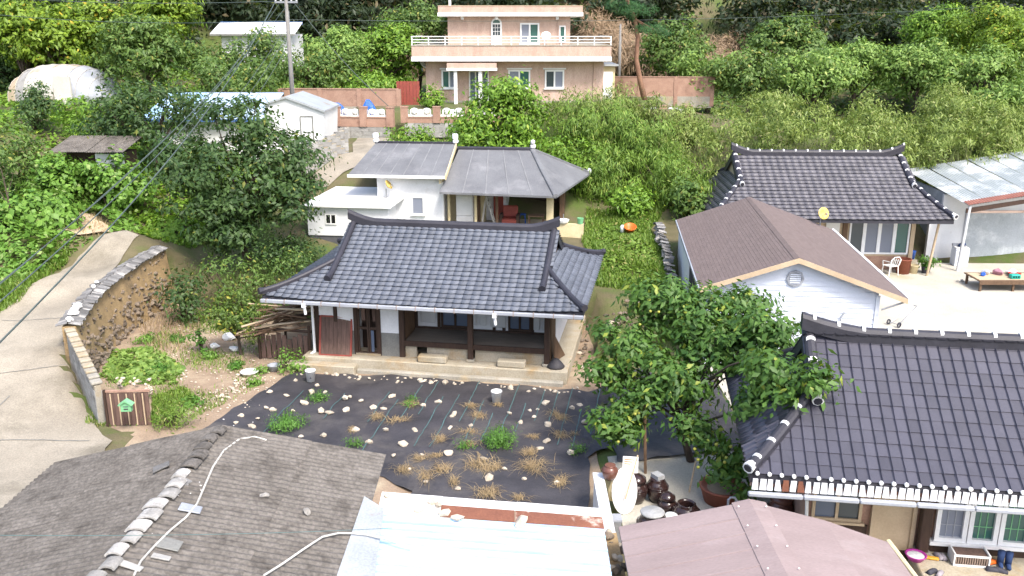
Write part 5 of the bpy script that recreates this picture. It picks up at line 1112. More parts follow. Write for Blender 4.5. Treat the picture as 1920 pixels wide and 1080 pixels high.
for i in range(54):          # cap: pairs of curved tiles across the top, the outer row bleached
    u = (i + .5) / 54 * (NW - 1); k = int(u); p = ws[k].lerp(ws[min(k + 1, NW - 1)], u - k); nn = wnorm(k); yaw = math.atan2(nn.y, nn.x)
    if me is None:
        c = MB(); v2 = []
        for a in (0, 1):
            for q in range(5): an = math.pi * (.15 + .7 * q / 4); v2.append((a * .36, .13 * math.cos(an), .07 * math.sin(an)))
        for a in (0, 1):
            for q in range(5): an = math.pi * (.15 + .7 * q / 4); v2.append((a * .36, .115 * math.cos(an), .07 * math.sin(an) - .022))
        c.add(v2, [(q, q + 1, 6 + q, 5 + q) for q in range(4)] + [(10 + q, 15 + q, 16 + q, 11 + q) for q in range(4)] + [(q, 10 + q, 11 + q, q + 1) for q in range(4)] + [(5 + q, 6 + q, 16 + q, 15 + q) for q in range(4)] + [(0, 5, 15, 10), (4, 14, 19, 9)])
        ob = c.build('cap_tile', 'captile', cw); me = ob.data; bpy.data.objects.remove(ob)
    for sgn in (0, 1):
        o = bpy.data.objects.new('cap_tile', me); COL.objects.link(o); o.parent = cw; o.location = (p.x + rd.uniform(-.02, .02), p.y, top[k] + .085 + rd.uniform(-.01, .02)); o.rotation_euler = (rd.uniform(-.08, .08), R(16 + rd.uniform(-6, 6)), yaw + math.pi * sgn + rd.uniform(-.1, .1))
for k in range(12):
    i = rd.randrange(0, NW // 5) if k < 9 else rd.randrange(NW); p = ws[i]; rock('ridge_stone', 'whitesheet', (p.x + rd.uniform(-.1, .1), p.y + rd.uniform(-.1, .1), top[i] + .20), rd.uniform(.22, .36), cw)
# concrete block wall from the bend down to the gate
bwA, bwB = Vector((*ws[0][:2], 0)), Vector((*at(192, 792, .05)[:2], 0)); d = bwB - bwA; Lb = d.length
cb = thing('block_wall', 'grey concrete block wall with tan capping tiles between lane and gate', 'wall', (bwA.x, bwA.y, 0), math.degrees(math.atan2(d.y, d.x)))
MB().slab([(0, -.08, -.1), (Lb, -.08, -.1), (Lb, -.08, 1.15), (0, -.08, 1.8)], (0, .16, 0)).build('core', 'cement', cb)
for j in range(9):
    x = -.2 if j % 2 else 0; z0 = j * .2
    while x < Lb:
        xa, xb = max(0, x), min(Lb, x + .4); x += .4
        if xb - xa > .05 and z0 + .2 < 1.8 - .65 * xb / Lb: MB().box(xa + .005, xb - .005, -.1, .1, z0 + .004, z0 + .196).build('block', 'block', cb)
for i in range(11): t = i / 11; MB().box(t * Lb + .01, (t + 1 / 11) * Lb - .012, -.15, .15, 1.8 - .65 * t - .02, 1.86 - .65 * t).build('cap', 'plat' if i < 8 else 'cement', cb, bevel=.02)
gp = thing('gate', 'brown plank gate panel with a small stone-topped frame', 'gate', (*at(207, 800, 0)[:2], 0), 3)
for i in range(11): MB().box(i * .105, i * .105 + .098, -.02, .015, .04, 1.02 + rd.uniform(-.01, .01)).build('plank', 'wooddoor', gp)
for i in range(5): MB().box(.1 + i * .22, .13 + i * .22, -.035, -.021, .05, 1.0).build('batten', 'tan', gp)
MB().box(-.05, 1.2, -.03, .03, 1.04, 1.1).build('top_rail', 'brick', gp); MB().box(-.08, -.01, -.05, .05, 0, 1.1).build('gate_post', 'wood', gp)
mb_ = thing('mailbox', 'small green house-shaped mailbox hung on the brown plank gate', 'mailbox', (*at(241, 765, .75)[:2], .72), 3); mb_.location.y -= .09
MB().box(-.14, .14, -.09, .05, 0, .22).build('box', 'green', mb_); MB().slab([(-.2, -.13, .2), (0, -.13, .34), (.2, -.13, .2), (.17, -.13, .17), (0, -.13, .29), (-.17, -.13, .17)], (0, .2, 0)).build('roof', 'green', mb_)
MB().slab([(-.14, -.085, .2205), (.14, -.085, .2205), (0, -.085, .285)], (0, .13, 0)).build('gable', 'green', mb_)
MB().box(-.07, .07, -.096, -.091, .13, .155).build('letter_slot', 'print', mb_); MB().box(-.06, .06, -.096, -.091, .05, .09).build('name_plate', 'weedmat', mb_)
# stones on soil behind the gate
for k in range(30):
    px, py = rd.uniform(208, 285), rd.uniform(712, 735); p = at(px, py, .35)
    tag(rock('stone', 'stone', (p[0], p[1], rd.uniform(.25, .5)), rd.uniform(.1, .22)), 'pale stone in the heap behind the brown plank gate', 'stone', 'stone heap behind the gate')
hp = tag(rock('earth_heap', 'yard', (at(247, 735, .2)[0], at(247, 735, .2)[1] + .3, .0), 1.5, k=6), 'low earth heap under the stones behind the gate', 'earth heap')
# mid block wall along the lane (left of white house)
def blockwall(label, a, b, za, zb, h, rows=5, m='block', bl=.55):
    d = Vector((b[0] - a[0], b[1] - a[1], 0)); Ln = d.length; t = thing('block_wall', label, 'wall', (a[0], a[1], za), math.degrees(math.atan2(d.y, d.x))); dz = zb - za
    MB().slab([(0, -.07, -.5), (Ln, -.07, dz - .5), (Ln, -.07, dz + h - .01), (0, -.07, h - .01)], (0, .14, 0)).build('core', 'cement', t); hb = h / rows
    for j in range(rows):
        x = -bl / 2 if j % 2 else 0
        while x < Ln:
            xa, xb = max(0, x), min(Ln, x + bl); x += bl
            if xb - xa < .05: continue
            z0 = dz * (xa + xb) / 2 / Ln + j * hb; MB().box(xa + .006, xb - .006, -.09 + rd.uniform(-.01, .01), .09, z0 + .004, z0 + hb - .006).build('block', m, t)
    return t
blockwall('grey concrete block wall along the lane below the white barn', (-10.7, 42.8), (-8.25, 45.7), 3.7, 4.7, 1.3, 6)
blockwall('low block wall behind the white barn corner', at(612, 262, 4.9)[:2], at(655, 258, 4.9)[:2], 4.7, 4.8, .7, 3)
# rubble bank beside the blue-tiled house
rb = thing('rubble_wall', 'dry rubble stone bank between the blue-tiled house and the garage', 'wall', (0, 0, 0))
P0, P1 = Vector((2.95, 29.0, 0)), Vector((4.6, 32.8, 0)); P2 = Vector((7.0, 31.2, 0))
for k in range(250):
    if k < 150: p = P0.lerp(P1, rd.random())
    else: p = P1.lerp(P2, rd.random())
    v = rd.random(); p = p + Vector((rd.gauss(.25, .25), rd.gauss(0, .2), 0)); rock('stone', 'wallstone' if rd.random() < .8 else 'stone', (p.x, p.y, .05 + v * 1.15), rd.uniform(.16, .34), rb)
MB().slab([(2.9, 29, -.2), (3.9, 29, -.2), (7.2, 31.0, -.2), (7.2, 32.6, -.2), (4.2, 33.4, -.2)], (0, 0, .9)).build('core', 'soil', rb)
for k in range(46):
    p = at(rd.uniform(1045, 1105), rd.uniform(600, 690), .05); tag(rock('fallen_stone', 'wallstone' if k % 3 else 'stone', (p[0], p[1], .06), rd.uniform(.10, .32)), 'loose stone fallen beside the right end of the blue-tiled house', 'stone', 'fallen stones beside the house')
# low wall with tiles left of garage
tw = thing('tile_topped_wall', 'old tile-topped stone wall running up along the left side of the garage', 'wall', (0, 0, 0))
for k in range(26):
    t = k / 25; x = 6.1 + .35 * t; y = 33.2 + 6.2 * t; zz = hz(x, y)
    rock('stone', 'stonegrey', (x + rd.uniform(-.1, .1), y, zz + .3), rd.uniform(.4, .6), tw)
    o = bpy.data.objects.new('cap_tile', me); COL.objects.link(o); o.parent = tw; o.location = (x - .15, y, zz + .55 + rd.uniform(-.12, .08)); o.rotation_euler = (rd.uniform(-.3, .3), R(10) + rd.uniform(-.2, .2), rd.uniform(-.6, .6))
ch_ = thing('stone_chimney', 'squat stone and clay chimney pot at the left corner of the rear house', 'chimney', (*at(1292, 392, 1.8)[:2], .6), 0)
MB().lathe([(.36, 0), (.40, .9), (.34, 1.25), (.26, 1.5), (.30, 1.6), (.22, 1.62)], n=10).build('stack', 'stonegrey', ch_)
for k in range(22): a = rd.uniform(0, 6.28); rock('stone', 'wallstone' if k % 2 else 'stonegrey', (.38 * math.cos(a), .38 * math.sin(a), rd.uniform(.2, 1.2)), rd.uniform(.16, .3), ch_)
# ------------------------------------------------------------------ jar court
jw = thing('white_court_wall', 'low white-plastered wall between the weed mat and the jar court', 'wall', (1.97, 15.5, 0), 0)
MB().box(-.09, .09, 0, 3.3, -.1, .95).build('wall', 'white', jw); MB().box(-.12, .12, -.02, 3.32, .951, 1.0).build('coping', 'plaster', jw)
sw_ = thing('stone_wall', 'narrow rough stone wall beside the metal roof shed and the brown shed', 'wall', (1.75, 8, 0), 0)
MB().box(-.05, .2, 0, 7.0, -.1, 1.75).build('core', 'earth', sw_)
for k in range(130): rock('stone', 'wallstone' if rd.random() < .6 else 'stone', (rd.uniform(-.08, .25), rd.uniform(2.5, 7.1), rd.uniform(.6, 1.85)), rd.uniform(.16, .3), sw_)
def onggi(label, px, py, h, r, m='jar', lid=None, z=.215, open_=False, tilt=0):
    p = at(px, py, z); t = thing('clay_jar', label, 'jar', (p[0], p[1], z), rd.uniform(0, 360))
    if tilt: t.rotation_euler = (R(tilt), 0, .5)
    prof = [(r * .62, 0), (r * .82, h * .2), (r, h * .52), (r * .96, h * .68), (r * .78, h * .85), (r * .60, h * .93), (r * .66, h), (r * .56, h)]
    if open_: prof += [(r * .5, h * .9), (r * .7, h * .6), (r * .5, h * .1), (.01, h * .08)]
    else: prof += [(.01, h * .99)]
    MB().lathe(prof, n=20).build('body', m, t, True)
    for zz in (.58, .66): MB().lathe([(r * (1.005 if zz < .6 else .975), h * zz), (r * 1.03, h * (zz + .012)), (r * (1.0 if zz < .6 else .96), h * (zz + .025))], n=20, cap=False).build('band', m, t, True)
    if lid == 'flat': MB().lathe([(r * .78, h + .002), (r * .80, h + .03), (r * .72, h + .05), (r * .3, h + .055), (r * .1, h + .09), (.01, h + .095)], n=18).build('lid', 'jarlid', t, True)
    elif lid == 'bowl': MB().lathe([(r * .85, h - .02), (r * .8, h + .06), (r * .4, h + .13), (.02, h + .15)], n=18).build('lid', m, t, True)
    elif lid == 'brick': MB().box(-.13, .13, -.1, .1, h + .002, h + .10).build('lid', 'jarlid', t)
    elif lid == 'white': MB().lathe([(r * .7, h + .002), (r * .72, h + .02), (r * .5, h + .045), (.01, h + .05)], n=18).build('lid', 'plastic', t, True)
    return t
onggi('tall dark jar with grey block on its lid, standing alone on the court', 1231, 938, .58, .26, lid='brick')
onggi('small round dark jar with rounded lid between the tall jar and the open jar', 1250, 962, .38, .22, lid='bowl')
onggi('open-mouthed dark jar beside the terracotta tub', 1285, 985, .55, .31, open_=True)
onggi('wide jar with grey metal lid at the brown roof edge', 1221, 1010, .62, .33, lid='flat')
onggi('small jar with white lid next to the grey-lidded jar', 1256, 1010, .55, .2, lid='white')
onggi('reddish jar with flat clay lid peeking over the brown roof', 1282, 1035, .62, .30, 'jarred', lid='bowl')
onggi('dark jar partly behind the white oval board', 1192, 940, .55, .27, lid='bowl')
onggi('reddish upturned jar at the corner of the navy-tiled house', 1462, 975, .52, .30, 'jarred', lid='bowl')
onggi('brown round jar standing on the white court wall', 1143, 897, .34, .19, 'jarred', z=.99)
ov = thing('oval_board', 'white oval board leaning by the jars below a printed carton', 'board', (*at(1170, 962, .25)[:2], .22), 0)
ov.rotation_euler = (R(-22), R(6), R(10)); MB(Matrix.Rotation(R(90), 4, 'X') @ Matrix.Diagonal((.30, .52, 1, 1))).lathe([(1, 0), (1.02, .015), (.98, .03), (.02, .03)], (0, 1, 0), 24).build('panel', 'plastic', ov)
bx_ = thing('carton', 'white carton with orange print standing behind the oval board', 'carton', (*at(1180, 925, .3)[:2], .3), -8)
bx_.rotation_euler = (R(-30), 0, R(-8)); MB().box(-.18, .18, -.05, .05, .45, .85).build('panel', 'plastic', bx_)
for k in range(3): MB().box(-.15, .0 + .05 * k, -.0535, -.0505, .66 + k * .05, .685 + k * .05).build('print_line', 'orange', bx_)
pl = thing('planter_tub', 'large round terracotta-coloured tub under the persimmon tree', 'planter', (*at(1352, 938, .215)[:2], .215), 0)
MB().lathe([(.40, 0), (.50, .34), (.53, .36), (.53, .40), (.47, .40), (.45, .33), (.02, .31)], n=24).build('tub', 'clay', pl, True); MB().lathe([(.44, .315), (.2, .34), (.01, .345)], n=16).build('earth', 'yard', pl)
for (lab, p, q, r_) in (('upright wooden prop under the left limb of the persimmon tree', (3.3, 20.3, .2), (3.25, 20.6, 2.0), .04), ('thin bamboo stick stuck in the jar court', (4.2, 19.35, .2), (4.35, 19.5, .95), .022), ('bamboo stick leaning behind the printed carton', (2.55, 18.3, .6), (2.85, 18.7, 1.5), .02)):
    tag(MB().tube([p, q], r_, 6).build('wooden_stake', 'tan' if r_ < .03 else 'woodmid'), lab, 'stake')
bt = thing('white_bottle', 'pale plastic bottle hanging beside the white court wall', 'bottle', (*at(1148, 925, .6)[:2], .45), 0); MB().lathe([(.09, 0), (.10, .25), (.05, .4), (.03, .48), (.03, .52), (.01, .52)], n=12).build('body', 'cream', bt, True)
bk2 = thing('grey_crate', 'grey tin box behind the stone wall corner', 'box', (*at(1150, 985, .6)[:2], .2), 0); MB().box(-.16, .16, -.13, .13, 0, .55).build('body', 'metal', bk2, bevel=.01); MB().box(-.17, .17, -.14, .14, .551, .6).build('lid', 'gutter', bk2)
# ------------------------------------------------------------------ on the weed mat
def bucket(label, px, py):
    p = at(px, py, .09); t = thing('white_bucket', label, 'bucket', (p[0], p[1], .085), rd.uniform(-20, 20))
    MB().lathe([(.125, 0), (.155, .34), (.168, .345), (.168, .37), (.15, .37), (.12, .03), (.01, .02)], n=18).build('body', 'plastic', t, True); MB().tube([(-.165, 0, .33), (-.1, -.14, .26), (.1, -.14, .26), (.165, 0, .33)], .006, 5).build('handle', 'metal', t)
    return t
b1 = bucket('white bucket with dark triangle print at the far left of the weed mat', 583, 714); b1.rotation_euler = (0, 0, 0)
MB().slab([(-.0, -.149, .12), (.05, -.146, .12), (.025, -.153, .2)], (0, .012, 0)).build('print', 'print', b1)
bucket('plain white bucket at the middle of the far edge of the weed mat', 931, 754)
stones = [(645,748),(620,773),(601,772),(667,808),(690,832),(650,770),(608,817),(572,756),(655,745),(510,770),(482,784),(550,770),(535,742),(507,737),(598,725),(632,702),(690,710),(730,745),(675,754),(768,710),(790,713),(808,718),(835,720),(851,722),(795,762),(735,742),(824,755),(850,778),(722,770),(848,780),(776,806),(845,802),(720,808),(757,831),(739,853),(792,855),(840,852),(800,903),(857,918),(768,880),(918,896),(885,800),(955,775),(975,792),(1000,783),(992,772),(1030,795),(1028,828),(1085,760),(1072,765),(1010,842),(945,878),(980,898),(1025,758),(990,735),(1042,734),(960,725),(565,820),(470,800),(445,793),(1096,792),(1068,848),(1045,905),(975,948),(905,862),(700,765),(1005,770),(1080,730),(585,735),(450,780),(612,737),(556,712),(500,765)]
for px, py in stones:
    p = at(px + rd.uniform(-3, 3), py + rd.uniform(-2, 2), .08); tag(rock('mat_stone', 'stone', (p[0], p[1], .10), rd.choice((.16, .19, .23, .27, .33))), 'pale stone weighing down the black weed mat', 'stone', 'stones weighing down the weed mat')
for px, py, s in ((707,782,.5),(745,790,.6),(770,758,.55),(883,762,.45),(900,780,.6),(660,808,.35),(822,825,.6),(880,812,.6),(885,835,.5),(755,880,.7),(830,882,.6),(905,872,.9),(920,880,.5),(1000,875,.95),(995,850,.6),(790,860,.5),(795,895,.6),(1045,782,.7),(1050,815,.5),(1075,815,.4),(915,925,.75),(975,935,.5),(1050,905,.55),(1000,820,.4),(850,905,.5),(935,760,.35),(820,855,.4)):
    p = at(px, py, .07); t = tuft(int(150 * s + 40), .10 * s + .04, .95 * s, 'dry', 'dry_grass_tuft', None, .006, .85); t.location = (p[0], p[1], .08); t.rotation_euler = (0, 0, rd.uniform(0, 6)); t.scale = (rd.uniform(.6, 1.1), rd.uniform(.6, 1.2), 1); tag(t, 'dry straw-coloured grass tuft lying on the black weed mat', 'grass tuft', 'dry grass tufts on the weed mat')
def weed(label, px, py, r, h, n, leaf=.07, m='weed', z=.08, aspect=.3):
    p = at(px, py, z); t = thing('weed', label, 'plant', (p[0], p[1], z), 0)
    foliage('leaves', [(0, 0, h * .45, r, r, h * .5)], n, leaf, m, t, max(10, n // 30), .16, aspect, .3); tuft(max(12, n // 20), h * .9, r * .9, m, 'stems', t, .008, .4); return t
weed('large feathery green weed at the middle of the weed mat', 938, 832, .52, .5, 1500); weed('low green weed at the near left end of the weed mat', 540, 800, .6, .42, 1400); weed('small grassy weed on the left part of the weed mat', 600, 750, .35, .25, 500)
weed('small green weed left of the large feathery one', 865, 840, .28, .2, 260); weed('small weed beside dry grass at the far middle of the weed mat', 770, 755, .3, .2, 260); weed('small weed at the right edge of the weed mat', 1080, 850, .3, .25, 260); weed('pale weed at the slate roof corner on the weed mat', 668, 835, .3, .2, 260)
# ------------------------------------------------------------------ left garden
def basin(label, px, py, r, m='plastic', z=.03, h=.12):
    p = at(px, py, z); t = tag(MB().lathe([(r * .7, 0), (r, h), (r * 1.05, h + .01), (r * .95, h + .01), (r * .66, .03), (.01, .025)], n=20).build('basin', m, None, True), label, 'basin'); t.location = (p[0], p[1], z); return t
basin('wide white basin on the soil left of the weed mat', 468, 703, .28); basin('small grey-white pail by the corner of the platform', 514, 695, .2, 'gutter', .03, .2)
for k, (px, py, s, lab) in enumerate(((430, 632, .62, 'large white plastic sack under the small fruit tree'), (403, 650, .42, 'white plastic sack left of the large sack under the small tree'), (440, 655, .45, 'white plastic sack in front of the large sack under the small tree'))):
    p = at(px, py, .1); o = tag(rock('white_sack', 'plastic', (p[0], p[1], .12), s, k=4 + k), lab, 'sack')
for k in range(70):
    px, py = rd.choice(((rd.uniform(330, 470), None), (rd.uniform(395, 480), None))); py = 800 - (px - 300) * .52 + rd.gauss(0, 10); p = at(px, py, .04); tag(rock('border_stone', 'stone', (p[0], p[1], .05), rd.uniform(.06, .2)), 'pale stone in the border between left garden and weed mat', 'stone', 'border stones left of the weed mat')
gv = MB()
for k in range(500):
    px, py = rd.uniform(320, 530), rd.uniform(600, 780); p = at(px, py, .03); r_ = rd.uniform(.015, .045)
    gv.lathe([(r_ * .6, 0), (r_, r_ * .5), (r_ * .3, r_)], (p[0], p[1], .02), 5)
stuff(tag(gv.build('gravel', 'stone'), 'gravel strewn over the bare soil of the left garden', 'gravel'))
for k in range(60):
    px, py = rd.uniform(560, 1090), 700 + rd.uniform(-3, 20); py = 695 + (px - 560) * .07 + rd.uniform(0, 10); p = at(px, py, .04); tag(rock('edge_stone', 'stone', (p[0], p[1], .07), rd.uniform(.06, .2)), 'small stone along the foot of the cement platform', 'stone', 'stones along the platform foot')
ot = thing('orange_tub', 'orange plastic tub lying in the weeds behind the blue-tiled house', 'tub', (*at(1180, 452, 1.75)[:2], hz(*at(1180, 452, 1.75)[:2]) + .25), 0); ot.rotation_euler = (R(25), 0, 0)
MB().lathe([(.2, 0), (.27, .22), (.29, .23), (.25, .23), (.18, .03), (.01, .02)], n=16).build('body', 'orange', ot, True)
wc = thing('white_can', 'white plastic can next to the orange tub in the weeds', 'can', (*at(1166, 452, 1.75)[:2], hz(*at(1166, 452, 1.75)[:2]) + .2), 0); MB().lathe([(.09, 0), (.1, .26), (.06, .32), (.01, .33)], n=12).build('body', 'plastic', wc, True)
# ------------------------------------------------------------------ right courtyard
pt = thing('wooden_platform', 'low wooden sitting platform with things on it in front of the zinc shed', 'platform', (*at(1870, 520, .8)[:2], .36), 0)
for i in range(8): MB().box(-1.05, 1.9, -.62 + i * .17, -.455 + i * .17, .42, .46).build('plank', 'woodmid', pt)
MB().box(-1.05, 1.9, -.66, -.625, .3, .44).build('apron', 'woodmid', pt); MB().box(-1.0, 1.4, -.5, .6, .461, .475).build('mat', 'cloth1' if False else 'tan', pt)
for x in (-.95, .4, 1.8):
    for y in (-.56, .6): MB().box(x - .04, x + .04, y - .04, y + .04, 0, .418).build('leg', 'woodmid', pt)
PX, PY = pt.location.x, pt.location.y
def onplat(name, label, dx, dy, s, m, cat, k=5):
    s *= 1.25; o = tag(rock(name, m, (PX + dx, PY + dy, .36 + .475 + s * .22), s, k=k), label, cat); return o
onplat('folded_cloth', 'mauve bundle of clothes on the sitting platform', .15, .3, .42, 'cloth1', 'clothes'); onplat('folded_cloth', 'white bundle of clothes at the left of the sitting platform', -.35, .35, .4, 'cloth2', 'clothes', 6); onplat('folded_cloth', 'white and tan clothes at the right of the sitting platform', .75, .35, .42, 'cloth2', 'clothes', 7); onplat('blue_bag', 'blue bag between the clothes on the sitting platform', -.55, .1, .26, 'blue', 'bag', 4)
bs = thing('teal_basket', 'teal plastic basket at the front edge of the sitting platform', 'basket', (PX + .55, PY - .3, .836), 0); MB().box(-.2, .2, -.13, .13, 0, .18).build('body', 'teal', bs, bevel=.03)
for k in range(3): MB().box(-.14 + k * .1, -.07 + k * .1, -.136, -.131, .06, .13).build('slot', 'black', bs)
rp = basin('red plastic basin behind the teal basket on the sitting platform', 1880, 495, .24, 'red', .84, .14); rp.location = (PX + .7, PY + .0, .836)
wm = thing('washing_machine', 'pale blue-white washing machine left of the sitting platform', 'washing machine', (*at(1797, 497, .36)[:2], .36), -4)
MB().box(-.3, .3, -.28, .28, 0, .82).build('cabinet', 'siding', wm, bevel=.02); MB().box(-.29, .29, -.27, .27, .821, .86).build('lid', 'fridge', wm); MB().box(-.3, .3, .14, .28, .861, .96).build('control_panel', 'gutter', wm)
onplat('dark_cloth', 'dark cloth lying on the washing machine', 0, 0, .34, 'navy', 'cloth', 4).location = (wm.location.x + .05, wm.location.y, 1.32)
for lab, px, py, r_, h_, m_ in (('tall terracotta-red tub under the window of the rear house', 1692, 512, .32, .62, 'clay'), ('blue plastic pail on a pale pot beside the red tub', 1713, 500, .17, .34, 'blue'), ('cream pot in front of the blue pail', 1712, 512, .2, .34, 'cream')):
    p = at(px, py, .36); t = tag(MB().lathe([(r_ * .85, 0), (r_, h_), (r_ * 1.06, h_ + .01), (r_ * 1.06, h_ + .04), (r_ * .92, h_ + .04), (r_ * .8, .04), (.01, .03)], n=18).build('plastic_tub', m_, None, True), lab, 'tub'); t.location = (p[0], p[1] + (.35 if m_ == 'blue' else 0), .36 + (.0 if m_ != 'blue' else .28))
tag(MB().box(-.2, .2, -.2, .2, 0, .279).build('pot_stand', 'cement'), 'small cement stand under the blue pail', 'stand').location = (at(1713, 500, .36)[0], at(1713, 500, .36)[1] + .35, .36)
pc = thing('plastic_chair', 'white plastic garden chair beside the red tub at the garage roof edge', 'chair', (*at(1668, 515, .36)[:2], .36), 200)
MB().box(-.24, .24, -.22, .22, .40, .44).build('seat', 'plastic', pc, bevel=.02)
cb_ = MB()
for k in range(5): x = -.2 + k * .1; cb_.tube([(x, .21, .42), (x * 1.1, .3, .8 - abs(x) * .4)], .018, 5)
cb_.tube([(-.25, .2, .42), (-.26, .3, .72), (-.12, .32, .86), (.12, .32, .86), (.26, .3, .72), (.25, .2, .42)], .025, 6); cb_.build('backrest', 'plastic', pc)
for x in (-.22, .22):
    for y in (-.2, .2): MB().tube([(x, y, .41), (x * 1.15, y * 1.15, 0)], .022, 5).build('leg', 'plastic', pc)
    MB().tube([(x * 1.1, -.2, .41), (x * 1.15, -.22, .62), (x * 1.15, .24, .64)], .02, 5).build('armrest', 'plastic', pc)
fp = thing('potted_plant', 'leafy green pot plant by the bamboo post of the rear house', 'plant', (*at(1735, 512, .36)[:2], .36), 0); MB().lathe([(.15, 0), (.2, .28), (.21, .3), (.01, .28)], n=14).build('pot', 'darkshoe', fp); foliage('leaves', [(0, 0, .55, .34, .34, .32)], 420, .13, 'weed', fp, 20, .18)
hc = thing('hand_cart', 'thin metal cart frame lying on the bright courtyard', 'cart', (*at(1700, 610, .36)[:2], .37), 30)
MB().tube([(-.5, 0, .05), (.6, .1, .6)], .02, 5).tube([(-.5, .35, .05), (.6, .25, .6)], .02, 5).tube([(.6, .1, .6), (.6, .25, .6)], .02, 5).build('frame', 'metal', hc); MB().tube([(-.5, -.05, .1), (-.5, .4, .1)], .015, 5).build('axle', 'metal', hc)
for y in (-.05, .4): MB(Matrix.Translation((-.5, y, .1)) @ Matrix.Rotation(R(90), 4, 'X')).lathe([(.06, -.02), (.1, -.02), (.1, .02), (.06, .02)], n=14, cap=False).build('wheel', 'darkshoe', hc)
for k in range(8): p = at(1795 + k * 9, 524 + rd.uniform(-4, 6), .36); tag(rock('post_stone', 'stonegrey', (p[0], p[1], .42), rd.uniform(.14, .24)), 'stone packed around the white post foot of the zinc shed', 'stone', 'stones at the white post foot')
# ------------------------------------------------------------------ doorstep of the near house
rack = thing('shoe_rack', 'low white-framed shoe rack with brown slats below the glass doors', 'rack', (*at(1815, 1054, .705)[:2], .705), -8)
rack.scale = (.7, .9, .9); MB().box(-.45, .45, -.18, .18, .22, .25).build('top', 'wooddoor', rack); MB().box(-.48, -.44, -.2, .2, 0, .3).box(.44, .48, -.2, .2, 0, .3).box(-.44, .44, -.2, -.17, .23, .27).box(-.44, .44, -.2, -.17, 0, .04).build('frame', 'white', rack); MB().box(-.44, .44, -.16, -.14, .04, .22).build('back', 'wood', rack)
for k in range(14): MB().box(-.42 + k * .062, -.39 + k * .062, -.185, -.165, .045, .225).build('slat', 'copper', rack)
def on7(px, py): return at(px, py, .705)
mbn = thing('magenta_basin', 'magenta basin of suds at the corner of the brown shed', 'basin', (*on7(1716, 1048)[:2], .705), 0); MB().lathe([(.14, 0), (.2, .1), (.21, .11), (.18, .11), (.12, .02), (.01, .015)], n=18).build('bowl', 'magenta', mbn, True); MB().lathe([(.165, .085), (.1, .1), (.01, .105)], n=12).build('suds', 'cloth2', mbn)
yd = tag(MB().box(-.15, .15, -.05, .05, 0, .05).build('yellow_dustpan', 'yellow', bevel=.02), 'yellow scoop lying between magenta basin and slippers', 'scoop'); yd.location = on7(1745, 1048); yd.rotation_euler = (0, 0, -.3)
def shoe(label, px, py, m, yaw, l=.26):
    p = on7(px, py); t = thing('shoe', label, 'shoe', (p[0], p[1], .712), yaw)
    vs = []; prof = [(-.5, .30, .25), (-.25, .34, .28), (.1, .42, .24), (.35, .40, .16), (.5, .2, .1)]
    for x, w, h in prof:
        for (yy, zz) in ((-.5, 0), (-.5, .35), (-.28, 1), (.28, 1), (.5, .35), (.5, 0)): vs.append((x * l, yy * w * l, zz * h * l))
    MB().add(vs, [(i * 6 + k, i * 6 + k + 1, i * 6 + 7 + k, i * 6 + 6 + k) for i in range(4) for k in range(5)] + [(0, 6, 11, 5)] * 0 + [tuple(range(6))[::-1], tuple(range(24, 30))]).build('upper', m, t, True); MB().box(-.5 * l, .48 * l, -.2 * l, .2 * l, -.006, .006).build('sole', 'darkshoe', t); return t
for a in ((1759, 1044, 'greyrub', 95, 'grey slipper left of the shoe rack, left of the pair'), (1767, 1045, 'greyrub', 88, 'grey slipper left of the shoe rack, right of the pair'), (1852, 1050, 'orange', 40, 'orange sandal right of the shoe rack, upper one'), (1862, 1056, 'orange', 20, 'orange sandal right of the shoe rack, lower one'), (1862, 1070, 'darkshoe', -10, 'dark shoe in front of the orange sandals, left one'), (1876, 1072, 'darkshoe', -25, 'dark shoe in front of the orange sandals, right one'), (1748, 1073, 'darkshoe', 30, 'dark flat shoe near the yellow pipe, far one'), (1762, 1077, 'greyrub', 50, 'grey flat shoe near the yellow pipe, near one')): shoe(a[4], a[0], a[1], a[2], a[3])
bts = thing('rubber_boots', 'pair of dark blue rubber boots right of the shoe rack', 'boots', (*on7(1882, 1060)[:2], .705), -20)
for s in (-.07, .07): MB().tube([(s, 0, .02), (s, 0, .30)], [.06, .07], 9).build('shaft', 'navy', bts, True); MB().tube([(s, .03, .04), (s, -.17, .035)], [.055, .04], 8).build('foot', 'navy', bts, True)
tc_ = thing('tap_pipe', 'grey hooked tap pipe on the edge of the brown shed roof', 'pipe', (*at(1365, 945, 1.0)[:2], .9), 0); MB().tube([(0, 0, -.7), (0, 0, .2), (.05, 0, .26), (.14, 0, .25), (.18, 0, .18)], .025, 7).box(.15, .26, -.04, .04, .08, .16).build('pipe', 'gutter', tc_)
# ------------------------------------------------------------------ utility poles and wires
def upole(label, base, top, r=.14, arms=()):
    t = thing('utility_pole', label, 'utility pole', base, 0); H = top - base[2]
    MB().tube([(0, 0, -.5), (0, 0, H)], [r * 1.2, r * .8], 12).build('pole', 'polegrey', t, True)
    for z, w in arms:
        a = MB().box(-w, w, -.05, .05, z - base[2] - .05, z - base[2] + .05).build('crossarm', 'metal', t)
        for s in (-.9, -.45, .45, .9): MB().lathe([(.03, 0), (.06, .05), (.04, .1), (.055, .14), (.01, .18)], (s * w, 0, z - base[2] + .052), 8).build('insulator', 'white', a)
    MB().tube([(r * 1.0, 0, .2), (r * .9, 0, H * .8)], .03, 5).build('conduit', 'metal', t)
    return t
pA = aty(533, 4, 51); upole('concrete utility pole with crossarm behind the white barn', (pA[0] + .1, 51, 4.9), 13.4, .11, ((pA[2], .62),))
pB = aty(186, 20, 66); upole('grey utility pole among the yellow-green trees at top left', (pB[0], 66, 7), 13.2, .12)
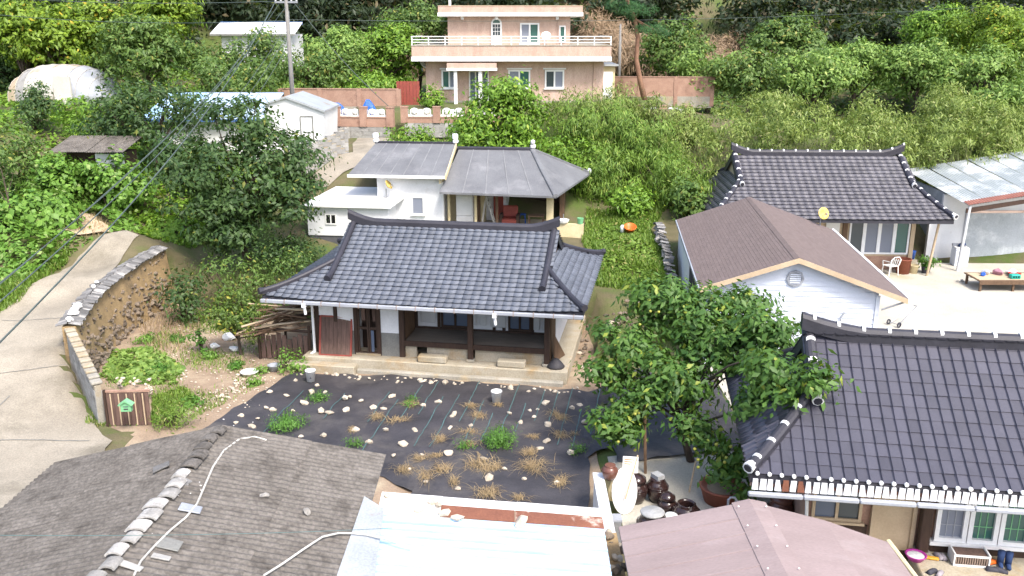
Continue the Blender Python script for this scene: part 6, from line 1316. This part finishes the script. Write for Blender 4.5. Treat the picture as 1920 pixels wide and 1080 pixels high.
pC = aty(1163, 60, 66); upole('thin grey pole right of the pink house', (pC[0], 66, 6.5), aty(1163, 45, 66)[2], .09)
pD = aty(1822, 10, 95); upole('white pole on the far hillside at top right', (pD[0], 95, 10), aty(1822, -12, 95)[2], .16)
def wire(label, a, b, sag, r=.014, m='wire'):
    a, b = Vector(a), Vector(b); pts = [a.lerp(b, t / 20) - Vector((0, 0, sag * 4 * (t / 20) * (1 - t / 20))) for t in range(21)]
    return tag(MB().tube(pts, r, 5, False).build('overhead_wire', m), label, 'wire')
px0 = pA[0]; zA = pA[2]
wire('thick twisted overhead cable slanting down to the lower left, upper one', (px0 - .5, 51, zA), aty(-160, 800, 12), .9, .019)
wire('overhead cable slanting to the lower left, just left of the thick one', (px0 - .55, 51, zA - .1), aty(-160, 700, 13), .9, .014)
wire('thin overhead wire slanting across the kudzu field', (px0 - .3, 51, zA - .1), aty(-140, 640, 15), .8, .012)
wire('thin overhead wire slanting over the bare patch in the field', (px0 + .1, 51, zA - .2), aty(-300, 780, 12), .6, .010)
wire('overhead wire running left from the utility pole, upper one', (px0 - .5, 51, zA + .05), (-40, 58, zA + 1.3), .5, .016)
wire('overhead wire running left from the utility pole, lower one', (px0 - .1, 51, zA - .95), (-40, 60, zA + .4), .6, .016)
wire('service wire from the utility pole to the pink house gate', (px0 + .5, 51, zA), (-6.9, 51.5, 6.6), .25, .02)
wire('overhead wire running right behind the pink house', (px0 + .1, 51, zA - .9), (40, 75, 12.6), .5, .012)
for i in range(3): wire(['service wire from the pole down to the barn roof, left one', 'service wire from the pole down to the barn roof, middle one', 'service wire from the pole down to the barn roof, right one'][i], (px0 - .05, 50.9, zA - 1.4 - .5 * i), (-14.5 + i * .5, 46, 6.6), .15, .014)
wire('thin pale wire crossing low over the slate roof', aty(-50, 1003, 9.5), aty(735, 990, 12.0), .05, .004, 'matline')
# ------------------------------------------------------------------ vegetation
def gp_(px, py, y):           # base point on the terrain below a survey column at distance y
    x = aty(px, py, y)[0]; return (x, y, hz(x, y))
def lobes_at(base, L):        # lobes given as (px, py, y, rx, ry, rz)
    out = []
    for px, py, y, rx, ry, rz in L:
        p = aty(px, py, y); out.append((p[0] - base[0], p[1] - base[1], p[2] - base[2], rx, ry, rz))
    return out
# big dark persimmon left of the middle
b = (*aty(478, 470, 36.2)[:2], .9)
tree('persimmon_tree', 'large dark-leaved persimmon tree between the white barn and the blue-tiled house', b, lobes_at(b, [(440, 330, 36, 2.4, 2.1, 1.9), (380, 400, 35.5, 1.7, 1.6, 1.2), (525, 300, 36.5, 1.6, 1.4, 1.4), (450, 225, 37, 1.5, 1.4, .9), (560, 345, 36, .9, .9, .6), (335, 340, 35.8, 1.0, 1.0, .7), (530, 380, 35.5, 1.1, 1.2, 1.0), (350, 290, 36.5, 1.2, 1.3, 1.0), (430, 440, 35.6, 1.2, 1.2, .7)]), 21000, .21, 'dark', 250, .62, .17, 26, fork=.55, top=(-.6, 0, 3.2), flat=.5, shell=3.4)
# near persimmon by the jar court
b = (4.65, 21.0, .2)
tree('persimmon_tree', 'broad persimmon tree with yellow-green fruit over the jar court', b, lobes_at(b, [(1290, 590, 22.6, 1.3, 1.2, .7), (1180, 640, 22.2, .9, .9, .6), (1150, 700, 21.4, .7, .7, .5), (1150, 800, 20.4, .6, .7, .6), (1200, 760, 20.6, .5, .6, .5), (1270, 700, 21.0, 1.0, .9, .65), (1300, 800, 19.6, .5, .5, .4), (1355, 855, 18.9, .62, .5, .5), (1390, 905, 18.5, .35, .35, .3), (1450, 690, 18.0, .7, .55, .42), (1525, 705, 16.9, .38, .35, .24), (1440, 625, 20.4, .8, .7, .45), (1390, 570, 22.8, .8, .8, .45), (1380, 660, 20.8, 1.0, .9, .55), (1230, 555, 23.0, .9, .9, .45), (1490, 755, 17.1, .38, .35, .28), (1410, 745, 18.3, .5, .45, .38), (1330, 640, 21.4, 1.1, .9, .6)]), 19000, .18, 'near', 330, .36, .10, 30, fork=.6, top=(-.2, .3, 1.9), aspect=.5, flat=.6, shell=3.2)
fruit_me = MB().lathe([(.01, -.035), (.035, -.02), (.042, .0), (.03, .028), (.01, .034)], n=8).build('x', mat('unripe_persimmon', (.30, .34, .06), (.38, .34, .06), 3, .4), None, True); fm_ = fruit_me.data; bpy.data.objects.remove(fruit_me)
nt_ = [o for o in COL.objects if o.name == 'persimmon_tree.001'][0]
for L in lobes_at(b, [(1300, 600, 22.6, 1.55, 1.3, .95), (1160, 800, 20.6, .72, .8, .78), (1270, 730, 21.6, 1.0, 1.0, .8), (1355, 855, 18.9, .66, .55, .55), (1460, 690, 18.9, .6, .6, .4), (1390, 670, 21.8, 1.1, 1.0, .6)]):
    for k in range(8):
        a = rd.uniform(0, 6.28); e = rd.uniform(-.5, .9); v = Vector((math.cos(a) * math.cos(e) * L[3], -abs(math.sin(a)) * math.cos(e) * L[4], math.sin(e) * L[5])) * rd.uniform(.95, 1.12)
        o = bpy.data.objects.new('fruit', fm_); COL.objects.link(o); o.parent = nt_; o.location = Vector(L[:3]) + v
# small fruit tree left of the blue-tiled house
b = (*aty(452, 648, 29.2)[:2], .02)
tree('quince_tree', 'small yellowish fruit tree beside the firewood left of the blue-tiled house', b, lobes_at(b, [(440, 575, 29.3, 1.05, .9, .75), (405, 590, 29, .7, .7, .6), (480, 600, 29.2, .6, .6, .6)]), 2600, .13, 'small', 50, .36, .06, 16)
# vine on the stone wall corner, bush by the wall
def bush(label, px, py, y, rx, ry, rz, n, leaf, m, clumps=40, cr=.5, aspect=.5, name='bush', hang=False, z=None, group=None, lift=0, **kw):
    x = aty(px, py, y)[0]; g = hz(x, y) if z is None else z; c = aty(px, py, y)[2] - g + lift
    t = thing(name, label, 'bush', (x, y, g), 0, group)
    o, C = foliage('foliage', [(0, 0, c, rx, ry, rz), (rx * .3, -.2, c * .55, rx * .9, ry * .9, max(.2, c * .5))], n, leaf, m, t, clumps, cr, aspect, hang=hang, **kw)
    s = MB()
    for k in range(7): q = Vector(C[rng.integers(len(C))]); s.tube([(q.x * .15, q.y * .15, -.1), (q.x * .6, q.y * .6, q.z * .6), tuple(q)], [.05, .035, .012], 5)
    s.build('stems', 'bark', t); return t
bush('dark leafy shrub at the inner foot of the curved earth wall', 340, 548, 33.0, .8, .8, .8, 1300, .16, 'dark', name='shrub')
bush('leafy shrub at the left corner post of the blue-tiled house', 540, 672, 27.9, .55, .4, .3, 500, .11, 'kudzu', name='shrub', cr=.25); bush('small green plant beside the pale pail', 487, 692, 27.6, .3, .3, .2, 240, .09, 'kudzu', name='shrub', cr=.15)
bush('dark bank of undergrowth under the large dark tree', 545, 470, 35.6, 2.2, 1.2, .75, 2600, .15, 'dark', 60, .5, name='shrub'); bush('undergrowth on the slope left of the blue-tiled roof', 450, 505, 33.8, 1.6, .9, .6, 1800, .14, 'mid', 50, .4, name='shrub'); bush('shrub against the left eave of the blue-tiled house', 540, 505, 32.8, 1.1, .8, .7, 1300, .13, 'mid', 40, .4, name='shrub')
bush('tuft of leaves on the bare soil beside the earth wall', 375, 628, 29.6, .35, .35, .2, 260, .12, 'weed', 12, .2, name='shrub')
bush('grassy clump beside the brown plank gate', 322, 770, 23.6, .75, .6, .22, 900, .12, 'grass', 30, .3, .18, name='shrub')
# centre: bright tree and bamboo in front of the pink house
b = gp_(935, 300, 46.0)
tree('mulberry_tree', 'bright green leafy tree in front of the pink house', b, lobes_at(b, [(930, 215, 46, 2.2, 1.8, 1.6), (885, 240, 45.5, 1.3, 1.3, 1.2), (960, 180, 46.5, 1.3, 1.2, 1.0), (990, 230, 46, 1.4, 1.2, 1.3), (930, 280, 45.3, 2.0, 1.2, 1.0)]), 9500, .23, 'bright', 90, .62, .12, 20)
for (px, py, y, rx, rz, n, m, lab) in ((1085, 235, 46.5, 1.6, 1.5, 5200, 'bambood', 'feathery bamboo clump right of the bright green tree'), (1165, 240, 47, 1.6, 1.4, 5000, 'bambood', 'tall bamboo clump below the right corner of the pink house'), (1060, 300, 45.2, 1.8, 1.3, 5000, 'bright', 'dark-based leafy clump behind the grey veranda roof'), (1140, 320, 44.5, 1.7, 1.3, 4600, 'bambood', 'bamboo clump behind the weeds right of the veranda'), (1215, 270, 46, 1.5, 1.4, 4200, 'bambood', 'bamboo clump at the left end of the long hedge'), (1180, 370, 42.2, 1.0, .6, 1700, 'bright', 'low leafy shrub above the orange tub'), (1262, 330, 43.2, 1.5, 1.2, 4200, 'bambood', 'pale leafy thicket left of the rear house gable'), (1290, 365, 41.6, .9, .7, 1600, 'mid', 'shrub beside the stone chimney')):
    bush(lab, px, py, y, rx, 1.3, rz, n, .23 if m != 'bright' else .2, m, 60, .5, .2 if m == 'bambood' else .5, 'bamboo_clump' if m == 'bambood' else 'shrub', m == 'bambood')
for (px, py, y, rx, rz, n, lab) in ((1075, 205, 50.5, 1.4, 1.1, 3000, 'yellowish bamboo tops in front of the pink house right window'), (1150, 200, 52, 1.6, 1.2, 3400, 'yellowish bamboo tops below the pink house corner'), (1225, 215, 51, 1.4, 1.0, 2800, 'bamboo tops in front of the short baluster wall')):
    bush(lab, px, py, y, rx, 1.2, rz, n, .25, 'bamboo', 50, .5, .22, 'bamboo_clump', True)
bush('round green shrub behind the lane by the pink house wall', 770, 258, 48.3, 1.5, .7, .55, 1500, .18, 'bright', 40, .4, name='shrub'); bush('potted shrub at the left corner of the pink house', 808, 180, 54.5, .8, .7, .6, 1100, .18, 'bright', 30, .35, name='shrub')
# bamboo thicket along the right
KUD = [at(*p, 2.9)[:2] for p in ((103, 418), (150, 408), (208, 424), (200, 436), (150, 440), (108, 436))]
L = []
for k in range(120):
    x = 8.3 + 27 * rng.random(); y = 45.2 + 9.0 * rng.random(); r = .85 + .75 * rng.random()
    t = 6.9 + .5 * math.sin(x * .55) + .3 * math.sin(x * 1.3 + 1) - .05 * abs(x - 18) - .3 * (x < 10.5) + .55 * rng.normal() * .8
    L.append((x, y, t - r * .9, r, r, r * .95))
    if y < 49: L.append((x + rng.normal() * .4, y - .5, t - r * 2.3, r, r * .8, r * 1.1))
    if y < 47: L.append((x, y - .6, t - r * 3.4, r, r * .6, r * 1.2))
th = tag(stuff(foliage('bamboo_thicket', L, 90000, .20, 'bamboo', None, 1900, .42, .34, .45, flat=.7, shell=5)[0]), 'dense pale-green bamboo thicket behind the rear tiled house', 'bamboo')
cu = MB()
for k in range(260):
    x = 8.3 + 27 * rd.random(); y = 44.6 + 3 * rd.random(); g = hz(x, y); cu.tube([(x, y, g), (x + rd.uniform(-.2, .2), y, g + 1.4), (x + rd.uniform(-.3, .3), y + rd.uniform(-.3, .3), g + 2.6)], [.03, .026, .015], 4, False)
stuff(tag(cu.build('bamboo_culms', 'bamboo'), 'green culms inside the bamboo thicket', 'bamboo'))
# trees behind, each its own
def bt(label, px, py, y, rx, rz, n, leaf, m, name='broadleaf_tree', clumps=70, cr=.8, aspect=.5, ry=None, extra=(), group=None, **kw):
    x = aty(px, py, y)[0]; g = hz(x, y); zc = aty(px, py, y)[2] - g; b = (x, y, g); ry = ry or rx
    L = [(0, 0, zc, rx, ry, rz)] + [(dx, dy, zc + dz, r1, r1, r2) for dx, dy, dz, r1, r2 in extra]
    return tree(name, label, b, L, int(n * 1.15), leaf * .92, m, clumps * 2, cr * .8, .12 + .02 * rx, 14, aspect=aspect, group=group, flat=.55, shell=3.2, **kw)
E1 = ((-1.4, 0, .6, 1.3, 1.0), (1.4, .2, .5, 1.3, 1.1), (.2, -.6, 1.2, 1.2, .9))
bt('round dark-green tree in front of the far white house', 265, 95, 60, 2.6, 2.3, 7000, .30, 'mid', extra=E1)
bt('yellow-green tree at the far top left corner', 40, 60, 64, 3.0, 2.3, 6500, .34, 'yellow', extra=E1); bt('yellow-green tree second from the top left corner', 110, 75, 63, 2.7, 2.0, 6000, .34, 'yellow', extra=E1); bt('yellow-green tree left of the grey utility pole', 165, 50, 66, 2.6, 2.0, 6000, .34, 'yellow', extra=E1); bt('tall yellow tree behind the round dark tree', 300, 30, 70, 2.6, 2.2, 6000, .36, 'yellow', extra=E1)
bt('dark shaded tree behind the dome greenhouse', 150, 130, 66, 3.2, 1.6, 5000, .32, 'dark', extra=E1); bt('dark tree left above the dome greenhouse', 30, 125, 66, 3.0, 1.5, 4500, .32, 'dark', extra=E1)
bt('orange-tinged small tree above the dome greenhouse', 38, 90, 62.5, .8, .5, 700, .26, 'small', cr=.5)
bt('leafy tree right of the far white house', 500, 95, 64, 1.5, 1.6, 3200, .28, 'mid', extra=((0, 0, -1.2, 1.3, 1.0),)); bt('green shrub tree in front of the far white house windows', 400, 120, 62, 2.2, 1.2, 3800, .26, 'mid', extra=E1[:2]); bt('pale orchard tree behind the blue tarpaulins', 640, 110, 63, 2.2, 1.9, 6000, .27, 'pale', extra=E1); bt('light green orchard tree left of the pink house', 735, 100, 64, 2.4, 2.1, 6500, .27, 'bright', extra=E1); bt('orchard tree touching the left balcony of the pink house', 780, 60, 66, 2.0, 1.7, 4200, .27, 'mid', extra=E1); bt('low orchard tree between the utility pole and blue tarpaulins', 590, 140, 60, 1.6, 1.2, 3000, .25, 'mid', extra=E1[:2]); bt('low tree over the brick wall left of the pink house', 700, 165, 58, 1.9, .9, 2600, .23, 'bright')
bt('mid-green tree behind the white barn roof', 440, 160, 54, 1.9, 1.0, 2800, .24, 'mid', extra=E1[:2]); bt('dark persimmon tree left of the large dark tree', 290, 215, 43, 1.9, 1.3, 4200, .22, 'dark', extra=E1[:2]); bt('dark spreading tree above the tiny block shed', 215, 235, 43.5, 1.5, .7, 2200, .2, 'dark')
bt('tree behind the curved pine trunk', 1265, 95, 68, 2.4, 2.3, 5000, .30, 'mid', extra=E1); bt('round tree in the middle of the right background', 1480, 90, 72, 3.0, 2.6, 8000, .33, 'mid', extra=E1); bt('low trees right of the pine', 1330, 140, 64, 2.2, 1.2, 3600, .26, 'pale', extra=E1[:2])
for (px, py, y, r, m, lab) in ((1600, 125, 64, 2.6, 'pale', 'pale feathery tree above the bamboo thicket, left of its group'), (1720, 130, 62, 2.8, 'pale', 'pale feathery tree above the bamboo thicket, middle of its group'), (1840, 145, 60, 3.0, 'pale', 'pale feathery tree above the bamboo thicket, right of its group'), (1760, 60, 74, 3.0, 'bright', 'bright tree on the upper right slope'), (1860, 60, 70, 3.2, 'yellow', 'yellow-green tree at the top right'), (1910, 90, 66, 2.8, 'yellow', 'yellow-green tree at the right edge'), (1900, 210, 55, 2.4, 'pale', 'pale feathery tree at the right edge above the zinc shed'), (1530, 150, 60, 2.0, 'pale', 'pale green tree between the round tree and the thicket'), (1660, 60, 84, 2.6, 'mid', 'tree behind the far pink-roofed shed'), (1400, 150, 62, 1.8, 'mid', 'low tree left below the round background tree')):
    bt(lab, px, py, y, r, r * .62, int(2200 * r), .28, m, extra=E1)
# curved pine
pn = thing('pine_tree', 'tall pine with curved reddish trunk right of the pink house', 'tree', gp_(1210, 185, 60), 0)
bx0 = pn.location; pts = [Vector(aty(px, py, 60)) - bx0 for px, py in ((1210, 190), (1200, 150), (1193, 110), (1196, 70), (1190, 35), (1178, 5), (1175, -30))]
pts[0].z = -.2; MB().tube(pts, [.2, .17, .15, .14, .12, .09, .04], 8).build('trunk', 'barkpine', pn, True)
PL = [tuple(Vector(aty(*q[:3])) - bx0) + q[3:] for q in ((1175, 10, 60, 1.2, 1.0, .45), (1215, 55, 60, 1.0, .9, .4), (1200, 20, 59.5, 1.0, .8, .4), (1235, 60, 60, .5, .5, .3), (1165, -30, 60, 1.2, 1.0, .5))]
foliage('needles', PL, 5200, .20, 'pine', pn, 70, .4, .12, .1, flat=.6)
for q in PL: MB().tube([pts[4], Vector(q[:3])], [.05, .02], 5).build('branch', 'barkpine', pn)
# ivy-covered stump, left field
bush('ivy-covered round bush in front of the dome greenhouse', 62, 182, 50, 1.25, 1.1, .95, 2800, .17, 'dark', 50, .4, name='shrub'); bush('tall shrub at the left edge beside the tiny block shed', 25, 300, 40, 1.5, 1.3, 1.5, 3200, .18, 'mid', 60, .5, name='shrub'); bush('vine-covered shrub under the tiny block shed', 200, 320, 39.6, 1.6, .9, .8, 2400, .2, 'kudzu', 50, .45, .8, name='shrub'); bush('vine heap left of the tiny block shed', 100, 320, 39.8, 1.4, .9, .8, 2200, .2, 'kudzu', 50, .45, .8, name='shrub'); bush('shrub row below the dome greenhouse', 160, 215, 47, 2.0, 1.0, .8, 2600, .2, 'bright', 50, .45, name='shrub'); bush('vine heap at the left edge of the kudzu field', 60, 390, 36.5, 1.7, 1.2, .8, 2600, .22, 'kudzu', 50, .5, .85, name='shrub')
sap = thing('bare_sapling', 'thin bare grey sapling standing in the kudzu at left', 'tree', gp_(22, 430, 36), 0); MB().tube([(0, 0, -.1), (.05, 0, 1.2), (-.05, 0, 2.4)], [.05, .04, .015], 6).tube([(.02, 0, .9), (-.4, 0, 1.9)], [.025, .008], 5).tube([(.03, 0, 1.3), (.35, .1, 2.2)], [.022, .008], 5).build('trunk', 'bark', sap)
# ground covers
cover('kudzu', 'broad-leaved kudzu covering the field left of the lane', 'vines', [(-26, 22), (-20.7, 24.2), (-18.4, 27.5), (-17.5, 30.5), (-17.2, 34.5), (-15.9, 36.8), (-16.2, 38.8), (-17.2, 40), (-20, 40.5), (-34, 41), (-34, 24)], 30000, .23, 'kudzu', .9, 1.1, .85, 1, hole=KUD)
cover('vines', 'bright vines and weeds on the slope behind the kudzu field', 'vines', [(-16.2, 38.8), (-15.7, 36.8), (-14.8, 36.4), (-13.6, 37.2), (-12.6, 40), (-11, 42), (-12, 45), (-24, 46), (-24, 41)], 14000, .2, 'bright', .7, .9, .8, 2)
cover('kudzu_patch', 'squash-like broad leaves on the soil inside the earth wall', 'vines', [at(*p, .05)[:2] for p in ((185, 705), (215, 655), (290, 650), (345, 690), (330, 720), (230, 722))], 1500, .19, 'pale', .42, .5, .85, 3)
cover('undergrowth', 'mixed weeds on the hillside in front of the far trees', 'weeds', [(-40, 46), (-19, 46.5), (-19, 50), (-12, 50.5), (-12, 55), (-7.5, 57), (-7.5, 75), (-45, 75)], 26000, .3, 'bright', .8, 1.6, .6, 4)
cover('undergrowth', 'weeds on the slope right of the pink house', 'weeds', [(7, 63.5), (14, 63.2), (14, 56), (40, 54), (50, 78), (7, 78)], 22000, .32, 'mid', .9, 1.5, .6, 5)
cover('undergrowth', 'weeds on the bank under the bright green tree and bamboo', 'weeds', [(-5.5, 46.5), (3.4, 44.0), (8, 42.5), (9, 45), (9, 52), (-.5, 50.9), (-5.6, 50.4)], 9000, .24, 'bambood', .6, 1.0, .4, 6)
grass('grass', 'bright grass between the blue-tiled house and the garage', [(3.2, 33.5), (4.6, 33), (7.0, 32.0), (6.3, 36), (6.2, 40), (7.5, 43), (3.6, 43), (3.0, 38)], 15000, .20, 'grass', .018)
cover('weeds', 'leafy weeds among the grass behind the blue-tiled house', 'weeds', [(3.3, 33.7), (4.6, 33.2), (7.0, 32.2), (6.3, 36), (6.1, 40), (7, 42), (3.8, 42), (3.2, 38)], 4500, .15, 'grass', .45, .7, .6, 7)
grass('grass', 'sparse grass tufts on the bare soil of the left garden', [(-12, 23.4), (-12.9, 27), (-13, 33), (-9.5, 33), (-8.5, 29), (-8, 26), (-9.4, 23.5)], 15000, .12, 'grass', .012, 2, .55)
grass('grass', 'grass verge between the gate and the weed mat', [at(*p, .03)[:2] for p in ((285, 745), (345, 725), (370, 750), (330, 790), (285, 795))], 3500, .12, 'grass', .012)
grass('grass', 'grass strip along the lane under the kudzu', [(-18.3, 27.3), (-17.3, 30.5), (-17.2, 34.5), (-17.9, 34.5), (-18.2, 30.5), (-19.4, 27)], 4000, .25, 'grass', .018)
grass('grass', 'bright grass in front of the far white house', [(-18, 62), (-8, 60), (-8, 82), (-30, 82)], 14000, .5, 'grass', .05)
grass('dry_twigs', 'dry brown stalks on the soil beside the earth wall', [at(*p, .03)[:2] for p in ((250, 600), (330, 575), (380, 600), (350, 660), (290, 670))], 1100, .22, 'dry', .008)
grass('dry_stalks', 'dry stalks on the bare patch in the kudzu field', KUD, 700, .25, 'dry', .012)
st_ = tag(patch('straw_patch', ragged(KUD, .22, .35), 'tan', .12), 'bare straw-coloured patch in the kudzu field', 'soil patch')
# hillside wood and brown reeds
L = []
for k in range(260):
    x = -50 + 100 * rng.random(); y = 79.5 + 11 * rng.random(); g = hz(x, y); s = 1.4 + 1.2 * rng.random()
    if 4 < x < 22 and y < 87: continue
    if -14 < x < -5 and y < 86: continue
    if -27 < x < -15 and y < 84: continue
    L.append((x, y, g + s * 1.5, s * 1.3, s * 1.3, s * 1.4))
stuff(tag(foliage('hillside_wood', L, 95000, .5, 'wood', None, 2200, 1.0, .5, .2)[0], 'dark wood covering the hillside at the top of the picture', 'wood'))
L = []
for k in range(190):
    x = 5 + 18 * rng.random(); y = 77 + 9 * rng.random(); L.append((x, y, hz(x, y) + 1.5, 1.3, 1.0, 1.3))
for k in range(30):
    x = -13 + 8 * rng.random(); y = 76 + 8 * rng.random(); L.append((x, y, hz(x, y) + 1.7, 1.3, 1.0, 1.7))
stuff(tag(foliage('dry_reeds', L, 70000, .6, 'reed', None, 900, .9, .075, .15, hang=True)[0], 'brown dried reeds on the slope behind the pink house', 'reeds'))

# weeds scattered over the left garden
for i, (px, py, r, h) in enumerate(((300, 700, .4, .3), (395, 670, .3, .2), (445, 690, .3, .22), (480, 720, .25, .18), (330, 640, .35, .22), (420, 610, .3, .25), (360, 760, .4, .2), (300, 790, .3, .15), (505, 660, .3, .25), (275, 640, .4, .35))):
    weed(['broad weed at the edge of the squash-like leaves', 'small weed on the soil left of the white sacks', 'weed in front of the white sacks', 'small weed near the wide white basin', 'weed at the foot of the earth wall', 'weed under the small fruit tree', 'low weed between the gate and the border stones', 'low weed in front of the grassy clump at the gate', 'weed in front of the firewood rack', 'tall weed against the stones of the earth wall'][i], px, py, r, h, int(500 * r + 120), .10, 'kudzu' if i % 2 else 'weed', .03, .5)
# joints in the lane concrete
for i, (a, b) in enumerate((((-17.5, 25.2), (-13.6, 26.0)), ((-19.5, 21.8), (-11.4, 22.4)), ((-17.3, 29.2), (-15.1, 29.2)), ((-24, 17.5), (-10.2, 18.6)), ((-15.2, 14), (-14.6, 24.5)))):
    n = 40; q = [(a[0] + (b[0] - a[0]) * t / n + rd.uniform(-.015, .015), a[1] + (b[1] - a[1]) * t / n + rd.uniform(-.015, .015)) for t in range(n + 1)]; P_ = np.array(q); z = height(P_[:, 0], P_[:, 1]) + .052
    dx, dy = (b[1] - a[1]), -(b[0] - a[0]); l_ = math.hypot(dx, dy); dx, dy = dx / l_ * .014, dy / l_ * .014
    struct(MB().add([(x - dx, y - dy, zz) for (x, y), zz in zip(q, z)] + [(x + dx, y + dy, zz) for (x, y), zz in zip(q, z)], [(k, k + 1, n + 2 + k, n + 1 + k) for k in range(n)]).build('road_joint', 'grey'))
